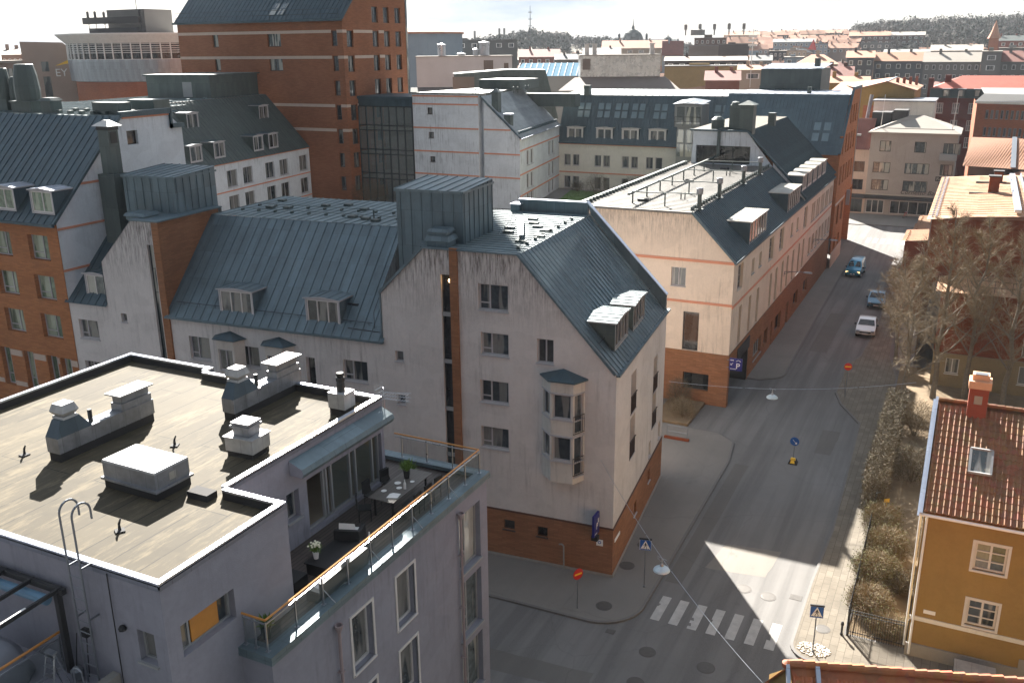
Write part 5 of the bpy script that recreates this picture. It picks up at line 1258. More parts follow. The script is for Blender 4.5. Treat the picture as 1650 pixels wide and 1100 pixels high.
# ---------------------------------------------------------------- P: long pink street building
Pb = B('street_building', 'long peach rendered street building with pale ribbed flat roof and brick base', 'building', (-20,93,0))
m = Pb.M(); XP = -15.0
Pb.fac(m, (-27.4,67.84), (XP,67.84), [(0,4.27),(12.4,4.27),(12.4,11.65),(9.05,15.0),(0,15.0)], [(7.6,8.75,9.35,10.82),(8.7,9.95,4.3,7.4,ST(1,1,.05,'bframe','glassd',sill=False))], .16, ST(2,1,.07,'pkframe','glass'))
GS = ST(3,4,.05,'gframe','glass',sill=False); TS = ST(1,3,.06,'bframe','glassd',sill=False); SS = ST(1,1,.07,'gframe','glass')
pw = [(1.4,3.2,8.95,11.0,GS),(6.3,7.3,9.25,10.5,SS),(9.1,10.1,9.25,10.5,SS),(13.2,15.2,8.8,10.9,GS),(18.0,19.9,8.8,10.9,GS),(23.6,24.6,9.2,10.5,SS),(26.7,27.7,9.2,10.5,SS),(31,33,8.6,10.9,GS)]
pw += [(2.6,3.55,4.3,7.5,TS),(6.1,7.0,4.3,7.45,TS),(9.1,10.1,4.3,7.4,TS)]+[(y-67.84,y-66.84,4.3,7.45,TS) for y in (82.4,84.95,87.9,90.5,93.5,96.8,99.4)]
for k in range(5):
    y = 35.8+k*3.25; pw += [(y,y+1.0,8.6,10.6,SS),(y+1.3,y+2.3,8.6,10.6,SS)]
for k in range(7): 
    y = 35.4+k*2.35; pw.append((y,y+1.3,5.0,6.9,SS))
Pb.fac(m, (XP,67.84), (XP,119.6), rect(51.76,4.27,11.6), pw, .22, SS)
wall(m, (-27.4,119.6), (-27.4,67.84), rect(51.76,0,15)); Pb.part('wall', m, MT['peach'])
m = Pb.M()
Pb.fac(m, (-27.4,67.8), (XP+.04,67.8), rect(12.44,0,4.27), [(8.9,10.95,1.1,2.5)], .3, ST(1,1,.05,'bframe','glassd',sill=False))
Pb.fac(m, (XP+.04,67.8), (XP+.04,75), [(0,3.3),(7.2,3.3),(7.2,4.27),(0,4.27)]); 
wall(m, (XP+.04,67.8), (XP+.04,70.3), rect(2.5,0,3.3)) if False else None
wall(m, (XP+.04,67.8), (XP+.04,68.35), rect(.55,0,3.3)); wall(m, (XP+.04,74.8), (XP+.04,75), rect(.2,0,3.3))
Pb.fac(m, (XP+.04,75), (XP+.04,119.6), rect(44.6,0,4.27), [(1.95,5.2,.95,2.55,ST(4,1,.06,'gframe','glass')),(6.4,8.0,.9,2.5),(9.5,10.1,.05,2.5),(11.4,14.2,.7,2.45),(17,18.2,.1,2.4),(21,23.5,.9,2.4),(27,29.5,.9,2.4)], .25, ST(2,1,.06,'brframe','glassd',sill=False))
Pb.part('brick_base', m, MT['rustd'])
m = Pb.M(); m.box(-19.6,XP,68.35,68.4,0,3.4); m.box(-19.6,XP,74.75,74.8,0,3.4); m.box(-19.7,-19.6,68.3,74.8,0,3.4); m.box(-19.6,XP,68.3,74.8,3.3,3.36); Pb.part('garage_entrance', m, MT['dark'])
m = Pb.M()
for z in (11.15-2.95,): m.box(-27.4,XP+.05,67.77,67.84,z-.08,z+.1)
m.box(-27.4,XP+.05,67.77,67.84,11.0,11.2) if False else m.box(-27.4,XP+.03,67.77,67.84,11.35,11.55)
m.box(XP,XP+.06,67.8,119.6,7.95,8.12); Pb.part('string_course', m, MT['oband'])
m = Pb.M(); roof(m, [(XP+.15,67.7,11.55),(XP+.15,119.6,11.55),(-18.4,119.6,15.0),(-18.4,67.7,15.0)], 0, .45, .05); m.box(XP+.0,XP+.22,67.7,119.6,11.42,11.58); m.bar((XP+.1,67.72,11.55),(-18.4,67.72,15.1),.16,.14); Pb.part('slope_roof', m, MT['teald'])
m = Pb.M(); roof(m, [(-27.6,67.7,15.02),(-18.4,67.7,15.02),(-18.4,98,15.02),(-27.6,98,15.02)], 0, .62, .04, .05, d=(1,0,0)); m.box(-27.7,-18.4,67.62,67.8,14.95,15.12); Pb.part('flat_roof', m, metal('ribbed_pale_sheet', lin((118,115,110)), .7, .1, .12, spec=.3))
m = Pb.M(); m.box(-27.75,-27.55,67.7,98,15.0,15.25)
for i in range(40): m.box(-27.45,-27.2,68.4+i*.74,68.6+i*.74,15.02,15.3)
for i in range(36): m.box(-18.85,-18.6,69+i*.8,69.2+i*.8,15.02,15.3)
m.tube((-18.7,69,15.3),(-18.7,98,15.3),.03,n=4)
Pb.part('snow_guard', m, MT['tealg'])
m = Pb.M(); m.bar((-24.0,69.5,15.9),(-24.2,97.9,15.9),.18,.16)
m.bar((-24.1,97.9,15.9),(-24.1,97.9,18.5),.3,.3); m.bar((-24.1,97.9,18.6),(-22.6,101,18.8),.25,.25)
for i in range(8): m.box(-24.06,-23.96,70.5+i*3.6,70.6+i*3.6,15.0,15.8)
for y in (70.2,77.0,85.0,92.3): m.bar((-24,y,16.0),(-18.4,y,16.1),.08,.07); m.box(-21.28,-21.22,y-.1,y-.05,15.0,16.0); m.box(-21.28,-21.22,y+.05,y+.1,15.0,16.0)
Pb.part('pipe_rack', m, MT['tealg'])
for k, (y, lb) in enumerate([(69.6,'nearest'),(75.7,'second'),(84.4,'third'),(91.4,'farthest')]):
    T = B('vent_pipe', lb+' of the four round vent pipes on the pale ribbed roof', 'roof vent', (-18.35,y,15.03), group='round vent pipes on the ribbed roof', world=False)
    m = M(); m.box(-.3,.3,-.3,.3,0,.06); m.tube((0,0,0),(0,0,1.15),.16,n=10); T.part('pipe', m, MT['tealg']); m = M(); m.lathe((0,0,1.15), [(.2,0),(.26,.05),(.26,.45),(.2,.5),(0,.5)], 12); T.part('cap', m, MT['zinc'])
m = Pb.M()
for x, y in ((-21.0,73.8),(-20.7,73.9),(-21.1,89.5),(-20.8,89.6)): m.tube((x,y,15),(x,y,15.6),.05,n=6)
for x, y in ((-23.6,72.0),(-23.3,84.2),(-22.4,94)): m.box(x-.4,x+.4,y-.3,y+.3,15.02,15.2)
Pb.part('roof_stubs', m, MT['dark'])
PD = [MT['teald'], MT['wframe'], MT['copl'] if 'copl' in MT else metal('pale_dormer_sheet', lin((190,186,176)), .5, .3)]
for y0, y1 in ((73.3,79.8),(89.5,96.0)): dormer(Pb, (-15.15,y0), (-15.15,y1), 11.7, 2.0, 2.35, PD, st=ST(6,1,.09,'wframe','glass',sill=False), cap=.2, rise=.02)
for i in range(5): dormer(Pb, (-15.35,98.3+i*3.35), (-15.35,100.9+i*3.35), 12.6, 1.65, 1.6, PD, st=ST(3,1,.09,'wframe','glass',sill=False))
m = Pb.M(); Pb.fac(m, (-27,98), (-14.9,98), [(0,15),(8.6,15.0),(5.75,18.45),(.2,18.45)], [(.5,6.2,15.1,16.95,ST(3,1,.06,'bframe','glassd',sill=False))], .3); m.face([(-18.4,98,15.0),(-14.9,98,11.7),(-14.95,98,12.0),(-18.4,98,15.4)]); m.box(-27,-21.2,98.5,119.6,15,18.4) ; Pb.part('upper_wall', m, MT['white'])
m = Pb.M(); roof(m, [(-14.8,97.9,12.05),(-14.8,119.6,12.05),(-21.2,119.6,18.5),(-21.2,97.9,18.5)], 0, .45, .06); m.bar((-14.8,97.9,12.0),(-21.2,97.9,18.55),.16,.2); m.box(-27.2,-21.2,97.85,98.1,18.4,18.6); Pb.part('upper_roof', m, MT['teald'])
m = Pb.M(); m.face([(-27.2,98,18.52),(-21.2,98,18.52),(-21.2,119.6,18.52),(-27.2,119.6,18.52)]); Pb.part('upper_flat_roof', m, MT['bit'])
m = Pb.M(); m.lathe((-24.7,99.6,18.5), [(.7,0),(.7,1.0),(.3,1.3),(0,1.3)], 12); m.box(-23.4,-22.3,99,100,18.5,21.0); m.lathe((-22.9,99.5,21), [(.5,0),(.4,.3),(0,.4)], 8); m.box(-22.2,-20.8,98.3,99.7,17.8,21.1); m.frust(-22.4,-20.6,98.1,99.9,21.1,21.5,.8,.8); m.box(-20.9,-20.2,106.5,107.5,18.4,19.8); Pb.part('chimney', m, MT['tealg'])
# lettering board above the garage and signs
m = Pb.M(); m.box(XP+.05,XP+.12,70.6,74.9,2.95,3.95); Pb.part('fascia_sign', m, MT['dark'])
text('sign_text', 'Garage', Pb.e, (XP+.13+20,72.7-93,3.25), (R(90),0,R(90)), .62, MT['whitep']) if False else None
T = B('parking_sign', 'blue parking sign with white P hanging at the brick corner of the peach building', 'sign', (-14.25,67.3,3.3))
m = T.M(); m.box(-14.78,-13.82,67.25,67.4,3.35,4.3); T.part('panel', m, MT['navy'])
text('letter', 'P', T.e, (.12,-.06,.22), (R(90),0,0), .62, MT['whitep']); m = T.M(); m.bar((-14.28,67.24,4.1),(-14.1,67.24,4.2),.02,.03); m.bar((-14.1,67.24,4.2),(-13.92,67.24,4.1),.02,.03); m.bar((-14.5,67.24,3.95),(-14.68,67.24,3.78),.03,.03); m.bar((-14.68,67.24,3.78),(-14.56,67.24,3.77),.02,.02); m.bar((-14.68,67.24,3.78),(-14.67,67.24,3.9),.02,.02)
for i in range(3): m.box(-14.7+i*.09,-14.64+i*.09,67.23,67.25,4.12,4.2)
for i in range(5): m.box(-14.7+i*.09,-14.64+i*.09,67.23,67.25,3.45,3.5)
T.part('symbols', m, MT['whitep']); m = T.M(); m.bar((-15.0,67.4,4.1),(-14.4,67.4,4.1),.04); m.bar((-15.0,67.4,3.5),(-14.4,67.4,3.5),.04); T.part('bracket', m, MT['steel'])
T = B('parking_sign', 'blue parking sign projecting from the grey corner house above its brick base', 'sign', (-15.3,40.5,2.8))
m = T.M(); m.box(-15.32,-15.2,40.1,40.85,2.75,3.95); T.part('panel', m, MT['navy']); m = T.M(); m.box(-15.45,-15.1,40.3,40.6,2.45,2.72); m.bar((-15.26,40.9,3.6),(-15.26,41.0,3.6),.05); T.part('bracket', m, MT['black'])
text('letter', 'P', T.e, (.11,0.0,.3), (R(90),0,R(90)), .5, MT['whitep'])
m = T.M(); m.box(-15.195,-15.185,40.6,40.72,3.4,3.65); m.box(-15.195,-15.185,40.2,40.5,2.85,2.9); T.part('symbols', m, MT['whitep'])
# ---------------------------------------------------------------- pan tile roofs with real relief
def tiles(m, o, ux, us, W, S, pw=.24, pl=.36, mi=0, amp=.055, seg=8):
    """o corner at the eave, ux along the eave, us up the slope"""
    o = Vector(o); ux = Vector(ux).normalized(); us = Vector(us).normalized(); n = ux.cross(us)
    if n.z < 0: n = -n
    nx = int(W/pw*seg); ns = int(S/pl); rn = random.Random(int(W*100))
    def h(i): a = 2*math.pi*(i % seg)/seg; return amp*(max(0, math.sin(a))**.7 - .35*max(0, -math.sin(a)))*1.1
    for j in range(ns):
        idx = []
        for r, (s, dz) in enumerate(((j*pl-.02, .03), ((j+1)*pl, .0))):
            row = []
            for i in range(nx+1):
                jit = .004*math.sin(i*.9+j*2.1)
                row.append(m.pt(o+ux*(i*pw/seg)+us*(s+jit)+n*(h(i)+dz))) 
            idx.append(row)
        low = [m.pt(o+ux*(i*pw/seg)+us*(j*pl-.02)+n*(-.02)) for i in range(nx+1)]
        for i in range(nx):
            m.f.append([idx[0][i], idx[0][i+1], idx[1][i+1], idx[1][i]]); m.m.append(mi); m.sm.append(False)
            m.f.append([low[i], low[i+1], idx[0][i+1], idx[0][i]]); m.m.append(mi); m.sm.append(False)
def m_tile(name, c):
    t = NT(name); v = t.map('Object'); wn = t.new('TexVoronoi'); wn.inputs['Scale'].default_value = 3.3; t.l.new(v, wn.inputs['Vector'])
    n = t.noise(v, .8, 5, .7); col = t.mix(t.noise(v, 5, 2), sc(c, .75), sc(c, 1.2)); col = t.mix(.25, col, t.mix(1., wn.outputs['Color'], c, 'MULTIPLY'))
    col = t.mix(t.ramp(n, [(.5, 0), (.75, .6)]), col, sc(c, .45))
    t.set('Base Color', col); t.set('Roughness', .75); t.bump(t.noise(v, 30, 2), .2, .01); return t.mat
MT['tile'] = m_tile('clay_pantile', lin((150,106,74))); MT['tile2'] = m_tile('bright_clay_pantile', lin((186,112,74)))
MT['tilef'] = plain('clay_tile_far', lin((160,110,84)), .85, 0, .3, .6); MT['tiler'] = plain('red_tile_far', lin((122,72,60)), .85, 0, .3, .6); MT['tileo'] = plain('orange_tile_far', lin((170,122,94)), .85, 0, .25, .5)

Y = B('yellow_house', 'ochre yellow two storey house with clay tile roof and white windows on the right', 'building', (6,45,0))
m = Y.M(); W6 = ST(2,3,.09,'wframe','glass',case=.12)
ow = [(2.16,3.42,5.12,6.42),(2.2,3.4,2.35,3.62),(6.6,7.86,5.12,6.42),(6.6,7.8,2.35,3.62)]
Y.fac(m, (0,40.7), (14,40.7), rect(14,.75,7.6), ow, .1, W6)
wall(m, (0,50.3), (0,40.7), [(0,.0),(9.6,.0),(9.6,7.6),(4.8,11.0),(0,7.6)]); wall(m, (14,50.3), (0,50.3), rect(14,0,7.6)); Y.part('wall', m, MT['ochre'])
m = Y.M(); m.box(-.03,14,40.64,40.7,2.0,2.2); m.box(.0,14,40.62,40.7,7.42,7.62); Y.part('string_course', m, MT['cream'])
m = Y.M(); m.box(-.06,14,40.6,40.69,0,.78); m.box(4.5,5.3,40.58,40.6,.1,1.3); Y.part('plinth', m, MT['concrete'])
sl = Vector((0,5.4,3.35)).normalized()
m = Y.M(); tiles(m, (-.05,40.15,7.72), (1,0,0), sl, 13.5, 6.25, .235, .37); m.face([(-.1,40.2,7.6),(14,40.2,7.6),(14,45.5,10.9),(-.1,45.5,10.9)]); m.face([(-.1,50.8,7.6),(-.1,45.5,10.95),(14,45.5,10.95),(14,50.8,7.6)])
for i in range(40): m.tube((-.05+i*.34,45.45,11.02),(-.05+i*.34+.36,45.45,11.03),.1,.115,8)
Y.part('roof', m, MT['tile'])
m = Y.M(); m.bar((-.14,40.0,7.62),(-.14,45.5,11.05),.12,.2); m.bar((-.24,40.0,7.5),(-.24,45.5,10.95),.1,.06); Y.part('verge_board', m, MT['coping'])
m = Y.M(); m.tube((-.2,40.08,7.55),(14,40.08,7.55),.07,n=8); m.path([(.12,40.1,7.5),(.12,40.55,7.2),(.12,40.56,.25)], .055, 8); m.path([(-.15,40.9,7.3),(-.12,40.95,.4)], .05, 8); Y.part('gutter', m, MT['whitep'])
m = Y.M(); m.box(1.15,1.95,44.75,45.45,10.0,12.0); Y.part('chimney', m, plain('red_chimney_plaster', lin((146,72,52)), .85, 0, .2, 2.))
m = Y.M(); m.box(1.17,1.93,44.77,45.43,12.0,12.1); m.box(1.08,2.02,44.65,45.55,12.0,12.35); m.box(1.2,1.9,44.85,45.4,12.35,12.62); Y.part('chimney_cap', m, plain('peach_chimney_top', lin((222,168,130)), .8))
m = Y.M(); m.box(1.38,1.72,44.73,44.76,11.25,11.65); m.box(1.3,1.8,44.84,45.2,12.62,12.66); Y.part('chimney_hatch', m, MT['steel'])
def onroof(y): return 7.72+(y-40.15)*3.35/5.4
m = Y.M()
y0, y1 = 42.1, 43.2; z0, z1 = onroof(y0)+.1, onroof(y1)+.1; m.bar((1.5,y0,z0),(2.4,y0,z0),.1,.1); m.bar((1.5,y1,z1),(2.4,y1,z1),.1,.1); m.bar((1.52,y0,z0),(1.52,y1,z1),.1,.1); m.bar((2.38,y0,z0),(2.38,y1,z1),.1,.1)
f = Y.part('skylight', m, MT['gframe']); m = Y.M(); m.face([(1.55,y0,z0),(2.35,y0,z0),(2.35,y1,z1),(1.55,y1,z1)]); link(bpy.data.objects.new('pane', m.mesh('pane', MT['glassb'])), f)
m = Y.M(); m.box(.5,1.0,40.66,40.69,2.44,2.62); Y.part('street_plate', m, MT['whitep'])
# roof in the bottom right corner
Q = B('tiled_corner_house', 'roof of bright orange clay tiles with round ridge tiles at the bottom right corner', 'building', (-2.83,23.9,0), R(17.9), world=False)
m = M(); sd_ = Vector((0,4.4,3.6)).normalized(); tiles(m, (-.1,-4.4,6.4), (1,0,0), sd_, 13, 5.6, .24, .38, amp=.06)
m.face([(-.1,-4.5,6.3),(13,-4.5,6.3),(13,0,9.92),(-.1,0,9.92)]); m.face([(-.1,4.3,6.0),(-.1,0,9.95),(13,0,9.95),(13,4.3,6.0)])
Q.part('roof', m, MT['tile2'])
m = M()
for i in range(38):
    x = -.15+i*.34; s = .012*math.sin(i*1.7); m.tube((x,0+s,9.98),(x+.37,0+s,10.0),.115,.14,10)
m.lathe((-.2,0,9.88), [(.15,0),(.15,.12),(0,.2)], 10); Q.part('ridge_tiles', m, MT['tile2'])
m = M(); m.bar((.62,-.1,10.0),(.62,-4.6,6.32),.12,.16); m.bar((-.2,-.05,9.95),(-.2,-4.6,6.25),.1,.2); Q.part('verge_board', m, MT['coping'])
m = M(); wall(m, (0,-4), (13,-4), rect(13,0,6.7)); wall(m, (0,4), (0,-4), [(0,0),(8,0),(8,6.6),(4,9.9),(0,6.6)]); wall(m, (13,4), (0,4), rect(13,0,6.6)); Q.part('wall', m, MT['ochre'])
m = M(); m.box(0,1.6,0,.9,0,.9); m.box(-.02,1.62,-.02,.92,.9,.94,1); solo('utility_cabinet', m, [MT['alu'], MT['zincw']], 'grey metal street cabinet at the foot of the ochre house wall', 'cabinet', loc=(2.0,38.9,.13))

# ---------------------------------------------------------------- iron fence, bollard, hedge, garden shrubs
T = B('iron_fence', 'black iron fence with upright bars in front of the sunlit garden', 'fence', (-1.3,41,0))
m = T.M()
for z in (.35,1.35,1.5): m.bar((-2.6,41.02,z),(0,41.02,z),.03)
for i in range(25): m.box(-2.58+i*.107,-2.56+i*.107,41.01,41.03,.13,1.55)
for y0 in (41.0,): 
    for z in (.35,1.35): m.bar((-2.66,41.05,z),(-2.72,54,z),.03)
    for i in range(110): m.box(-2.665-.0005*i,-2.645-.0005*i,41.15+i*.117,41.17+i*.117,.13,1.45)
T.part('bars', m, MT['black'])
for x, y in ((-2.6,41.02),(0.0,41.02)):
    m = T.M(); m.box(x-.05,x+.05,y-.05,y+.05,.1,1.62); m.lathe((x,y,1.62), [(.06,0),(.07,.05),(0,.12)], 8); T.part('post', m, MT['black'])
m = M(); m.lathe((0,0,0), [(.07,0),(.07,.08),(.05,.1),(.05,.5),(.075,.52),(.075,.62),(.05,.7),(0,.72)], 10); solo('bollard', m, MT['dark'], 'short dark bollard on the slabs at the left end of the iron fence', 'bollard', loc=(-2.85,40.93,.13))
def twiggy(name, label, cat, box, n, L, mats, loc, group=None, leaf=.5, seed=1, up=.6, w=.012, lw=.03):
    """brushwood: real thin twigs in all directions plus small leaves"""
    rn = random.Random(seed); m = M(); x0,x1,y0,y1,z0,z1 = box
    for i in range(n):
        p = Vector((rn.uniform(x0,x1), rn.uniform(y0,y1), z0+(z1-z0)*rn.random()**.7))
        d = Vector((rn.uniform(-1,1), rn.uniform(-1,1), rn.uniform(-.3,1)*up*2)).normalized(); l = L*rn.uniform(.4,1.2)
        s = d.cross(Vector((rn.uniform(-1,1),rn.uniform(-1,1),rn.uniform(-1,1)))).normalized()*w
        q = p+d*l*.5+Vector((rn.uniform(-.1,.1),rn.uniform(-.1,.1),0))*l; e = q+d*l*.5+Vector((0,0,-.1*l))
        m.face([p-s, p+s, q+s*.6, q-s*.6]); m.face([q-s*.6, q+s*.6, e])
        if rn.random() < leaf:
            a = rn.uniform(.4,1.); c = Vector((rn.uniform(-1,1),rn.uniform(-1,1),rn.uniform(-.5,1))).normalized()*lw; b2 = s.normalized()*lw*.7
            m.face([q-b2, q+c*a, q+b2, q-c*a], 1)
    return m
MT['twig'] = plain('bare_twigs', lin((132,116,92)), .9, 0, .35, 1.2); MT['twigd'] = plain('dark_twigs', lin((98,86,68)), .9, 0, .35, 1.2)
MT['dleaf'] = plain('dry_leaves', lin((80,74,46)), .9, 0, .4, 4.); MT['gleaf'] = plain('spring_buds', lin((86,86,46)), .9, 0, .4, 4.); MT['bark'] = plain('birch_bark', lin((112,104,92)), .9, 0, .6, 5.)
T = B('hedge', 'tall clipped brown beech hedge running along the pavement', 'hedge', (-3.0,63,0), 0, world=False)
m = twiggy('', '', '', (-.55,.85,-9.2,7.4,.1,2.7), 26000, .38, None, None, leaf=.8, seed=3, lw=.045); T.part('foliage', m, [MT['twigd'], MT['dleaf']])
m = M(); rn = random.Random(4)
for i in range(60): x = rn.uniform(-.2,.5); y = -9+i*.27; m.tube((x,y,0),(x+rn.uniform(-.2,.2),y+rn.uniform(-.2,.2),2.0),.03,.01,4)
T.part('stems', m, MT['twigd'])
def shrub(label, loc, r, h, n, seed, cat='shrub', mats=('twig','gleaf'), leaf=.5, L=.5, group=None):
    rn = random.Random(seed); T = B('shrub', label, cat, loc, 0, group, world=False); m = M()
    for i in range(n):
        a = rn.uniform(0,6.28); rr = r*math.sqrt(rn.random()); z = h*rn.uniform(.1,1)*(1-.35*(rr/r)**2)
        p = Vector((rr*math.cos(a), rr*math.sin(a), z)); d = Vector((math.cos(a)*.5+rn.uniform(-.6,.6), math.sin(a)*.5+rn.uniform(-.6,.6), rn.uniform(.1,1))).normalized(); l = L*rn.uniform(.4,1.1)
        s = d.cross(Vector((rn.uniform(-1,1),rn.uniform(-1,1),rn.uniform(-1,1)))).normalized()*.009; e = p+d*l
        m.face([p-s, p+s, e])
        if rn.random() < leaf: c = Vector((rn.uniform(-1,1),rn.uniform(-1,1),rn.uniform(-.4,1))).normalized()*.035; b2 = s.normalized()*.03; m.face([e-b2, e+c, e+b2, e-c], 1)
    T.part('foliage', m, [MT[mats[0]], MT[mats[1]]])
    m = M()
    for i in range(14):
        a = rn.uniform(0,6.28); m.tube((.1*math.cos(a),.1*math.sin(a),0),(r*.7*math.cos(a),r*.7*math.sin(a),h*.75),.022,.006,4)
    T.part('stems', m, MT['twigd']); return T
shrub('dense greenish shrub at the far end of the sunlit garden strip', (-2.2,52.2,.06), .95, 1.7, 3600, 21)
shrub('bushy bare shrub in the middle of the garden strip', (-1.7,49.6,.06), 1.0, 1.6, 3600, 22)
shrub('yellow-green budding shrub between the iron fence and the house', (-1.9,46.6,.06), 1.05, 1.6, 4200, 23, leaf=.8)
shrub('grey twiggy shrub right behind the corner of the iron fence', (-1.9,43.6,.06), 1.0, 1.3, 3600, 24, leaf=.25)
shrub('low tangle of twigs behind the front fence bars', (-.9,42.0,.06), .8, .9, 2400, 25, leaf=.3)
shrub('dark shrub beside the house wall in the garden strip', (-.7,46.0,.06), .55, 1.1, 1500, 26, mats=('twigd','dleaf'))
shrub('bare brown shrub behind the hedge near the path', (-1.0,60,.06), 1.2, 2.3, 3600, 27, mats=('twigd','dleaf'))
shrub('bare brown shrub at the far end of the hedge', (-1.4,68,.06), 1.3, 2.6, 3600, 28, mats=('twig','dleaf'))
shrub('bare shrub in the alley bed against the brick wall', (-18.3,66.2,.2), .9, 2.2, 1700, 31, mats=('twigd','dleaf'), leaf=.3)
shrub('bare shrub at the street end of the alley bed', (-17.4,64.2,.2), .8, 1.5, 1500, 32, mats=('twig','dleaf'), leaf=.3)
for k, (x, y, lb) in enumerate([(-52.5,136.5,'round bare shrub in front of the courtyard facade, left'),(-46.8,137.5,'round bare shrub in front of the courtyard facade, right'),(-56.5,138.6,'small dark clipped bush on the courtyard lawn')]):
    shrub(lb, (x,y,4.8), (1.7,1.6,.9)[k], (3.2,3.0,1.6)[k], (1500,1500,800)[k], 40+k, mats=('twigd','dleaf') if k < 2 else ('twigd','gleaf'), L=.9)
shrub('dark evergreen bush at the foot of the brick tower', (-79.5,114,4.8), 2.6, 3.6, 2600, 45, mats=('twigd','dleaf'), L=.8)

# ---------------------------------------------------------------- birches: real branching
def tree(label, loc, H, R0, seed, n1=16, spread=.5, group='bare birches by the apartment house', twigs=9, name='birch_tree', weep=.0, tw=.0075):
    rn = random.Random(seed); T = B(name, label, 'tree', loc, 0, group, world=False); mt = M(); mc = M()
    pts = [Vector((0,0,0))]; 
    for i in range(1, 8): pts.append(Vector((rn.uniform(-.12,.12)*i*.6, rn.uniform(-.12,.12)*i*.6, H*i/7)))
    def P(t): t = min(t*7, 6.999); i = int(t); return pts[i].lerp(pts[i+1], t-i)
    for i in range(7): mt.tube(pts[i], pts[i+1], R0*(1-i/7.6)+.01, R0*(1-(i+1)/7.6)+.01, 7, cap=False)
    for k in range(n1):
        t = .22+.74*k/n1+rn.uniform(-.02,.02); a = k*2.4+rn.uniform(-.4,.4); l = H*spread*(1.05-t)*rn.uniform(.8,1.2)+.5
        d = Vector((math.cos(a), math.sin(a), rn.uniform(.55,1.1))).normalized(); p = P(t); segs = 5; q = p; r = R0*(1-t)*.36+.01; chain = [q]
        for s in range(segs):
            d2 = (d+Vector((rn.uniform(-.25,.25), rn.uniform(-.25,.25), rn.uniform(-.1,.25)))).normalized(); e = q+d2*l/segs
            mt.tube(q, e, r*(1-s/segs)+.008, r*(1-(s+1)/segs)+.006, 5, cap=False); q = e; d = d2; chain.append(q)
        for s in range(1, segs+1):
            for j in range(4):
                b = chain[s-1].lerp(chain[s], rn.random()); dd = (d+Vector((rn.uniform(-1,1), rn.uniform(-1,1), rn.uniform(-.4,.8)))).normalized(); L2 = l*.28*rn.uniform(.5,1.2); e = b+dd*L2
                mt.tube(b, e, .009, .003, 3, cap=False)
                for w in range(twigs):
                    c = b.lerp(e, rn.uniform(.15,1)); td = (dd+Vector((rn.uniform(-1,1), rn.uniform(-1,1), rn.uniform(-.5-weep,.8-weep)))).normalized(); tl = rn.uniform(.3,.85)
                    sd = td.cross(Vector((rn.uniform(-1,1), rn.uniform(-1,1), .3))).normalized()*tw
                    mid = c+td*tl*.5; en = mid+(td+Vector((0,0,-.35-weep))).normalized()*tl*.5
                    mc.face([c-sd, c+sd, mid+sd*.7, mid-sd*.7]); mc.face([mid-sd*.7, mid+sd*.7, en])
                    if rn.random() < .12: mc.face([en-sd*2, en+td*.05, en+sd*2, en-td*.05], 1)
    T.part('trunk', mt, MT['bark']); T.part('crown', mc, [MT['twig'], MT['dleaf']]); return T
tree('bare birch with forked trunk nearest the pavement hedge', (-2.6,73,.1), 12.0, .2, 1, 24, .42, weep=.5, twigs=13)
t2 = tree('bare multi-stemmed birch in front of the middle of the brown house', (-.6,76.5,.1), 15, .22, 2, 28, .38, twigs=13)
tree('bare birch closest behind the chimney of the ochre house', (1.6,77.5,.1), 14.5, .2, 5, 28, .4, twigs=13)
dup(t2.e, (4.3,75.5,.1), 2.1, 'bare birch at the right edge of the picture behind the tiled roof', .95)
tree('bare spreading tree beside the parked silver car', (-4.0,84.5,.1), 9.5, .17, 8, 20, .5, twigs=13)
tree('small bare tree on the corner behind the parked blue car', (-4.6,93.5,.1), 6.2, .12, 9, 14, .5, twigs=9)

# ---------------------------------------------------------------- brown apartment house with curved pink roof (right)
T = B('curved_roof_house', 'brown brick apartment house with broad pale pink sheet roof behind the birches', 'building', (8,98,0))
MT['pink'] = metal('pink_sheet_roof', lin((172,134,104)), .7, .0, .12, spec=.25)
MT['bbrown'] = brick('brown_red_brick', lin((128,70,46)), lin((104,64,46)), .15, .5, .1)
cv = [(-2.5,84.6),(0.8,86.0),(4.5,86.9),(9,87.2),(16,86.6),(26,85)]
m = T.M()
for a, b in zip(cv, cv[1:]): 
    L = math.dist(a, b); ws = [(L*.25,L*.25+1.3,10.2,11.6)] if L > 4 else []
    T.fac(m, a, b, rect(L,7.5,12.9), ws, .12, ST(2,1,.07,'wframe','glass'), merged=True)
wall(m, (-2.5,112.4), (-2.5,84.6), rect(27.8,0,12.9)); T.part('wall', m, MT['bbrown'])
m = T.M(); poly = [(-2.9,84.2,12.95),(0.8,85.6,13.2),(4.5,86.5,13.3),(9,86.8,13.3),(16,86.2,13.3),(26,84.6,13.2)]
back = [(-2.9,112.5,12.95),(0.8,112.5,13.3),(4.5,112.5,13.5),(9,112.5,13.5),(16,112.5,13.4),(26,112.5,13.2)]
for i in range(5): m.face([poly[i], poly[i+1], back[i+1], back[i]])
for y in range(86, 112, 1):
    m.bar((-2.9,y+.4,12.99),(.8,y+.5,13.3),.03,.04); m.bar((.8,y+.5,13.32),(4.5,y+.5,13.46),.03,.04); m.bar((4.5,y+.6,13.46),(9,y+.6,13.46),.03,.04)
T.part('roof', m, MT['pink'])
m = T.M()
for y in range(85, 112): m.box(-2.3,-2.15,y,y+.3,13.0,13.2); m.box(-2.6,-2.45,y+.4,y+.6,12.95,13.1)
m.box(3.6,4.1,87,112,13.5,13.75); m.box(4.6,4.7,87,112,13.5,13.8)
for y, x in ((92,5.6),(96,5.6),(100,5.4),(104,5.4),(108,5.3),(90,6.2)): m.box(x,x+1.4,y,y+.5,13.55,13.85)
T.part('snow_guard', m, MT['coping'])
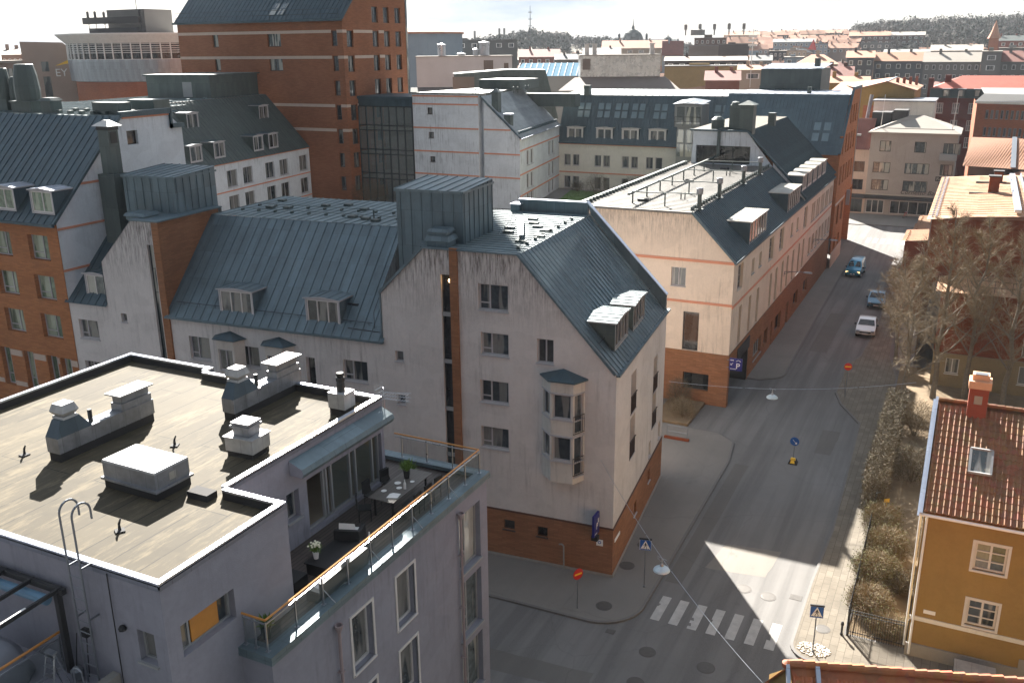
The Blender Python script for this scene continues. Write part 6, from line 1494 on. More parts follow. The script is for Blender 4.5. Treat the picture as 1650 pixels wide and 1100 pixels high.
for (x, y, z0, w, h) in ((1.6,99.5,13.1,.9,1.7),(2.1,107,13.2,.8,1.2)):
    m = T.M(); m.box(x,x+w,y,y+w,z0,z0+h); m.box(x-.1,x+w+.1,y-.1,y+w+.1,z0+h,z0+h+.12,1); m.box(x-1.6,x+1.9,y-.6,y-.4,z0,z0+.25,1); T.part('chimney', m, [MT['bbrown'], MT['dark']])
# lower wing in front with pinkish terrace roof, beige base
m = T.M(); 
T.fac(m, (-1.0,80), (14,80), rect(15,2.9,8.0), [(9,10.6,5.4,6.9),(12,13.6,5.4,6.9),(6.3,7.9,3.3,4.8),(10,11.6,3.1,4.5)], .15, ST(2,1,.07,'wframe','glass'), merged=True)
wall(m, (-1,97), (-1,80), rect(17,2.9,8)); T.part('lower_wall', m, MT['bbrown'])
m = T.M(); T.fac(m, (-1.0,79.9), (14,79.9), rect(15,0,2.9), [(1.0,2.0,1.2,2.5),(6.3,7.9,1.0,2.5),(10,11.6,1.0,2.5)], .15, ST(2,1,.07,'wframe','glass'), merged=True)
wall(m, (-1,97), (-1,79.9), rect(17.1,0,2.9)); T.part('base_wall', m, plaster('beige_render', lin((140,124,96)), .3))
m = T.M(); roof(m, [(-1.4,79.6,8.05),(14,79.6,8.05),(14,88,8.1),(-1.4,88,8.1)], 0, .7, d=(0,1,0)); T.part('terrace_roof', m, MT['pink'])
m = T.M(); guard(m, [(1.5,80.0,8.1),(14,80.0,8.1)], 1.0, .02, 4, 2, 1.2); T.part('railing', m, MT['dark'])
# stepped low wings on the street side
for (x0,y0,x1,y1,z) in ((-5.2,100,-2.5,106,8.0),(-4.9,107,-2.5,116,7.0),(-5.0,117,-2.5,128,6.0)):
    m = T.M(); m.box(x0,x1,y0,y1,0,z); T.part('street_wing', m, MT['bbrown']); m = T.M(); roof(m, [(x0-.25,y0-.2,z+.03),(x1,y0-.2,z+.35),(x1,y1+.2,z+.35),(x0-.25,y1+.2,z+.03)], 0, .6, d=(1,0,0))
    for i in range(int(y1-y0)): m.box(x0+.1,x0+.2,y0+i,y0+i+.3,z+.05,z+.25)
    T.part('street_wing_roof', m, MT['pink'])
m = T.M(); m.box(-5.25,-5.2,103,105.4,3.2,6.4); m.box(-2.95,-2.5,96,99.6,8.5,12.2); T.part('wall_panel', m, MT['gframe'])

# ---------------------------------------------------------------- cars
def car(label, loc, ang, col, van=False, lights=False):
    T = B('van' if van else 'parked_car', label, 'van' if van else 'car', loc, ang, world=False)
    paint = NT('car_paint_%s' % label[:8]); paint.set('Base Color', col); paint.set('Metallic', .3); paint.set('Roughness', .35); paint.set('Coat Weight', .8); pm = paint.mat
    # front towards -y ; length L, profile (y,z)
    if van: L = 4.4; prof = [(-2.2,.35),(-2.22,.7),(-2.1,.95),(-1.3,1.12),(-.75,1.72),(-.4,1.84),(2.05,1.86),(2.2,1.7),(2.22,.5),(2.15,.32)]; gy = (-1.25,-.72,1.15,1.72)
    else: L = 4.3; prof = [(-2.1,.35),(-2.15,.55),(-2.05,.78),(-1.1,.98),(-.35,1.40),(.1,1.46),(1.0,1.43),(1.75,1.08),(2.05,.98),(2.12,.6),(2.08,.33)]; gy = (-1.05,-.38,.99,1.38)
    W = .88
    bm = bmesh.new(); rows = []
    for x, k, dz in ((-W,.9,0),(-W*.97,1,.0),(-W*.78,1,1),(0,1.0,1.02),(W*.78,1,1),(W*.97,1,0),(W,.9,0)):
        r = []
        for y, z in prof:
            zz = z; xx = x
            if z > 1.0: 
                t_ = (z-1.0)/.9; xx = x*(1-.28*t_)
            if abs(x) < W*.9 and z > .9: zz = z+.03*(1-(x/W)**2)
            if abs(x) > W*.9: yy = y*.97
            else: yy = y*(1+.03*(1-(x/W)**2))
            r.append(bm.verts.new((xx, yy, zz)))
        rows.append(r)
    for a, b in zip(rows, rows[1:]):
        for i in range(len(prof)): j = (i+1) % len(prof); bm.faces.new((a[i], a[j], b[j], b[i]))
    bm.faces.new(rows[0][::-1]); bm.faces.new(rows[-1]); bmesh.ops.recalc_face_normals(bm, faces=bm.faces)
    me = bpy.data.meshes.new('body'); bm.to_mesh(me); bm.free(); me.materials.append(pm)
    for p in me.polygons: p.use_smooth = len(p.vertices) < 6
    o = link(bpy.data.objects.new('body', me), T.e); mod = o.modifiers.new('b', 'BEVEL'); mod.width = .05; mod.segments = 2; mod.limit_method = 'ANGLE'; mod.angle_limit = R(25)
    def xin(z): return W*(1-.28*max(0,(z-1.0)/.9))
    gl = MT['glassd']; y0, y1, z0, z1 = gy
    m = M(); m.face([(-xin(z0)*.86,y0-.03,z0+.06),(xin(z0)*.86,y0-.03,z0+.06),(xin(z1)*.84,y1-.03,z1+.04),(-xin(z1)*.84,y1-.03,z1+.04)]); T.part('windscreen', m, gl)
    for s in (-1,1):
        m = M(); zt = 1.62 if van else 1.33; zb = 1.08 if van else .98; yb = 1.9 if van else 1.45
        m.face([(s*(xin(zb)+.012),-.95,zb),(s*(xin(zb)+.012),yb,zb),(s*(xin(zt)+.012),yb-.45,zt),(s*(xin(zt)+.012),-.42,zt)] if not van else [(s*(xin(zb)+.012),-1.1,zb),(s*(xin(zb)+.012),.1,zb),(s*(xin(zt)+.012),.1,zt),(s*(xin(zt)+.012),-.66,zt)]); T.part('side_window', m, gl)
        m = M(); m.box(s*(W+.02),s*(W+.22),-.98,-.84,1.0,1.14); T.part('mirror', m, MT['black'])
        m = M(); m.frust(min(s*.5,s*.82),max(s*.5,s*.82),-2.24,-2.0,.62,.8,.02,.0); T.part('headlight', m, plain('headlight_on', (1,.9,.6,1), .3, emit=((1,.7,.3,1), .45)) if lights else MT['alu'])
        for y in (-1.35,1.35):
            m = M(); m.tube((s*(W-.19),y,.32),(s*(W+.01),y,.32),.32,n=18); w = T.part('wheel', m, MT['black']); m = M(); m.tube((s*(W+.012),y,.32),(s*(W+.02),y,.32),.19,n=12); link(bpy.data.objects.new('rim', m.mesh('rim', MT['alu'])), w)
    m = M(); m.box(-.26,.26,-2.27,-2.22,.42,.53); T.part('number_plate', m, MT['whitep']); m = M(); m.box(-.5,.5,-2.24,-2.15,.55,.68); m.box(-.86,.86,-2.22,-2.1,.25,.4) if van else m.box(-.6,.6,-2.2,-2.1,.28,.38); T.part('grille', m, MT['black'])
    return T
car('silver white hatchback parked at the kerb beside the bare trees', (-7.35,93.2,.02), R(2), lin((216,214,212)))
car('blue estate car parked behind the silver one', (-7.5,104.3,.02), R(3), lin((70,116,142)))
car('turquoise delivery van with lit headlights driving towards the crossing', (-11.3,118.2,.02), R(-3), lin((0,132,168)), True, True)

# ---------------------------------------------------------------- signs, lamps
def ped_sign(label, loc, yaw, H):
    T = B('crossing_sign', label, 'sign', loc, yaw, 'blue pedestrian crossing signs', world=False)
    m = M(); m.tube((0,0,0),(0,0,H),.03,n=8); m.lathe((0,0,0), [(.07,0),(.07,.06),(.03,.1)], 8); T.part('pole', m, MT['steel'])
    m = M(); m.box(-.3,.3,-.05,-.03,H-.62,H-.02); m.box(-.32,.32,-.08,-.02,H-.02,H+.06,1); T.part('panel', m, [MT['blue'], MT['dark']])
    m = M(); z = H-.62; m.face([(-.25,-.054,z+.07),(.25,-.054,z+.07),(0,-.054,z+.56)])
    for a, b in (((-.29,z+.015),(.29,z+.015)),((-.29,z+.585),(.29,z+.585)),((-.29,z+.015),(-.29,z+.585)),((.29,z+.015),(.29,z+.585))): m.bar((a[0],-.052,a[1]),(b[0],-.052,b[1]),.012,.004)
    T.part('white_triangle', m, MT['whitep'])
    m = M(); F = lambda *p: m.face([(x,-.058,z+y) for x, y in p])
    F(*[(.0+.03*math.cos(i),.41+.03*math.sin(i)) for i in [k*.785 for k in range(8)]])
    F((-.03,.38),(.035,.38),(.03,.25),(-.03,.25)); F((-.03,.26),(.0,.26),(-.07,.1),(-.1,.1)); F((.0,.26),(.03,.26),(.09,.1),(.06,.1)); F((-.03,.37),(-.02,.33),(-.1,.24),(-.11,.26)); F((.03,.37),(.03,.33),(.09,.25),(.1,.28))
    for i in range(4): F((-.2+i*.11,.075),(-.14+i*.11,.075),(-.15+i*.11,.095),(-.19+i*.11,.095))
    T.part('walking_figure', m, MT['black'])
ped_sign('blue pedestrian crossing sign on a pole in the sunlit cobbles', (-3.86,38.95,.13), R(14), 2.5)
ped_sign('blue pedestrian crossing sign in the shade beside the brick corner', (-12.66,40.85,.13), R(14), 2.8)
def noentry(label, loc, yaw, H, two=False):
    T = B('no_entry_sign', label, 'sign', loc, yaw, 'red round no entry signs', world=False)
    m = M(); m.tube((0,0,0),(0,0,H),.028,n=8)
    if two: m.tube((.0,0,.0),(-.35,.1,H-.25),.022,n=6)
    T.part('pole', m, MT['steel'])
    m = M(); m.tube((0,-.03,H-.28),(0,-.05,H-.28),.3,n=28); T.part('disc', m, MT['red']); m = M(); m.box(-.22,.22,-.058,-.051,H-.325,H-.235); T.part('yellow_bar', m, MT['yellow'])
noentry('red no entry sign seen at a slant on the shaded near pavement', (-15.07,37.57,.13), R(60), 2.25)
noentry('red no entry sign on a forked pole at the kerb by the hedge', (-6.85,73.6,.13), R(12), 2.9, True)
T = B('keep_right_sign', 'round blue keep-right sign with white arrow on a yellow block in mid street', 'sign', (-8.42,59.7,.02), 0, world=False)
m = M(); m.tube((0,0,.3),(0,0,1.6),.025,n=8); T.part('pole', m, MT['steel']); m = M(); m.frust(-.3,.3,-.3,.3,0,.28,.12,.12); T.part('block', m, MT['dark']); m = M(); m.frust(-.17,.17,-.19,-.0,.28,.42,.03,.02); m.face([(-.16,-.3,.1),(.16,-.3,.1),(.1,-.2,.27),(-.1,-.2,.27)]); T.part('yellow_block', m, MT['yellow'])
m = M(); m.tube((0,-.03,1.6),(0,-.05,1.6),.3,n=28); T.part('disc', m, MT['blue']); m = M(); m.bar((-.12,-.056,1.72),(.1,-.056,1.5),.045,.01)
m.face([(.16,-.06,1.44),(.03,-.06,1.46),(.14,-.06,1.57)]); m.bar((.03,-.056,1.44),(.16,-.056,1.44),.03,.01); m.bar((.16,-.056,1.44),(.16,-.056,1.57),.01,.03); T.part('arrow', m, MT['whitep'])
def catenary(label, a, b, lampt, sag, llabel, wn='span_wire'):
    a = Vector(a); b = Vector(b); m = M(); pts = []
    for i in range(25): t = i/24; p = a.lerp(b, t); p.z -= sag*4*t*(1-t); pts.append(p)
    m.path(pts, .013, 4); solo(wn, m, MT['alu'], label, 'wire', 'lamp wires across the street')
    p = a.lerp(b, lampt); p.z -= sag*4*lampt*(1-lampt)
    T = B('hanging_lamp', llabel, 'street lamp', p, 0, 'street lamps hung on wires', world=False)
    m = M(); m.tube((0,0,0),(0,0,-.3),.02,n=6); m.lathe((0,0,-.42), [(.06,0),(.09,.05),(.06,.14),(0,.16)], 10); m.tube((-.22,.05,.02),(.22,-.05,-.02),.012,n=4); m.tube((-.2,-.04,-.0),(-.02,0,-.2),.01,n=4); T.part('fitting', m, MT['alu'])
    m = M(); m.lathe((0,0,-.6), [(.37,0),(.34,.07),(.2,.17),(.06,.22)], 20); T.part('lamp_shade', m, plain('lamp_shade_grey', lin((190,204,210)), .3, .2)); m = M(); m.lathe((0,0,-.66), [(0,0),(.12,.02),(.16,.07),(0,.1)], 12); T.part('bulb', m, MT['whitep'])
catenary('thin wire from the front of the corner house over the zebra crossing', (-15.21,40.9,6.83), (-2.3,25.6,6.4), .404, .9, 'pale hanging street lamp shade on the wire near the zebra crossing')
catenary('thin wire from the side of the corner house across the street by the alley', (-16.0,55.3,6.2), (-1.5,60.5,6.6), .43, .5, 'pale hanging street lamp shade over mid street by the alley')
for y, lb in ((89.5,'nearer'),(106.5,'farther')):
    T = B('wall_lamp', lb+' grey street lamp on a bracket of the peach facade', 'street lamp', (-15,y,6.2), 0, 'bracket lamps on the peach facade', world=False)
    m = M(); m.path([(0,0,-.5),(0.05,0,0),(1.9,0,.1)], .03, 6); m.tube((0,0,-.3),(.6,0,.03),.02,n=4); T.part('bracket', m, MT['steel']); m = M(); m.frust(1.8,2.6,-.13,.13,.02,.16,.05,.03); T.part('lamp_head', m, MT['alu'])
# alley railing and yellow beam, yellow garden signs, bikes
m = M(); guard(m, [(-17.4,60.3,.13),(-15.9,60.3,.13)], .9, .02, 5, 2, .75); solo('alley_railing', m, MT['steel'], 'low tube railing beside the alley bed', 'railing')
m = M(); m.box(-17.5,-15.7,59.9,60.1,.13,.3); solo('yellow_beam', m, MT['bbrown'], 'low brown timber edge beam on the pavement in the alley', 'beam')
m = M(); m.box(-.02,.02,-.02,.02,0,1.2); m.face([(-.15,-.03,1.0),(.15,-.03,1.1),(.15,-.03,1.35),(-.15,-.03,1.25)]); solo('garden_sign', m, [MT['yellow']], 'small yellow sign at the near end of the brown hedge', 'sign', loc=(-2.1,54.0,.1))
m = M()
for y in (0,1.1): m.path([(0,y,0),(0,y,1.2),(.3,y+.1,1.3)], .03, 6)
m.bar((0,0,.6),(0,1.1,.6),.02); solo('gate_posts', m, MT['copp'], 'pair of thin pale gate posts at the end of the hedge', 'gate', loc=(-2.75,54.6,.13))
def bike(label, loc, ang, first=[None]):
    if first[0]: return dup(first[0], loc, ang, label)
    T = B('bicycle', label, 'bicycle', loc, ang, 'bicycles parked at the brown wall', world=False); first[0] = T.e
    for x in (-.52,.52):
        m = M(); k = 16
        for i in range(k): a = 2*math.pi*i/k; b = 2*math.pi*(i+1)/k; m.tube((x+.33*math.cos(a),0,.34+.33*math.sin(a)),(x+.33*math.cos(b),0,.34+.33*math.sin(b)),.02,n=4)
        for i in range(8): a = math.pi*i/8; m.tube((x+.32*math.cos(a),0,.34+.32*math.sin(a)),(x-.32*math.cos(a),0,.34-.32*math.sin(a)),.004,n=3)
        T.part('wheel', m, MT['black'])
    m = M(); 
    for a, b in (((-.52,.34),(-.1,.34)),((-.1,.34),(.33,.8)),((-.52,.34),(-.2,.8)),((-.2,.8),(.33,.8)),((-.1,.34),(-.22,.9)),((.33,.8),(.52,.34)),((.33,.8),(.3,1.0))): m.tube((a[0],0,a[1]),(b[0],0,b[1]),.02,n=6)
    T.part('frame', m, MT['green'] if False else MT['red']); m = M(); m.frust(-.35,-.12,-.06,.06,.9,.96,.02,.01); T.part('saddle', m, MT['black']); m = M(); m.path([(.28,-.26,1.02),(.3,0,1.0),(.28,.26,1.02)], .014, 5); T.part('handlebar', m, MT['alu'])
    m = M(); m.frust(.4,.68,-.15,.15,.78,1.0,-.02,-.02); T.part('basket', m, MT['steel']); return T.e
bl = ['first','second','third','fourth','fifth','sixth','seventh','eighth']
for i in range(8): bike(bl[i]+' bicycle counted from the near end of the row at the brown wall', (-6.2+.03*i,119+i*1.15,.13), R(12+7*math.sin(i*2.)))
bb = bike('lone dark bicycle in front of the shop windows across the junction', (-8.8,161,.13), R(70)); bb['group'] = 'bicycle outside the corner shop'
# ---------------------------------------------------------------- buildings across the junction
for n, c in dict(wgrey=(96,96,100),wgrey2=(104,108,114),wgrey3=(142,140,136),wgrey4=(120,122,120),wcream=(196,184,164),wblue=(158,176,190),brownd=(104,78,66),dglass=(60,66,70),darkbr=(72,58,54),wtaupe=(136,124,114),wpink=(178,152,138),roofpale=(188,178,166),roofgrey=(132,132,130),roofpink=(196,176,160),roofteal=(60,76,74)).items():
    MT[n] = plain('far_'+n, sc(lin(c), .62), .85, 0, .15, .3)
MT['redbr'] = brick('dark_red_brick', lin((112,56,46)), lin((92,52,46)), .15, .5, .1); MT['warmbr'] = brick('warm_brown_brick', lin((168,100,68)), lin((140,96,74)), .12, .5, .1)
N = B('corner_shop_house', 'grey beige house with hipped pale roof, dark windows and shop front across the junction', 'building', (-9,168,0))
m = N.M(); DS = ST(3,1,.09,'bframe','glassb',sill=False); D2 = ST(2,1,.09,'bframe','glassb',sill=False)
nx = lambda x: x+15.35
ws = [(nx(-13.9),nx(-12.2),10.3,12.0,D2),(nx(-8.7),nx(-7.0),10.3,12.0,D2),(nx(-3.9-.6),nx(-4.6+2.6),10.2,11.9,DS)]
for z in (6.9,3.9+.2): ws += [(nx(-14.6),nx(-12.0),z,z+1.7,DS),(nx(-9.8),nx(-6.2),z,z+1.7,ST(4,1,.09,'bframe','glassb',sill=False)),(nx(-4.6),nx(-1.9-.9),z,z+1.7,DS)]
ws += [(nx(-15.1),nx(-12.3),.3,2.5,ST(3,1,.12,'wframe','glassd',sill=False)),(nx(-11.4),nx(-3.0),.35,2.5,ST(6,1,.1,'wframe','glassd',sill=False))]
N.fac(m, (-15.35,163), (-2.6,163), rect(12.75,0,13.35), ws, .15, DS, merged=True); wall(m, (-2.6,163), (-2.6,175), rect(12,0,13.35)); wall(m, (-15.35,175), (-15.35,163), rect(12,0,13.35)); N.part('wall', m, plaster('beige_grey_render', lin((166,156,148)), .15))
m = N.M(); e = [(-15.8,162.6,13.35),(-2.2,162.6,13.35),(-2.2,175.4,13.35),(-15.8,175.4,13.35)]; r0 = (-10.2,168.5,15.7); r1 = (-8.2,169.5,15.7)
m.face([e[0],e[1],r1,r0]); m.face([e[1],e[2],r1]); m.face([e[2],e[3],r0,r1]); m.face([e[3],e[0],r0]); m.box(-15.8,-2.2,162.5,162.7,13.2,13.4); m.tube((-14.5,164.2,13.9),(-3.2,164.2,13.9),.05,n=4); N.part('roof', m, MT['roofpale'])
m = N.M(); m.box(-15.35,-2.6,162.2,163,2.75,3.3); m.box(-15.35,-2.6,162.8,162.98,3.3,3.55,1); N.part('canopy', m, [MT['dark'], MT['stone']])
m = N.M(); m.box(-4.9,-2.4,162.0,162.98,9.3,10.3); N.part('balcony', m, MT['gframe'])
m = N.M(); m.box(-5.1,-3.0,162.9,162.98,5.95,6.7); N.part('room_sign', m, MT['dark']); text('lettering', 'Room', N.e, (4.95,-5.12,6.1), (R(90),0,0), .75, MT['stone'])
text('script_sign', 'Cornetto Bar', N.e, (1.6,-5.03,3.68), (R(90),0,0), .98, MT['black'], shear=.35)
m = N.M(); 
for x, h in ((-14.2,5.5),(-3.6,6.2)): m.tube((x,164.5,13.6),(x+.25 if x > -5 else x+.2,164.5,13.6+h),.07,.04,6)
N.part('flagpole', m, MT['whitep'])
m = N.M(); m.box(-16.2,-13.2,170,174,13,16.0); m.box(-12.8,-10.6,168,172,14,16.5); m.box(-19,-16,168,172,10,13.5); N.part('roof_block', m, MT['dark'])
N2 = B('pink_shop_house', 'narrow pale pink house with red tiled roof squeezed beside the brick street end', 'building', (-18,168,0))
m = N2.M(); N2.fac(m, (-21,163), (-15.35,163), rect(5.65,0,10.5), [(3.4,5.1,6.9,8.6),(3.4,5.1,4.0,5.7),(2.8,5.3,.3,2.5)], .15, ST(2,1,.09,'bframe','glassd',sill=False), merged=True); wall(m, (-21,173), (-21,163), rect(10,0,10.5)); N2.part('wall', m, plaster('pale_pink_render', lin((196,172,156)), .15))
m = N2.M(); roof(m, [(-21.3,162.6,10.5),(-15.4,162.6,10.5),(-15.4,170,15.0),(-21.3,170,15.0)], 0, .35, .06); m.face([(-21.3,170,15),(-15.4,170,15),(-15.4,176,10.5),(-21.3,176,10.5)]); m.box(-18,-17.2,165.6,166.4,12.4,12.7,1); N2.part('roof', m, [MT['tiler'], MT['gframe']])
m = N2.M(); m.box(-18.6,-15.4,162.2,163,2.7,3.3); N2.part('awning', m, MT['dark'])
N3 = B('white_fire_wall_house', 'white house wall with a dark shadowed roof shape behind the hipped roof', 'building', (-12,181,0))
m = N3.M(); m.box(-16.9,-7.2,178,188,0,17.3); N3.part('wall', m, MT['cream']); m = N3.M(); m.box(-17.1,-7.0,177.8,188.2,17.3,17.55); m.tube((-17.6,176,14),(-17.2,176.4,18.5),.3,n=8); N3.part('roof', m, MT['zinc'])
N4 = B('ochre_gable_house', 'ochre gabled house with salmon roof and row of chimneys', 'building', (-15,192,0))
m = N4.M(); wall(m, (-20.1,185), (-11,185), [(0,0),(9.1,0),(9.1,18.9),(4.4,20.3),(0,19.2)]); wall(m, (-11,185), (-11,205), rect(20,0,18.9)); m.box(-24,-20.1,188,205,0,17.8); N4.part('wall', m, MT['ochre'])
m = N4.M(); m.face([(-20.5,184.7,19.15),(-15.7,184.7,20.45),(-15.7,205,20.6),(-26,205,19.2)]); m.face([(-15.7,184.7,20.45),(-10.6,184.7,18.9),(-10.6,205,19.0),(-15.7,205,20.6)]); m.face([(-26,187,18.2),(-20.3,187,18.6),(-20.3,205,19.6),(-26,205,19.6)]); m.bar((-15.7,184.7,20.45),(-15.7,205,20.6),.3,.1,1); m.bar((-20.5,184.7,19.15),(-15.7,184.65,20.4),.15,.15,2); m.bar((-15.7,184.65,20.4),(-10.6,184.7,18.9),.15,.15,2)
for i in range(4): m.box(-14.6+i*.9,-14.1+i*.9,190+i*3,190.6+i*3,19.2,20.9,2)
N4.part('roof', m, [MT['tileo'], MT['wblue'], MT['tiler']]); m = N4.M(); m.box(-19.3,-17.4,184.9,185.0,14,16.2); N4.part('panel', m, MT['warmbr'])
N5 = B('red_brick_terrace', 'long dark red brick house with bright red tile roof, attic dormers and white windows', 'building', (6,222,0))
m = N5.M(); ws = []
for r_ in range(3):
    for i in range(9): ws.append((1.2+i*3.0,1.2+i*3.0+1.3,6.3+r_*3.4,8.4+r_*3.4))
N5.fac(m, (-9.5,215), (19,215), rect(28.5,0,16.2), ws, .15, ST(3,2,.14,'wframe','glass'), merged=True); wall(m, (-9.5,228), (-9.5,215), rect(13,0,16)); N5.part('wall', m, MT['redbr'])
m = N5.M(); m.face([(-9.8,214.6,16.2),(19,214.6,16.2),(19,216.2,18.0),(-9.8,216.2,18.0)]); N5.part('attic', m, MT['roofteal'])
m = N5.M(); m.face([(-9.8,216.2,18.0),(19,216.2,18.0),(19,222,20.4),(-4.2,222,20.4)]); m.face([(-9.8,216.2,18.0),(-4.2,222,20.4),(-9.8,228,18)]); m.box(-7.4,-6.2,219,220,18,20.6,1); m.box(-10.4,-9.4,217,218.4,16,20.0,1); N5.part('roof', m, [plain('bright_red_tile', lin((168,82,62)), .8, 0, .3, .8), MT['redbr']])
for i in range(9):
    m = N5.M(); x = -7.4+i*2.9; m.box(x,x+1.3,214.7,216.3,16.4,17.9); m.box(x+.2,x+1.1,214.66,214.7,16.55,17.7,1); m.box(x-.15,x+1.45,214.5,216.4,17.9,18.0,2); N5.part('attic_dormer', m, [MT['roofteal'], MT['glassb'], MT['copp']])
N6 = B('warm_brick_office', 'warm brown brick office with two ribbon rows of windows and pale cornice on the right', 'building', (6,195,0), 0)
p0 = (-.7,190); p1 = (26,183.0) 
m = N6.M(); Ln = math.dist(p0, p1); ws = []
for z in (14.0,11.0,8.0):
    for i in range(20): ws.append((1.6+i*.82,1.6+i*.82+.5,z,z+1.5))
N6.fac(m, p0, p1, rect(Ln,0,16.6), ws, .15, ST(1,1,.07,'gframe','glass'), merged=True); wall(m, (-1.4,206), p0, rect(16,0,16.6)); N6.part('wall', m, MT['warmbr'])
m = N6.M(); m.face([(-1.1,189.4,16.9),(26,182.4,16.9),(26.3,184.2,18.2),(0.2,191.5,18.2)]); m.face([(0.2,191.5,18.2),(26.3,184.2,18.2),(27,206,18.6),(-.5,207,18.6)]); m.bar((-1.0,189.7,16.75),(26,182.7,16.75),.6,.35,1); N6.part('roof', m, [MT['roofgrey'], MT['cream']])
N7 = B('tiled_roof_house', 'orange tile roof with grey gable and metal strip on the right beyond the curved roof', 'building', (6,150,0))
m = N7.M(); m.face([(-1.2,136,11.6),(12,133,11.6),(12,150,14.0),(-.6,151,14.0)]); m.face([(-.6,151,14.0),(12,150,14.0),(12,160,11),(-1,160,11)]); roof(m, [(-1.2,136,11.62),(12,133,11.62),(12,150,14.02),(-.6,151,14.02)], 0, .33, .1); N7.part('roof', m, plain('orange_pantile_far', lin((138,92,62)), .85, 0, .35, 2.5))
m = N7.M(); m.box(-.4,12,137,159,0,11.5); m.face([(-1.3,136,11.5),(-.7,151,14.0),(-1.1,160,11)]); m.bar((4.6,134.3,11.8),(4.8,150.6,14.2),.6,.1,1); N7.part('wall', m, [MT['wgrey4'], MT['steel']])
m = N7.M(); m.face([(-2.0,128,9.0),(6,126,9.0),(8,136.5,12.2),(2,137.5,9.6)]); m.box(-1.5,7,127,137,0,9.0); N7.part('annex', m, MT['tilef'])

# ---------------------------------------------------------------- middle distance, roof top plant and landmarks
def facing(x, y): return math.atan2(-x, y)
T = B('plant_room', 'white rooftop plant room with two steel flues left of centre', 'building', (-104,188,18), facing(-104,188), world=False)
m = M(); m.box(-10.6,10.6,0,9,-18,7.0); T.part('wall', m, plain('white_panels', lin((188,190,192)), .6, .1, .15, .3)); m = M(); m.box(-10.8,10.8,-.2,9.2,7.0,7.2); T.part('roof', m, MT['concrete'])
m = M(); m.box(4.3,6.4,-.06,0,4.0,6.2); m.box(8.8,9.8,-.06,0,4.0,5.6); T.part('louvre', m, MT['wtaupe'])
m = M()
for x, r, h in ((-5,.9,2.2),(4.6,1.1,2.6),(2.6,.6,1.1)): m.lathe((x,4,7.2), [(r,0),(r,h),(r*1.15,h),(r*1.15,h+.25),(0,h+.5)], 14)
m.lathe((-.6,4,7.2), [(.9,0),(1.0,.5),(0,.7)], 12); T.part('flue', m, MT['alu'])
m = M(); m.face([(-12,-6,-1.5),(11,-6,-1.5),(11,-.2,.6),(-12,-.2,.6)]); T.part('lean_to_roof', m, MT['wgrey4'])
T = B('plant_room', 'pale metal rooftop plant room with three flues and sun glints in the centre', 'building', (-72.5,202,18), facing(-72.5,202)+.1, world=False)
m = M(); m.box(-8.8,8.8,0,8,-18,6.9); T.part('wall', m, metal('pale_panels', lin((196,194,190)), .28, .35, .06)); m = M(); m.box(-9,9,-.2,8.2,6.9,7.15); T.part('roof', m, MT['concrete'])
m = M(); m.box(-8.3,-6.6,-.06,0,4.0,6.3); m.box(-8.8,8.8,-.1,0,2.3,2.5); T.part('louvre', m, MT['wtaupe'])
m = M()
for x in (-7.2,-5.5,7.3): m.box(x-.45,x+.45,3,4,7.1,9.3); m.box(x-.6,x+.6,2.9,4.1,9.3,9.5)
T.part('flue', m, MT['zincw']); m = M(); m.face([(-14,-9,0),(12,-9,0),(10,0,2.4),(-10,0,2.4)]); T.part('skirt_roof', m, MT['wtaupe'])
T = B('glass_roof', 'glazed blue hall roof between the two white plant rooms', 'building', (-97,219,16), facing(-97,219), world=False)
m = M(); m.box(-9,9,0,14,-16,4); T.part('wall', m, MT['wgrey3']); m = M(); m.face([(-9,-.5,4.0),(9,-.5,4.0),(9,6,7.0),(-7,6,7.0)]); m.face([(-9,-.5,4.0),(-7,6,7),(-9,13,4)]); T.part('glazing', m, plain('blue_glass', lin((150,190,210)), .15, .2)); m = M()
for i in range(12): m.bar((-8.5+i*1.5,-.5,4.05),(-7.5+i*1.5,6,7.05),.12,.1)
T.part('frame', m, MT['whitep'])
T = B('dark_roof_wing', 'dark sheet clad penthouse with sloping end on the roofs behind the white gable house', 'building', (-74,147.5,15), facing(-74,147.5)+.05, world=False)
m = M(); m.ext([(-8.5,0),(9.5,0),(7.2,8.2),(1,8.3),(-8.5,7.7)], 0, 8, 'y'); T.part('wall', m, MT['tealg']); m = M(); m.box(-8.7,-5.0,-.06,0,3.5,7.2); T.part('light_panel', m, MT['wtaupe']); m = M(); m.bar((-8.6,-.05,7.8),(1,-.05,8.4),.2,.15); T.part('coping', m, MT['coping'])
T = B('round_hall', 'round domed hall with tan roof behind the tower', 'building', (-158,256,0), 0, world=False)
m = M(); m.lathe((0,0,0), [(14,0),(14,31.0)], 32); T.part('wall', m, MT['wblue']); m = M(); m.lathe((0,0,0), [(14.6,30.9),(14.4,31.4),(10,32.8),(5,33.8),(0,34.1)], 32); T.part('roof', m, MT['tilef'])
T = B('round_office', 'round silver grey office with white canopy ring and ribbon windows at the left', 'building', (-154,148,0), 0, world=False)
m = M(); m.lathe((0,0,0), [(16.2,0),(16.2,21.3)], 48); T.part('base_wall', m, MT['warmbr']); m = M(); m.lathe((0,0,0), [(16.4,21.3),(17.0,21.4),(17.2,25.4)], 48)
for k in range(12): m.lathe((0,0,0), [(17.05+.01*k,21.6+k*.3),(17.15+.01*k,21.62+k*.3)], 48)
T.part('metal_cladding', m, metal('corrugated_silver', lin((156,164,172)), .35, .5, .05)); m = M(); m.lathe((0,0,0), [(16.9,25.4),(16.9,28.4)], 48); T.part('window_band', m, MT['glassd'])
m = M()
for i in range(60): a = 2*math.pi*i/60; m.box(17.05*math.cos(a)-.09,17.05*math.cos(a)+.09,17.05*math.sin(a)-.09,17.05*math.sin(a)+.09,25.4,28.5)
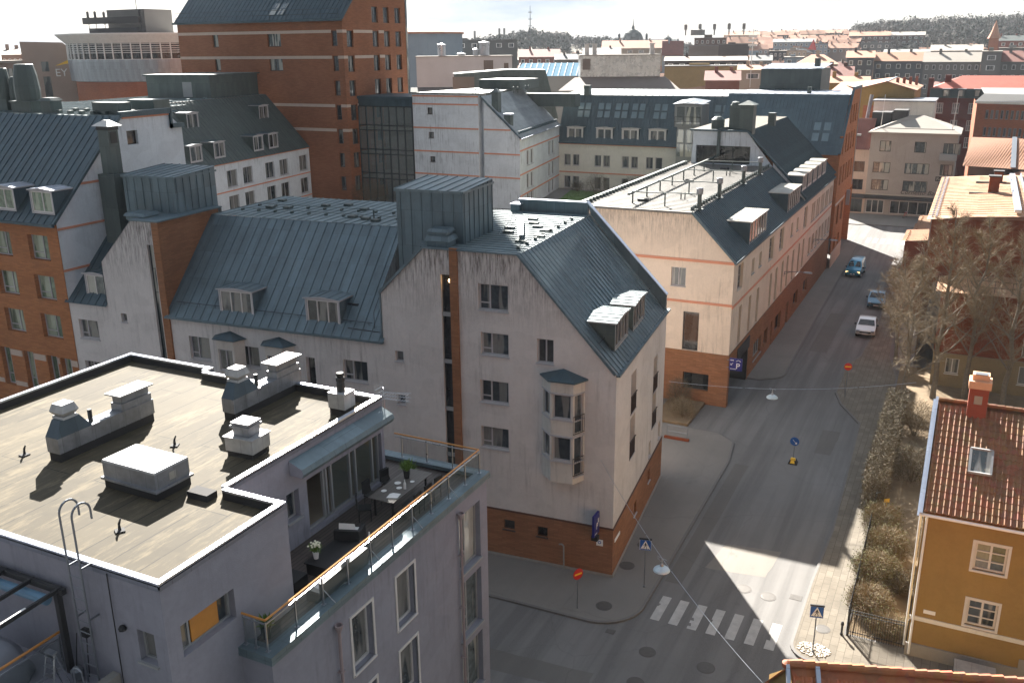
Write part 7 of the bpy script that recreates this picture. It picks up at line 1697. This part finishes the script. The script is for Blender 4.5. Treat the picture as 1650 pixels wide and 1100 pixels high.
for z in (25.4,26.6,27.0,27.4,27.8,28.2): m.lathe((0,0,0), [(17.1,z),(17.1,z+.1)], 48)
T.part('mullions', m, MT['whitep']); m = M(); m.lathe((0,0,0), [(17.2,28.4),(18.9,30.0),(18.9,30.2),(0,30.3)], 48); T.part('canopy_roof', m, MT['whitep'])
m = M(); m.box(-2,8,-10,-3,30.3,34.6); T.part('roof_block', m, MT['wgrey3']); m = M()
for x, y in ((-3,-12),(-5,-12),(-4,-9),(9,-12)):
    m.tube((x,y,30.3),(x,y,34.5),.08,n=4); m.box(x-.25,x+.25,y-.1,y+.1,32,34.3)
m.box(-4,9,-13.0,-11.0,30.3,31.2); m.box(-6,9,-12.6,-11.6,32.0,33.2); m.tube((4,-8,34.6),(4,-8,40),.08,n=4); T.part('aerials', m, MT['dark'])
EYb = B('office_with_letters', 'beige slab office with slanted top and EY letters', 'building', (-176,141,0), facing(-176,141), world=False)
m = M(); m.ext([(-6.6,0),(6.4,0),(7.2,25.6),(4.5,26.2),(1.6,28.8),(-6.4,29.0)], 0, 9, 'y'); EYb.part('wall', m, plain('beige_concrete', lin((166,144,130)), .85, 0, .12, .4))
m = M(); m.box(-3.0,-1.6,-.08,0,14,22); m.box(-3.0,-1.6,-.08,0,23,25); m.box(6.2,9.4,1,8,0,25.2); EYb.part('window', m, MT['glass'])
m = M(); m.bar((4.3,-.1,17),(3.2,-.1,25.0),.3,.1); EYb.part('sign_mast', m, MT['whitep'])
text('letters', 'EY', EYb.e, (.6,-.12,22.0), (R(90),0,0), 2.2, MT['whitep']); m = M(); m.face([(-.4,-.12,24.1),(2.4,-.12,24.6),(2.3,-.12,25.3)]); EYb.part('yellow_beam', m, MT['yellow'])
m = M(); m.box(-16,-6.6,3,12,0,24.8); EYb.part('side_wing', m, MT['wpink']); m = M()
for r_ in (18.4,22.0):
    for i in range(6): m.box(-15.2+i*1.4,-14.2+i*1.4,2.93,3,r_,r_+1.7)
EYb.part('wing_window', m, MT['glassb']); m = M(); m.box(-16.5,-6.4,2.5,12,24.8,25.3); EYb.part('wing_roof', m, MT['roofpale'])

WM = dict(rows={})
def far_house(x, y, ang, w, dep, ze, zr, kind, wm, rm, rows, cols, label, group=None):
    T = B('town_house', label, 'building', (x,y,0), ang, group, world=False); m = M(); h = w/2
    if kind == 'gable':
        m.box(-h,h,0,dep,-2,ze); m.ext([(0,ze),(dep,ze),(dep/2,zr)], -h, h, 'x'); 
    else: m.box(-h,h,0,dep,-2,ze)
    T.part('wall', m, MT[wm]); m = M(); o = .4
    if kind == 'gable':
        m.face([(-h-o,-o,ze),(h+o,-o,ze),(h+o,dep/2,zr+.15),(-h-o,dep/2,zr+.15)]); m.face([(-h-o,dep/2,zr+.15),(h+o,dep/2,zr+.15),(h+o,dep+o,ze),(-h-o,dep+o,ze)]); m.box(-h*.5,-h*.5+.8,dep*.4,dep*.4+.8,ze,zr+1.2,1); m.box(h*.4,h*.4+.8,dep*.5,dep*.5+.8,ze,zr+1.0,1)
    elif kind == 'hip':
        a = (-h*.3,dep/2,zr); b = (h*.3,dep/2,zr); e = [(-h-o,-o,ze),(h+o,-o,ze),(h+o,dep+o,ze),(-h-o,dep+o,ze)]
        m.face([e[0],e[1],b,a]); m.face([e[1],e[2],b]); m.face([e[2],e[3],a,b]); m.face([e[3],e[0],a]); m.box(-.5,.5,dep*.4,dep*.4+1,ze,zr+1.2,1)
    else: m.box(-h-.2,h+.2,-.2,dep+.2,ze,ze+.3); m.box(-h*.4,h*.1,dep*.3,dep*.6,ze+.3,max(zr,ze+.9),1)
    T.part('roof', m, [MT[rm], MT[wm]])
    if rows and cols:
        m = M(); k = w/cols
        for r_ in range(rows):
            for i in range(cols): xx = -h+k*(i+.5); z = ze-2.3-r_*2.9; m.box(xx-k*.22,xx+k*.22,-.08,-.02,z,z+1.4,1); m.face([(xx-k*.17,-.1,z+.12),(xx+k*.17,-.1,z+.12),(xx+k*.17,-.1,z+1.28),(xx-k*.17,-.1,z+1.28)])
        T.part('town_window' if not group else 'window', m, [MT['glass'], MT['whitep']])
    return T
for f in FAR: far_house(*f)
# crowd of small roofs filling the town
rn = random.Random(77); wl = ['wcream','wgrey3','wtaupe','wblue','brownd','wpink','wgrey2']; rl = ['tileo','tilef','tiler','roofgrey','roofpale','tileo','tilef']
for i in range(190):
    a = rn.uniform(-.58,.04) if i < 150 else rn.uniform(-1.0,-.55); d = rn.uniform(300,700) if i < 150 else rn.uniform(330,600); h = 12+9*(d-300)/400+rn.uniform(-1.5,2.0)
    if a > -.28: h += max(0,(d-420))*.012
    far_house(round(d*math.sin(a),1), round(d*math.cos(a),1), -a+rn.uniform(-.6,.6), rn.uniform(9,22), rn.uniform(9,13), h, h+rn.uniform(1.5,3.2), rn.choice(['gable','gable','gable','flat','hip']), rn.choice(wl), rn.choice(rl), rn.choice([0,1,2]), rn.choice([3,4,6]),
              'one of the many small mixed roofs of the town in the distance', 'small distant town roofs')
# terraces on the hill
for i in range(34):
    a = rn.uniform(-.245,-.09); d = rn.uniform(620,860); h = 24+11*(d-620)/240+rn.uniform(-1,1)
    far_house(round(d*math.sin(a),1), round(d*math.cos(a),1), -a+rn.uniform(-.25,.25), rn.uniform(16,34), 11, h, h+2.6, 'gable', rn.choice(['wcream','brownd','wpink']), rn.choice(['tileo','tilef','tileo']), 1, 6, 'one of the orange roofed terraces climbing the far hillside', 'orange roofed hillside houses')
T = B('domed_church', 'dark domed church with thin spire on the skyline', 'church', (-294,851,0), facing(-294,851), world=False)
m = M(); m.box(-16,16,0,20,0,31.5); m.box(-28,40,4,18,0,29); T.part('wall', m, MT['brownd']); m = M(); m.face([(-28,3,29),(40,3,29),(40,11,32.5),(-28,11,32.5)]); m.lathe((0,10,31), [(9.5,0),(9.3,3),(7.5,7),(4,9.5),(1.5,10.4),(1.3,12.5),(.5,14),(.1,20)], 20)
for s in (-1,1): m.lathe((s*12.5,4,31), [(1.1,0),(1.1,5),(1.4,5.2),(0,7)], 8)
m.lathe((32,8,31), [(4,0),(3,2.5),(.5,4),(0,6)], 8); T.part('roof', m, MT['roofteal'])
m = M()
for i in range(5): a = (i*7-14); m.tube((a,5,0),(a,5,rn.uniform(3,6)),.35,n=5); m.box(a-.7,a+.7,4.7,5.3,2.5,5)
m.lathe((-8,5,0), [(3.5,0),(3.5,2.5),(0,3)], 10); solo('rooftop_aerials', m, MT['wgrey3'], 'cluster of telecom aerials on the brown office block', 'antenna', loc=(-118.6,456,31.4))
m = M(); m.tube((0,0,0),(0,0,13.5),.09,n=6); 
for z in (9.6,10.6,11.6): m.box(-1,1,-.3,.3,z,z+.5)
solo('light_mast', m, MT['whitep'], 'slim white mast with stacked lamp panels in the middle distance', 'mast', loc=(-51,235,17))
m = M(); m.tube((0,0,0),(0,0,30),.6,.2,6); 
for z in (12,18,24): m.box(-2,2,-.3,.3,z,z+.6)
solo('radio_mast', m, MT['wgrey4'], 'thin lattice radio mast on the wooded ridge', 'mast', loc=(-386,826,33))
for k, (x, y, h) in enumerate([(-395,790,43),(-401,792,43),(-420,780,41)]):
    m = M(); m.tube((0,0,0),(0,0,h),1.3,1.0,8); solo('factory_chimney', m, MT['wgrey3'], ['slim twin factory chimney on the skyline, right one','slim twin factory chimney on the skyline, left one','lone factory chimney on the skyline left of the twin'][k], 'chimney', loc=(x,y,0))
m = M(); m.face([(-4.5,0,0),(0,0,9),(3,0,-1)]); m.face([(-4.5,3,0),(3,3,-1),(0,3,9)]); m.face([(-4.5,0,0),(-4.5,3,0),(0,3,9),(0,0,9)]); solo('red_awning', m, MT['red'], 'small red pointed tent in front of the pale blue block', 'awning', loc=(-92,585,24), ) 
bpy.data.objects['red_awning'].scale = (.6,.6,.6)
T = B('villa_turret', 'orange copper pointed turret at the foot of the wooded hill', 'tower', (1.5,500,0), 0, world=False); m = M(); m.box(-2,2,-2,2,0,28.5); T.part('wall', m, MT['warmbr']); m = M(); m.lathe((0,0,28.5), [(2.9,0),(1.6,3),(0,8)], 8); T.part('roof', m, MT['tileo'])

# ---------------------------------------------------------------- hills and woods
MT['wood_h'] = plain('wooded_hillside', lin((92,86,70)), .95, 0, .3, .05)
def hill_h(a, d):
    """height of the far ground at bearing a (rad, 0 = +y, negative left), distance d"""
    pr = [(-1.2,22),(-.75,24),(-.6,25),(-.5,29),(-.44,37),(-.41,35),(-.36,33),(-.3,27),(-.25,28),(-.22,34),(-.14,35),(-.10,39),(-.05,41),(0,42),(.06,43),(.2,44)]
    for (a0,h0),(a1,h1) in zip(pr, pr[1:]):
        if a0 <= a <= a1: H_ = h0+(h1-h0)*(a-a0)/(a1-a0); break
    else: H_ = 22
    H_ -= 6
    t = max(0, min(1, (d-430)/(560)))
    return H_*(t*t*(3-2*t))
m = M(); NA, ND = 90, 26; ids = []
for j in range(ND):
    d = 380+j*40 if j < 18 else 1100+(j-18)*420; row = []
    for i in range(NA): a = -1.25+1.5*i/(NA-1); row.append(m.pt((d*math.sin(a), d*math.cos(a), hill_h(a, d)*(1 if d < 1200 else max(.2,1-(d-1200)/2500))+.3)))
    ids.append(row)
for j in range(ND-1):
    for i in range(NA-1): m.f.append([ids[j][i], ids[j][i+1], ids[j+1][i+1], ids[j+1][i]]); m.m.append(0); m.sm.append(True)
struct('hills', m, MT['wood_h'])
def wood(label, bands, seed):
    rn = random.Random(seed); m = M()
    for (a0, a1, d0, d1, n, h0, h1, ev) in bands:
        for k in range(n):
            a = rn.uniform(a0,a1); d = rn.uniform(d0,d1); x = d*math.sin(a); y = d*math.cos(a); z = hill_h(a,d); H_ = rn.uniform(h0,h1); r = H_*rn.uniform(.25,.4); mi = 1 if rn.random() < ev else 0
            m.tube((x,y,z-1),(x,y,z+H_*.8),.3,.1,3,2,False)
            for q in range(70):
                v = Vector((rn.gauss(0,1), rn.gauss(0,1), rn.gauss(0,1))).normalized()*rn.random()**.4; c = Vector((x+v.x*r, y+v.y*r, z+H_*.6+v.z*H_*.42)); s = rn.uniform(1.0,2.1)*(1.2 if mi else .9)
                e = Vector((rn.uniform(-1,1), rn.uniform(-1,1), rn.uniform(-1,1)))*s; f = Vector((rn.uniform(-1,1), rn.uniform(-1,1), rn.uniform(-1,1)))*s; m.face([c, c+e, c+f], mi)
    o = struct('wood', m, [plain('bare_wood', lin((72,66,58)), .95, 0, .35, .2), plain('pine_wood', lin((42,50,40)), .95, 0, .35, .2), MT['twigd']], 'stuff', label); o['category'] = 'wood'
wood('bare and evergreen wood covering the far ridges', [(-.12,.1,640,1010,950,10,16,.3),(-.24,-.1,860,1000,200,7,11,.5),(-.56,-.4,780,960,420,8,14,.55),(-.4,-.27,800,950,240,7,10,.4),(-1.0,-.56,700,900,200,5,9,.3),(-.2,.1,560,720,200,6,10,.1)], 5)
for k, (x, y, lb) in enumerate([(-33,640,'bare tree clump among the houses on the slope'),(-60,600,'bare tree clump below the pale terrace'),(-115,650,'bare tree clump left of the pale blue block')]):
    pass

# ---------------------------------------------------------------- camera, air, light
cam = bpy.data.cameras.new('Camera'); co = link(bpy.data.objects.new('Camera', cam)); SC.camera = co
cam.sensor_width = 36; cam.lens = 36*1495/1650; cam.clip_end = 12000; cam.clip_start = .5
yaw, pit, roll = R(26.3), R(17.6), R(-.59)
fwd = Vector((-math.sin(yaw)*math.cos(pit), math.cos(yaw)*math.cos(pit), -math.sin(pit)))
r0 = Vector((math.cos(yaw), math.sin(yaw), 0)); u0 = r0.cross(fwd)
rt = r0*math.cos(roll)-u0*math.sin(roll)*-1 if False else r0*math.cos(roll)+u0*math.sin(roll)
up = -r0*math.sin(roll)+u0*math.cos(roll)
co.matrix_world = Matrix(((rt.x,up.x,-fwd.x,0),(rt.y,up.y,-fwd.y,0),(rt.z,up.z,-fwd.z,27),(0,0,0,1)))

AZ, EL = R(-35.3), R(30.7)
sd = Vector((math.sin(AZ)*math.cos(EL), math.cos(AZ)*math.cos(EL), math.sin(EL)))
sun = bpy.data.lights.new('Sun', 'SUN'); so = link(bpy.data.objects.new('Sun', sun)); sun.energy = 5.0; sun.angle = R(.53); sun.color = (1,.95,.87)
so.rotation_euler = sd.to_track_quat('Z', 'Y').to_euler(); so.location = (0,0,200)
w = bpy.data.worlds.new('World'); SC.world = w; w.use_nodes = True; nt = w.node_tree; bg = nt.nodes['Background']
sky = nt.nodes.new('ShaderNodeTexSky'); sky.sky_type = 'NISHITA'; sky.sun_disc = False; sky.sun_elevation = EL; sky.sun_rotation = AZ; sky.air_density = 1.2; sky.dust_density = 1.; sky.ozone_density = .8; sky.altitude = 50
tcw = nt.nodes.new('ShaderNodeTexCoord'); mp = nt.nodes.new('ShaderNodeMapping'); mp.inputs['Scale'].default_value = (1,1,5); nt.links.new(tcw.outputs['Generated'], mp.inputs[0])
nz = nt.nodes.new('ShaderNodeTexNoise'); nz.inputs['Scale'].default_value = 2.2; nz.inputs['Detail'].default_value = 7; nz.inputs['Roughness'].default_value = .6; nt.links.new(mp.outputs[0], nz.inputs['Vector'])
rp = nt.nodes.new('ShaderNodeValToRGB'); rp.color_ramp.elements[0].position = .3; rp.color_ramp.elements[0].color = (.86,.86,.86,1); rp.color_ramp.elements[1].position = .62; rp.color_ramp.elements[1].color = (1,1,1,1); nt.links.new(nz.outputs['Fac'], rp.inputs[0])
mx = nt.nodes.new('ShaderNodeMix'); mx.data_type = 'RGBA'; nt.links.new(rp.outputs[0], mx.inputs[0]); nt.links.new(sky.outputs[0], mx.inputs[6]); mx.inputs[7].default_value = (CL*.9, CL*.98, CL*1.08, 1)
dt = nt.nodes.new('ShaderNodeVectorMath'); dt.operation = 'DOT_PRODUCT'; dt.inputs[1].default_value = tuple(sd); nt.links.new(tcw.outputs['Generated'], dt.inputs[0])
mr = nt.nodes.new('ShaderNodeMapRange'); mr.inputs[1].default_value = -.3; mr.inputs[2].default_value = .95; mr.inputs[3].default_value = .72; mr.inputs[4].default_value = 1.95; nt.links.new(dt.outputs['Value'], mr.inputs[0])
sk = nt.nodes.new('ShaderNodeMix'); sk.data_type = 'RGBA'; sk.blend_type = 'MULTIPLY'; sk.inputs[0].default_value = 1.
n2 = nt.nodes.new('ShaderNodeTexNoise'); n2.inputs['Scale'].default_value = 5.; n2.inputs['Detail'].default_value = 8; nt.links.new(mp.outputs[0], n2.inputs['Vector'])
r2 = nt.nodes.new('ShaderNodeValToRGB'); r2.color_ramp.elements[0].position = .4; r2.color_ramp.elements[0].color = (.72,.79,.88,1); r2.color_ramp.elements[1].position = .6; r2.color_ramp.elements[1].color = (1,1,1,1); nt.links.new(n2.outputs['Fac'], r2.inputs[0])
s2 = nt.nodes.new('ShaderNodeMix'); s2.data_type = 'RGBA'; s2.blend_type = 'MULTIPLY'; s2.inputs[0].default_value = 1.; nt.links.new(mx.outputs[2], s2.inputs[6]); nt.links.new(r2.outputs[0], s2.inputs[7]); nt.links.new(s2.outputs[2], sk.inputs[6]); nt.links.new(mr.outputs[0], sk.inputs[7])
nt.links.new(sk.outputs[2], bg.inputs[0]); bg.inputs[1].default_value = .06
SC.view_settings.view_transform = 'Standard'; SC.view_settings.look = 'None'; SC.view_settings.exposure = EXPO; SC.view_settings.gamma = 1
if HAZE:
    m = M(); m.box(-1300,700,-120,1250,-1,75); o = struct('haze', m, [], 'stuff', 'thin pale haze over the far town')
    hm = bpy.data.materials.new('haze_air'); hm.use_nodes = True; n_ = hm.node_tree; n_.nodes.clear(); ou = n_.nodes.new('ShaderNodeOutputMaterial'); pv = n_.nodes.new('ShaderNodeVolumePrincipled'); pv.inputs['Color'].default_value = (.86,.92,1,1); pv.inputs['Density'].default_value = HAZE; n_.links.new(pv.outputs[0], ou.inputs['Volume']); o.data.materials.append(hm)
SC.cycles.max_bounces = 5; SC.cycles.diffuse_bounces = 3; SC.cycles.glossy_bounces = 3; SC.cycles.transparent_max_bounces = 8; SC.cycles.caustics_reflective = False
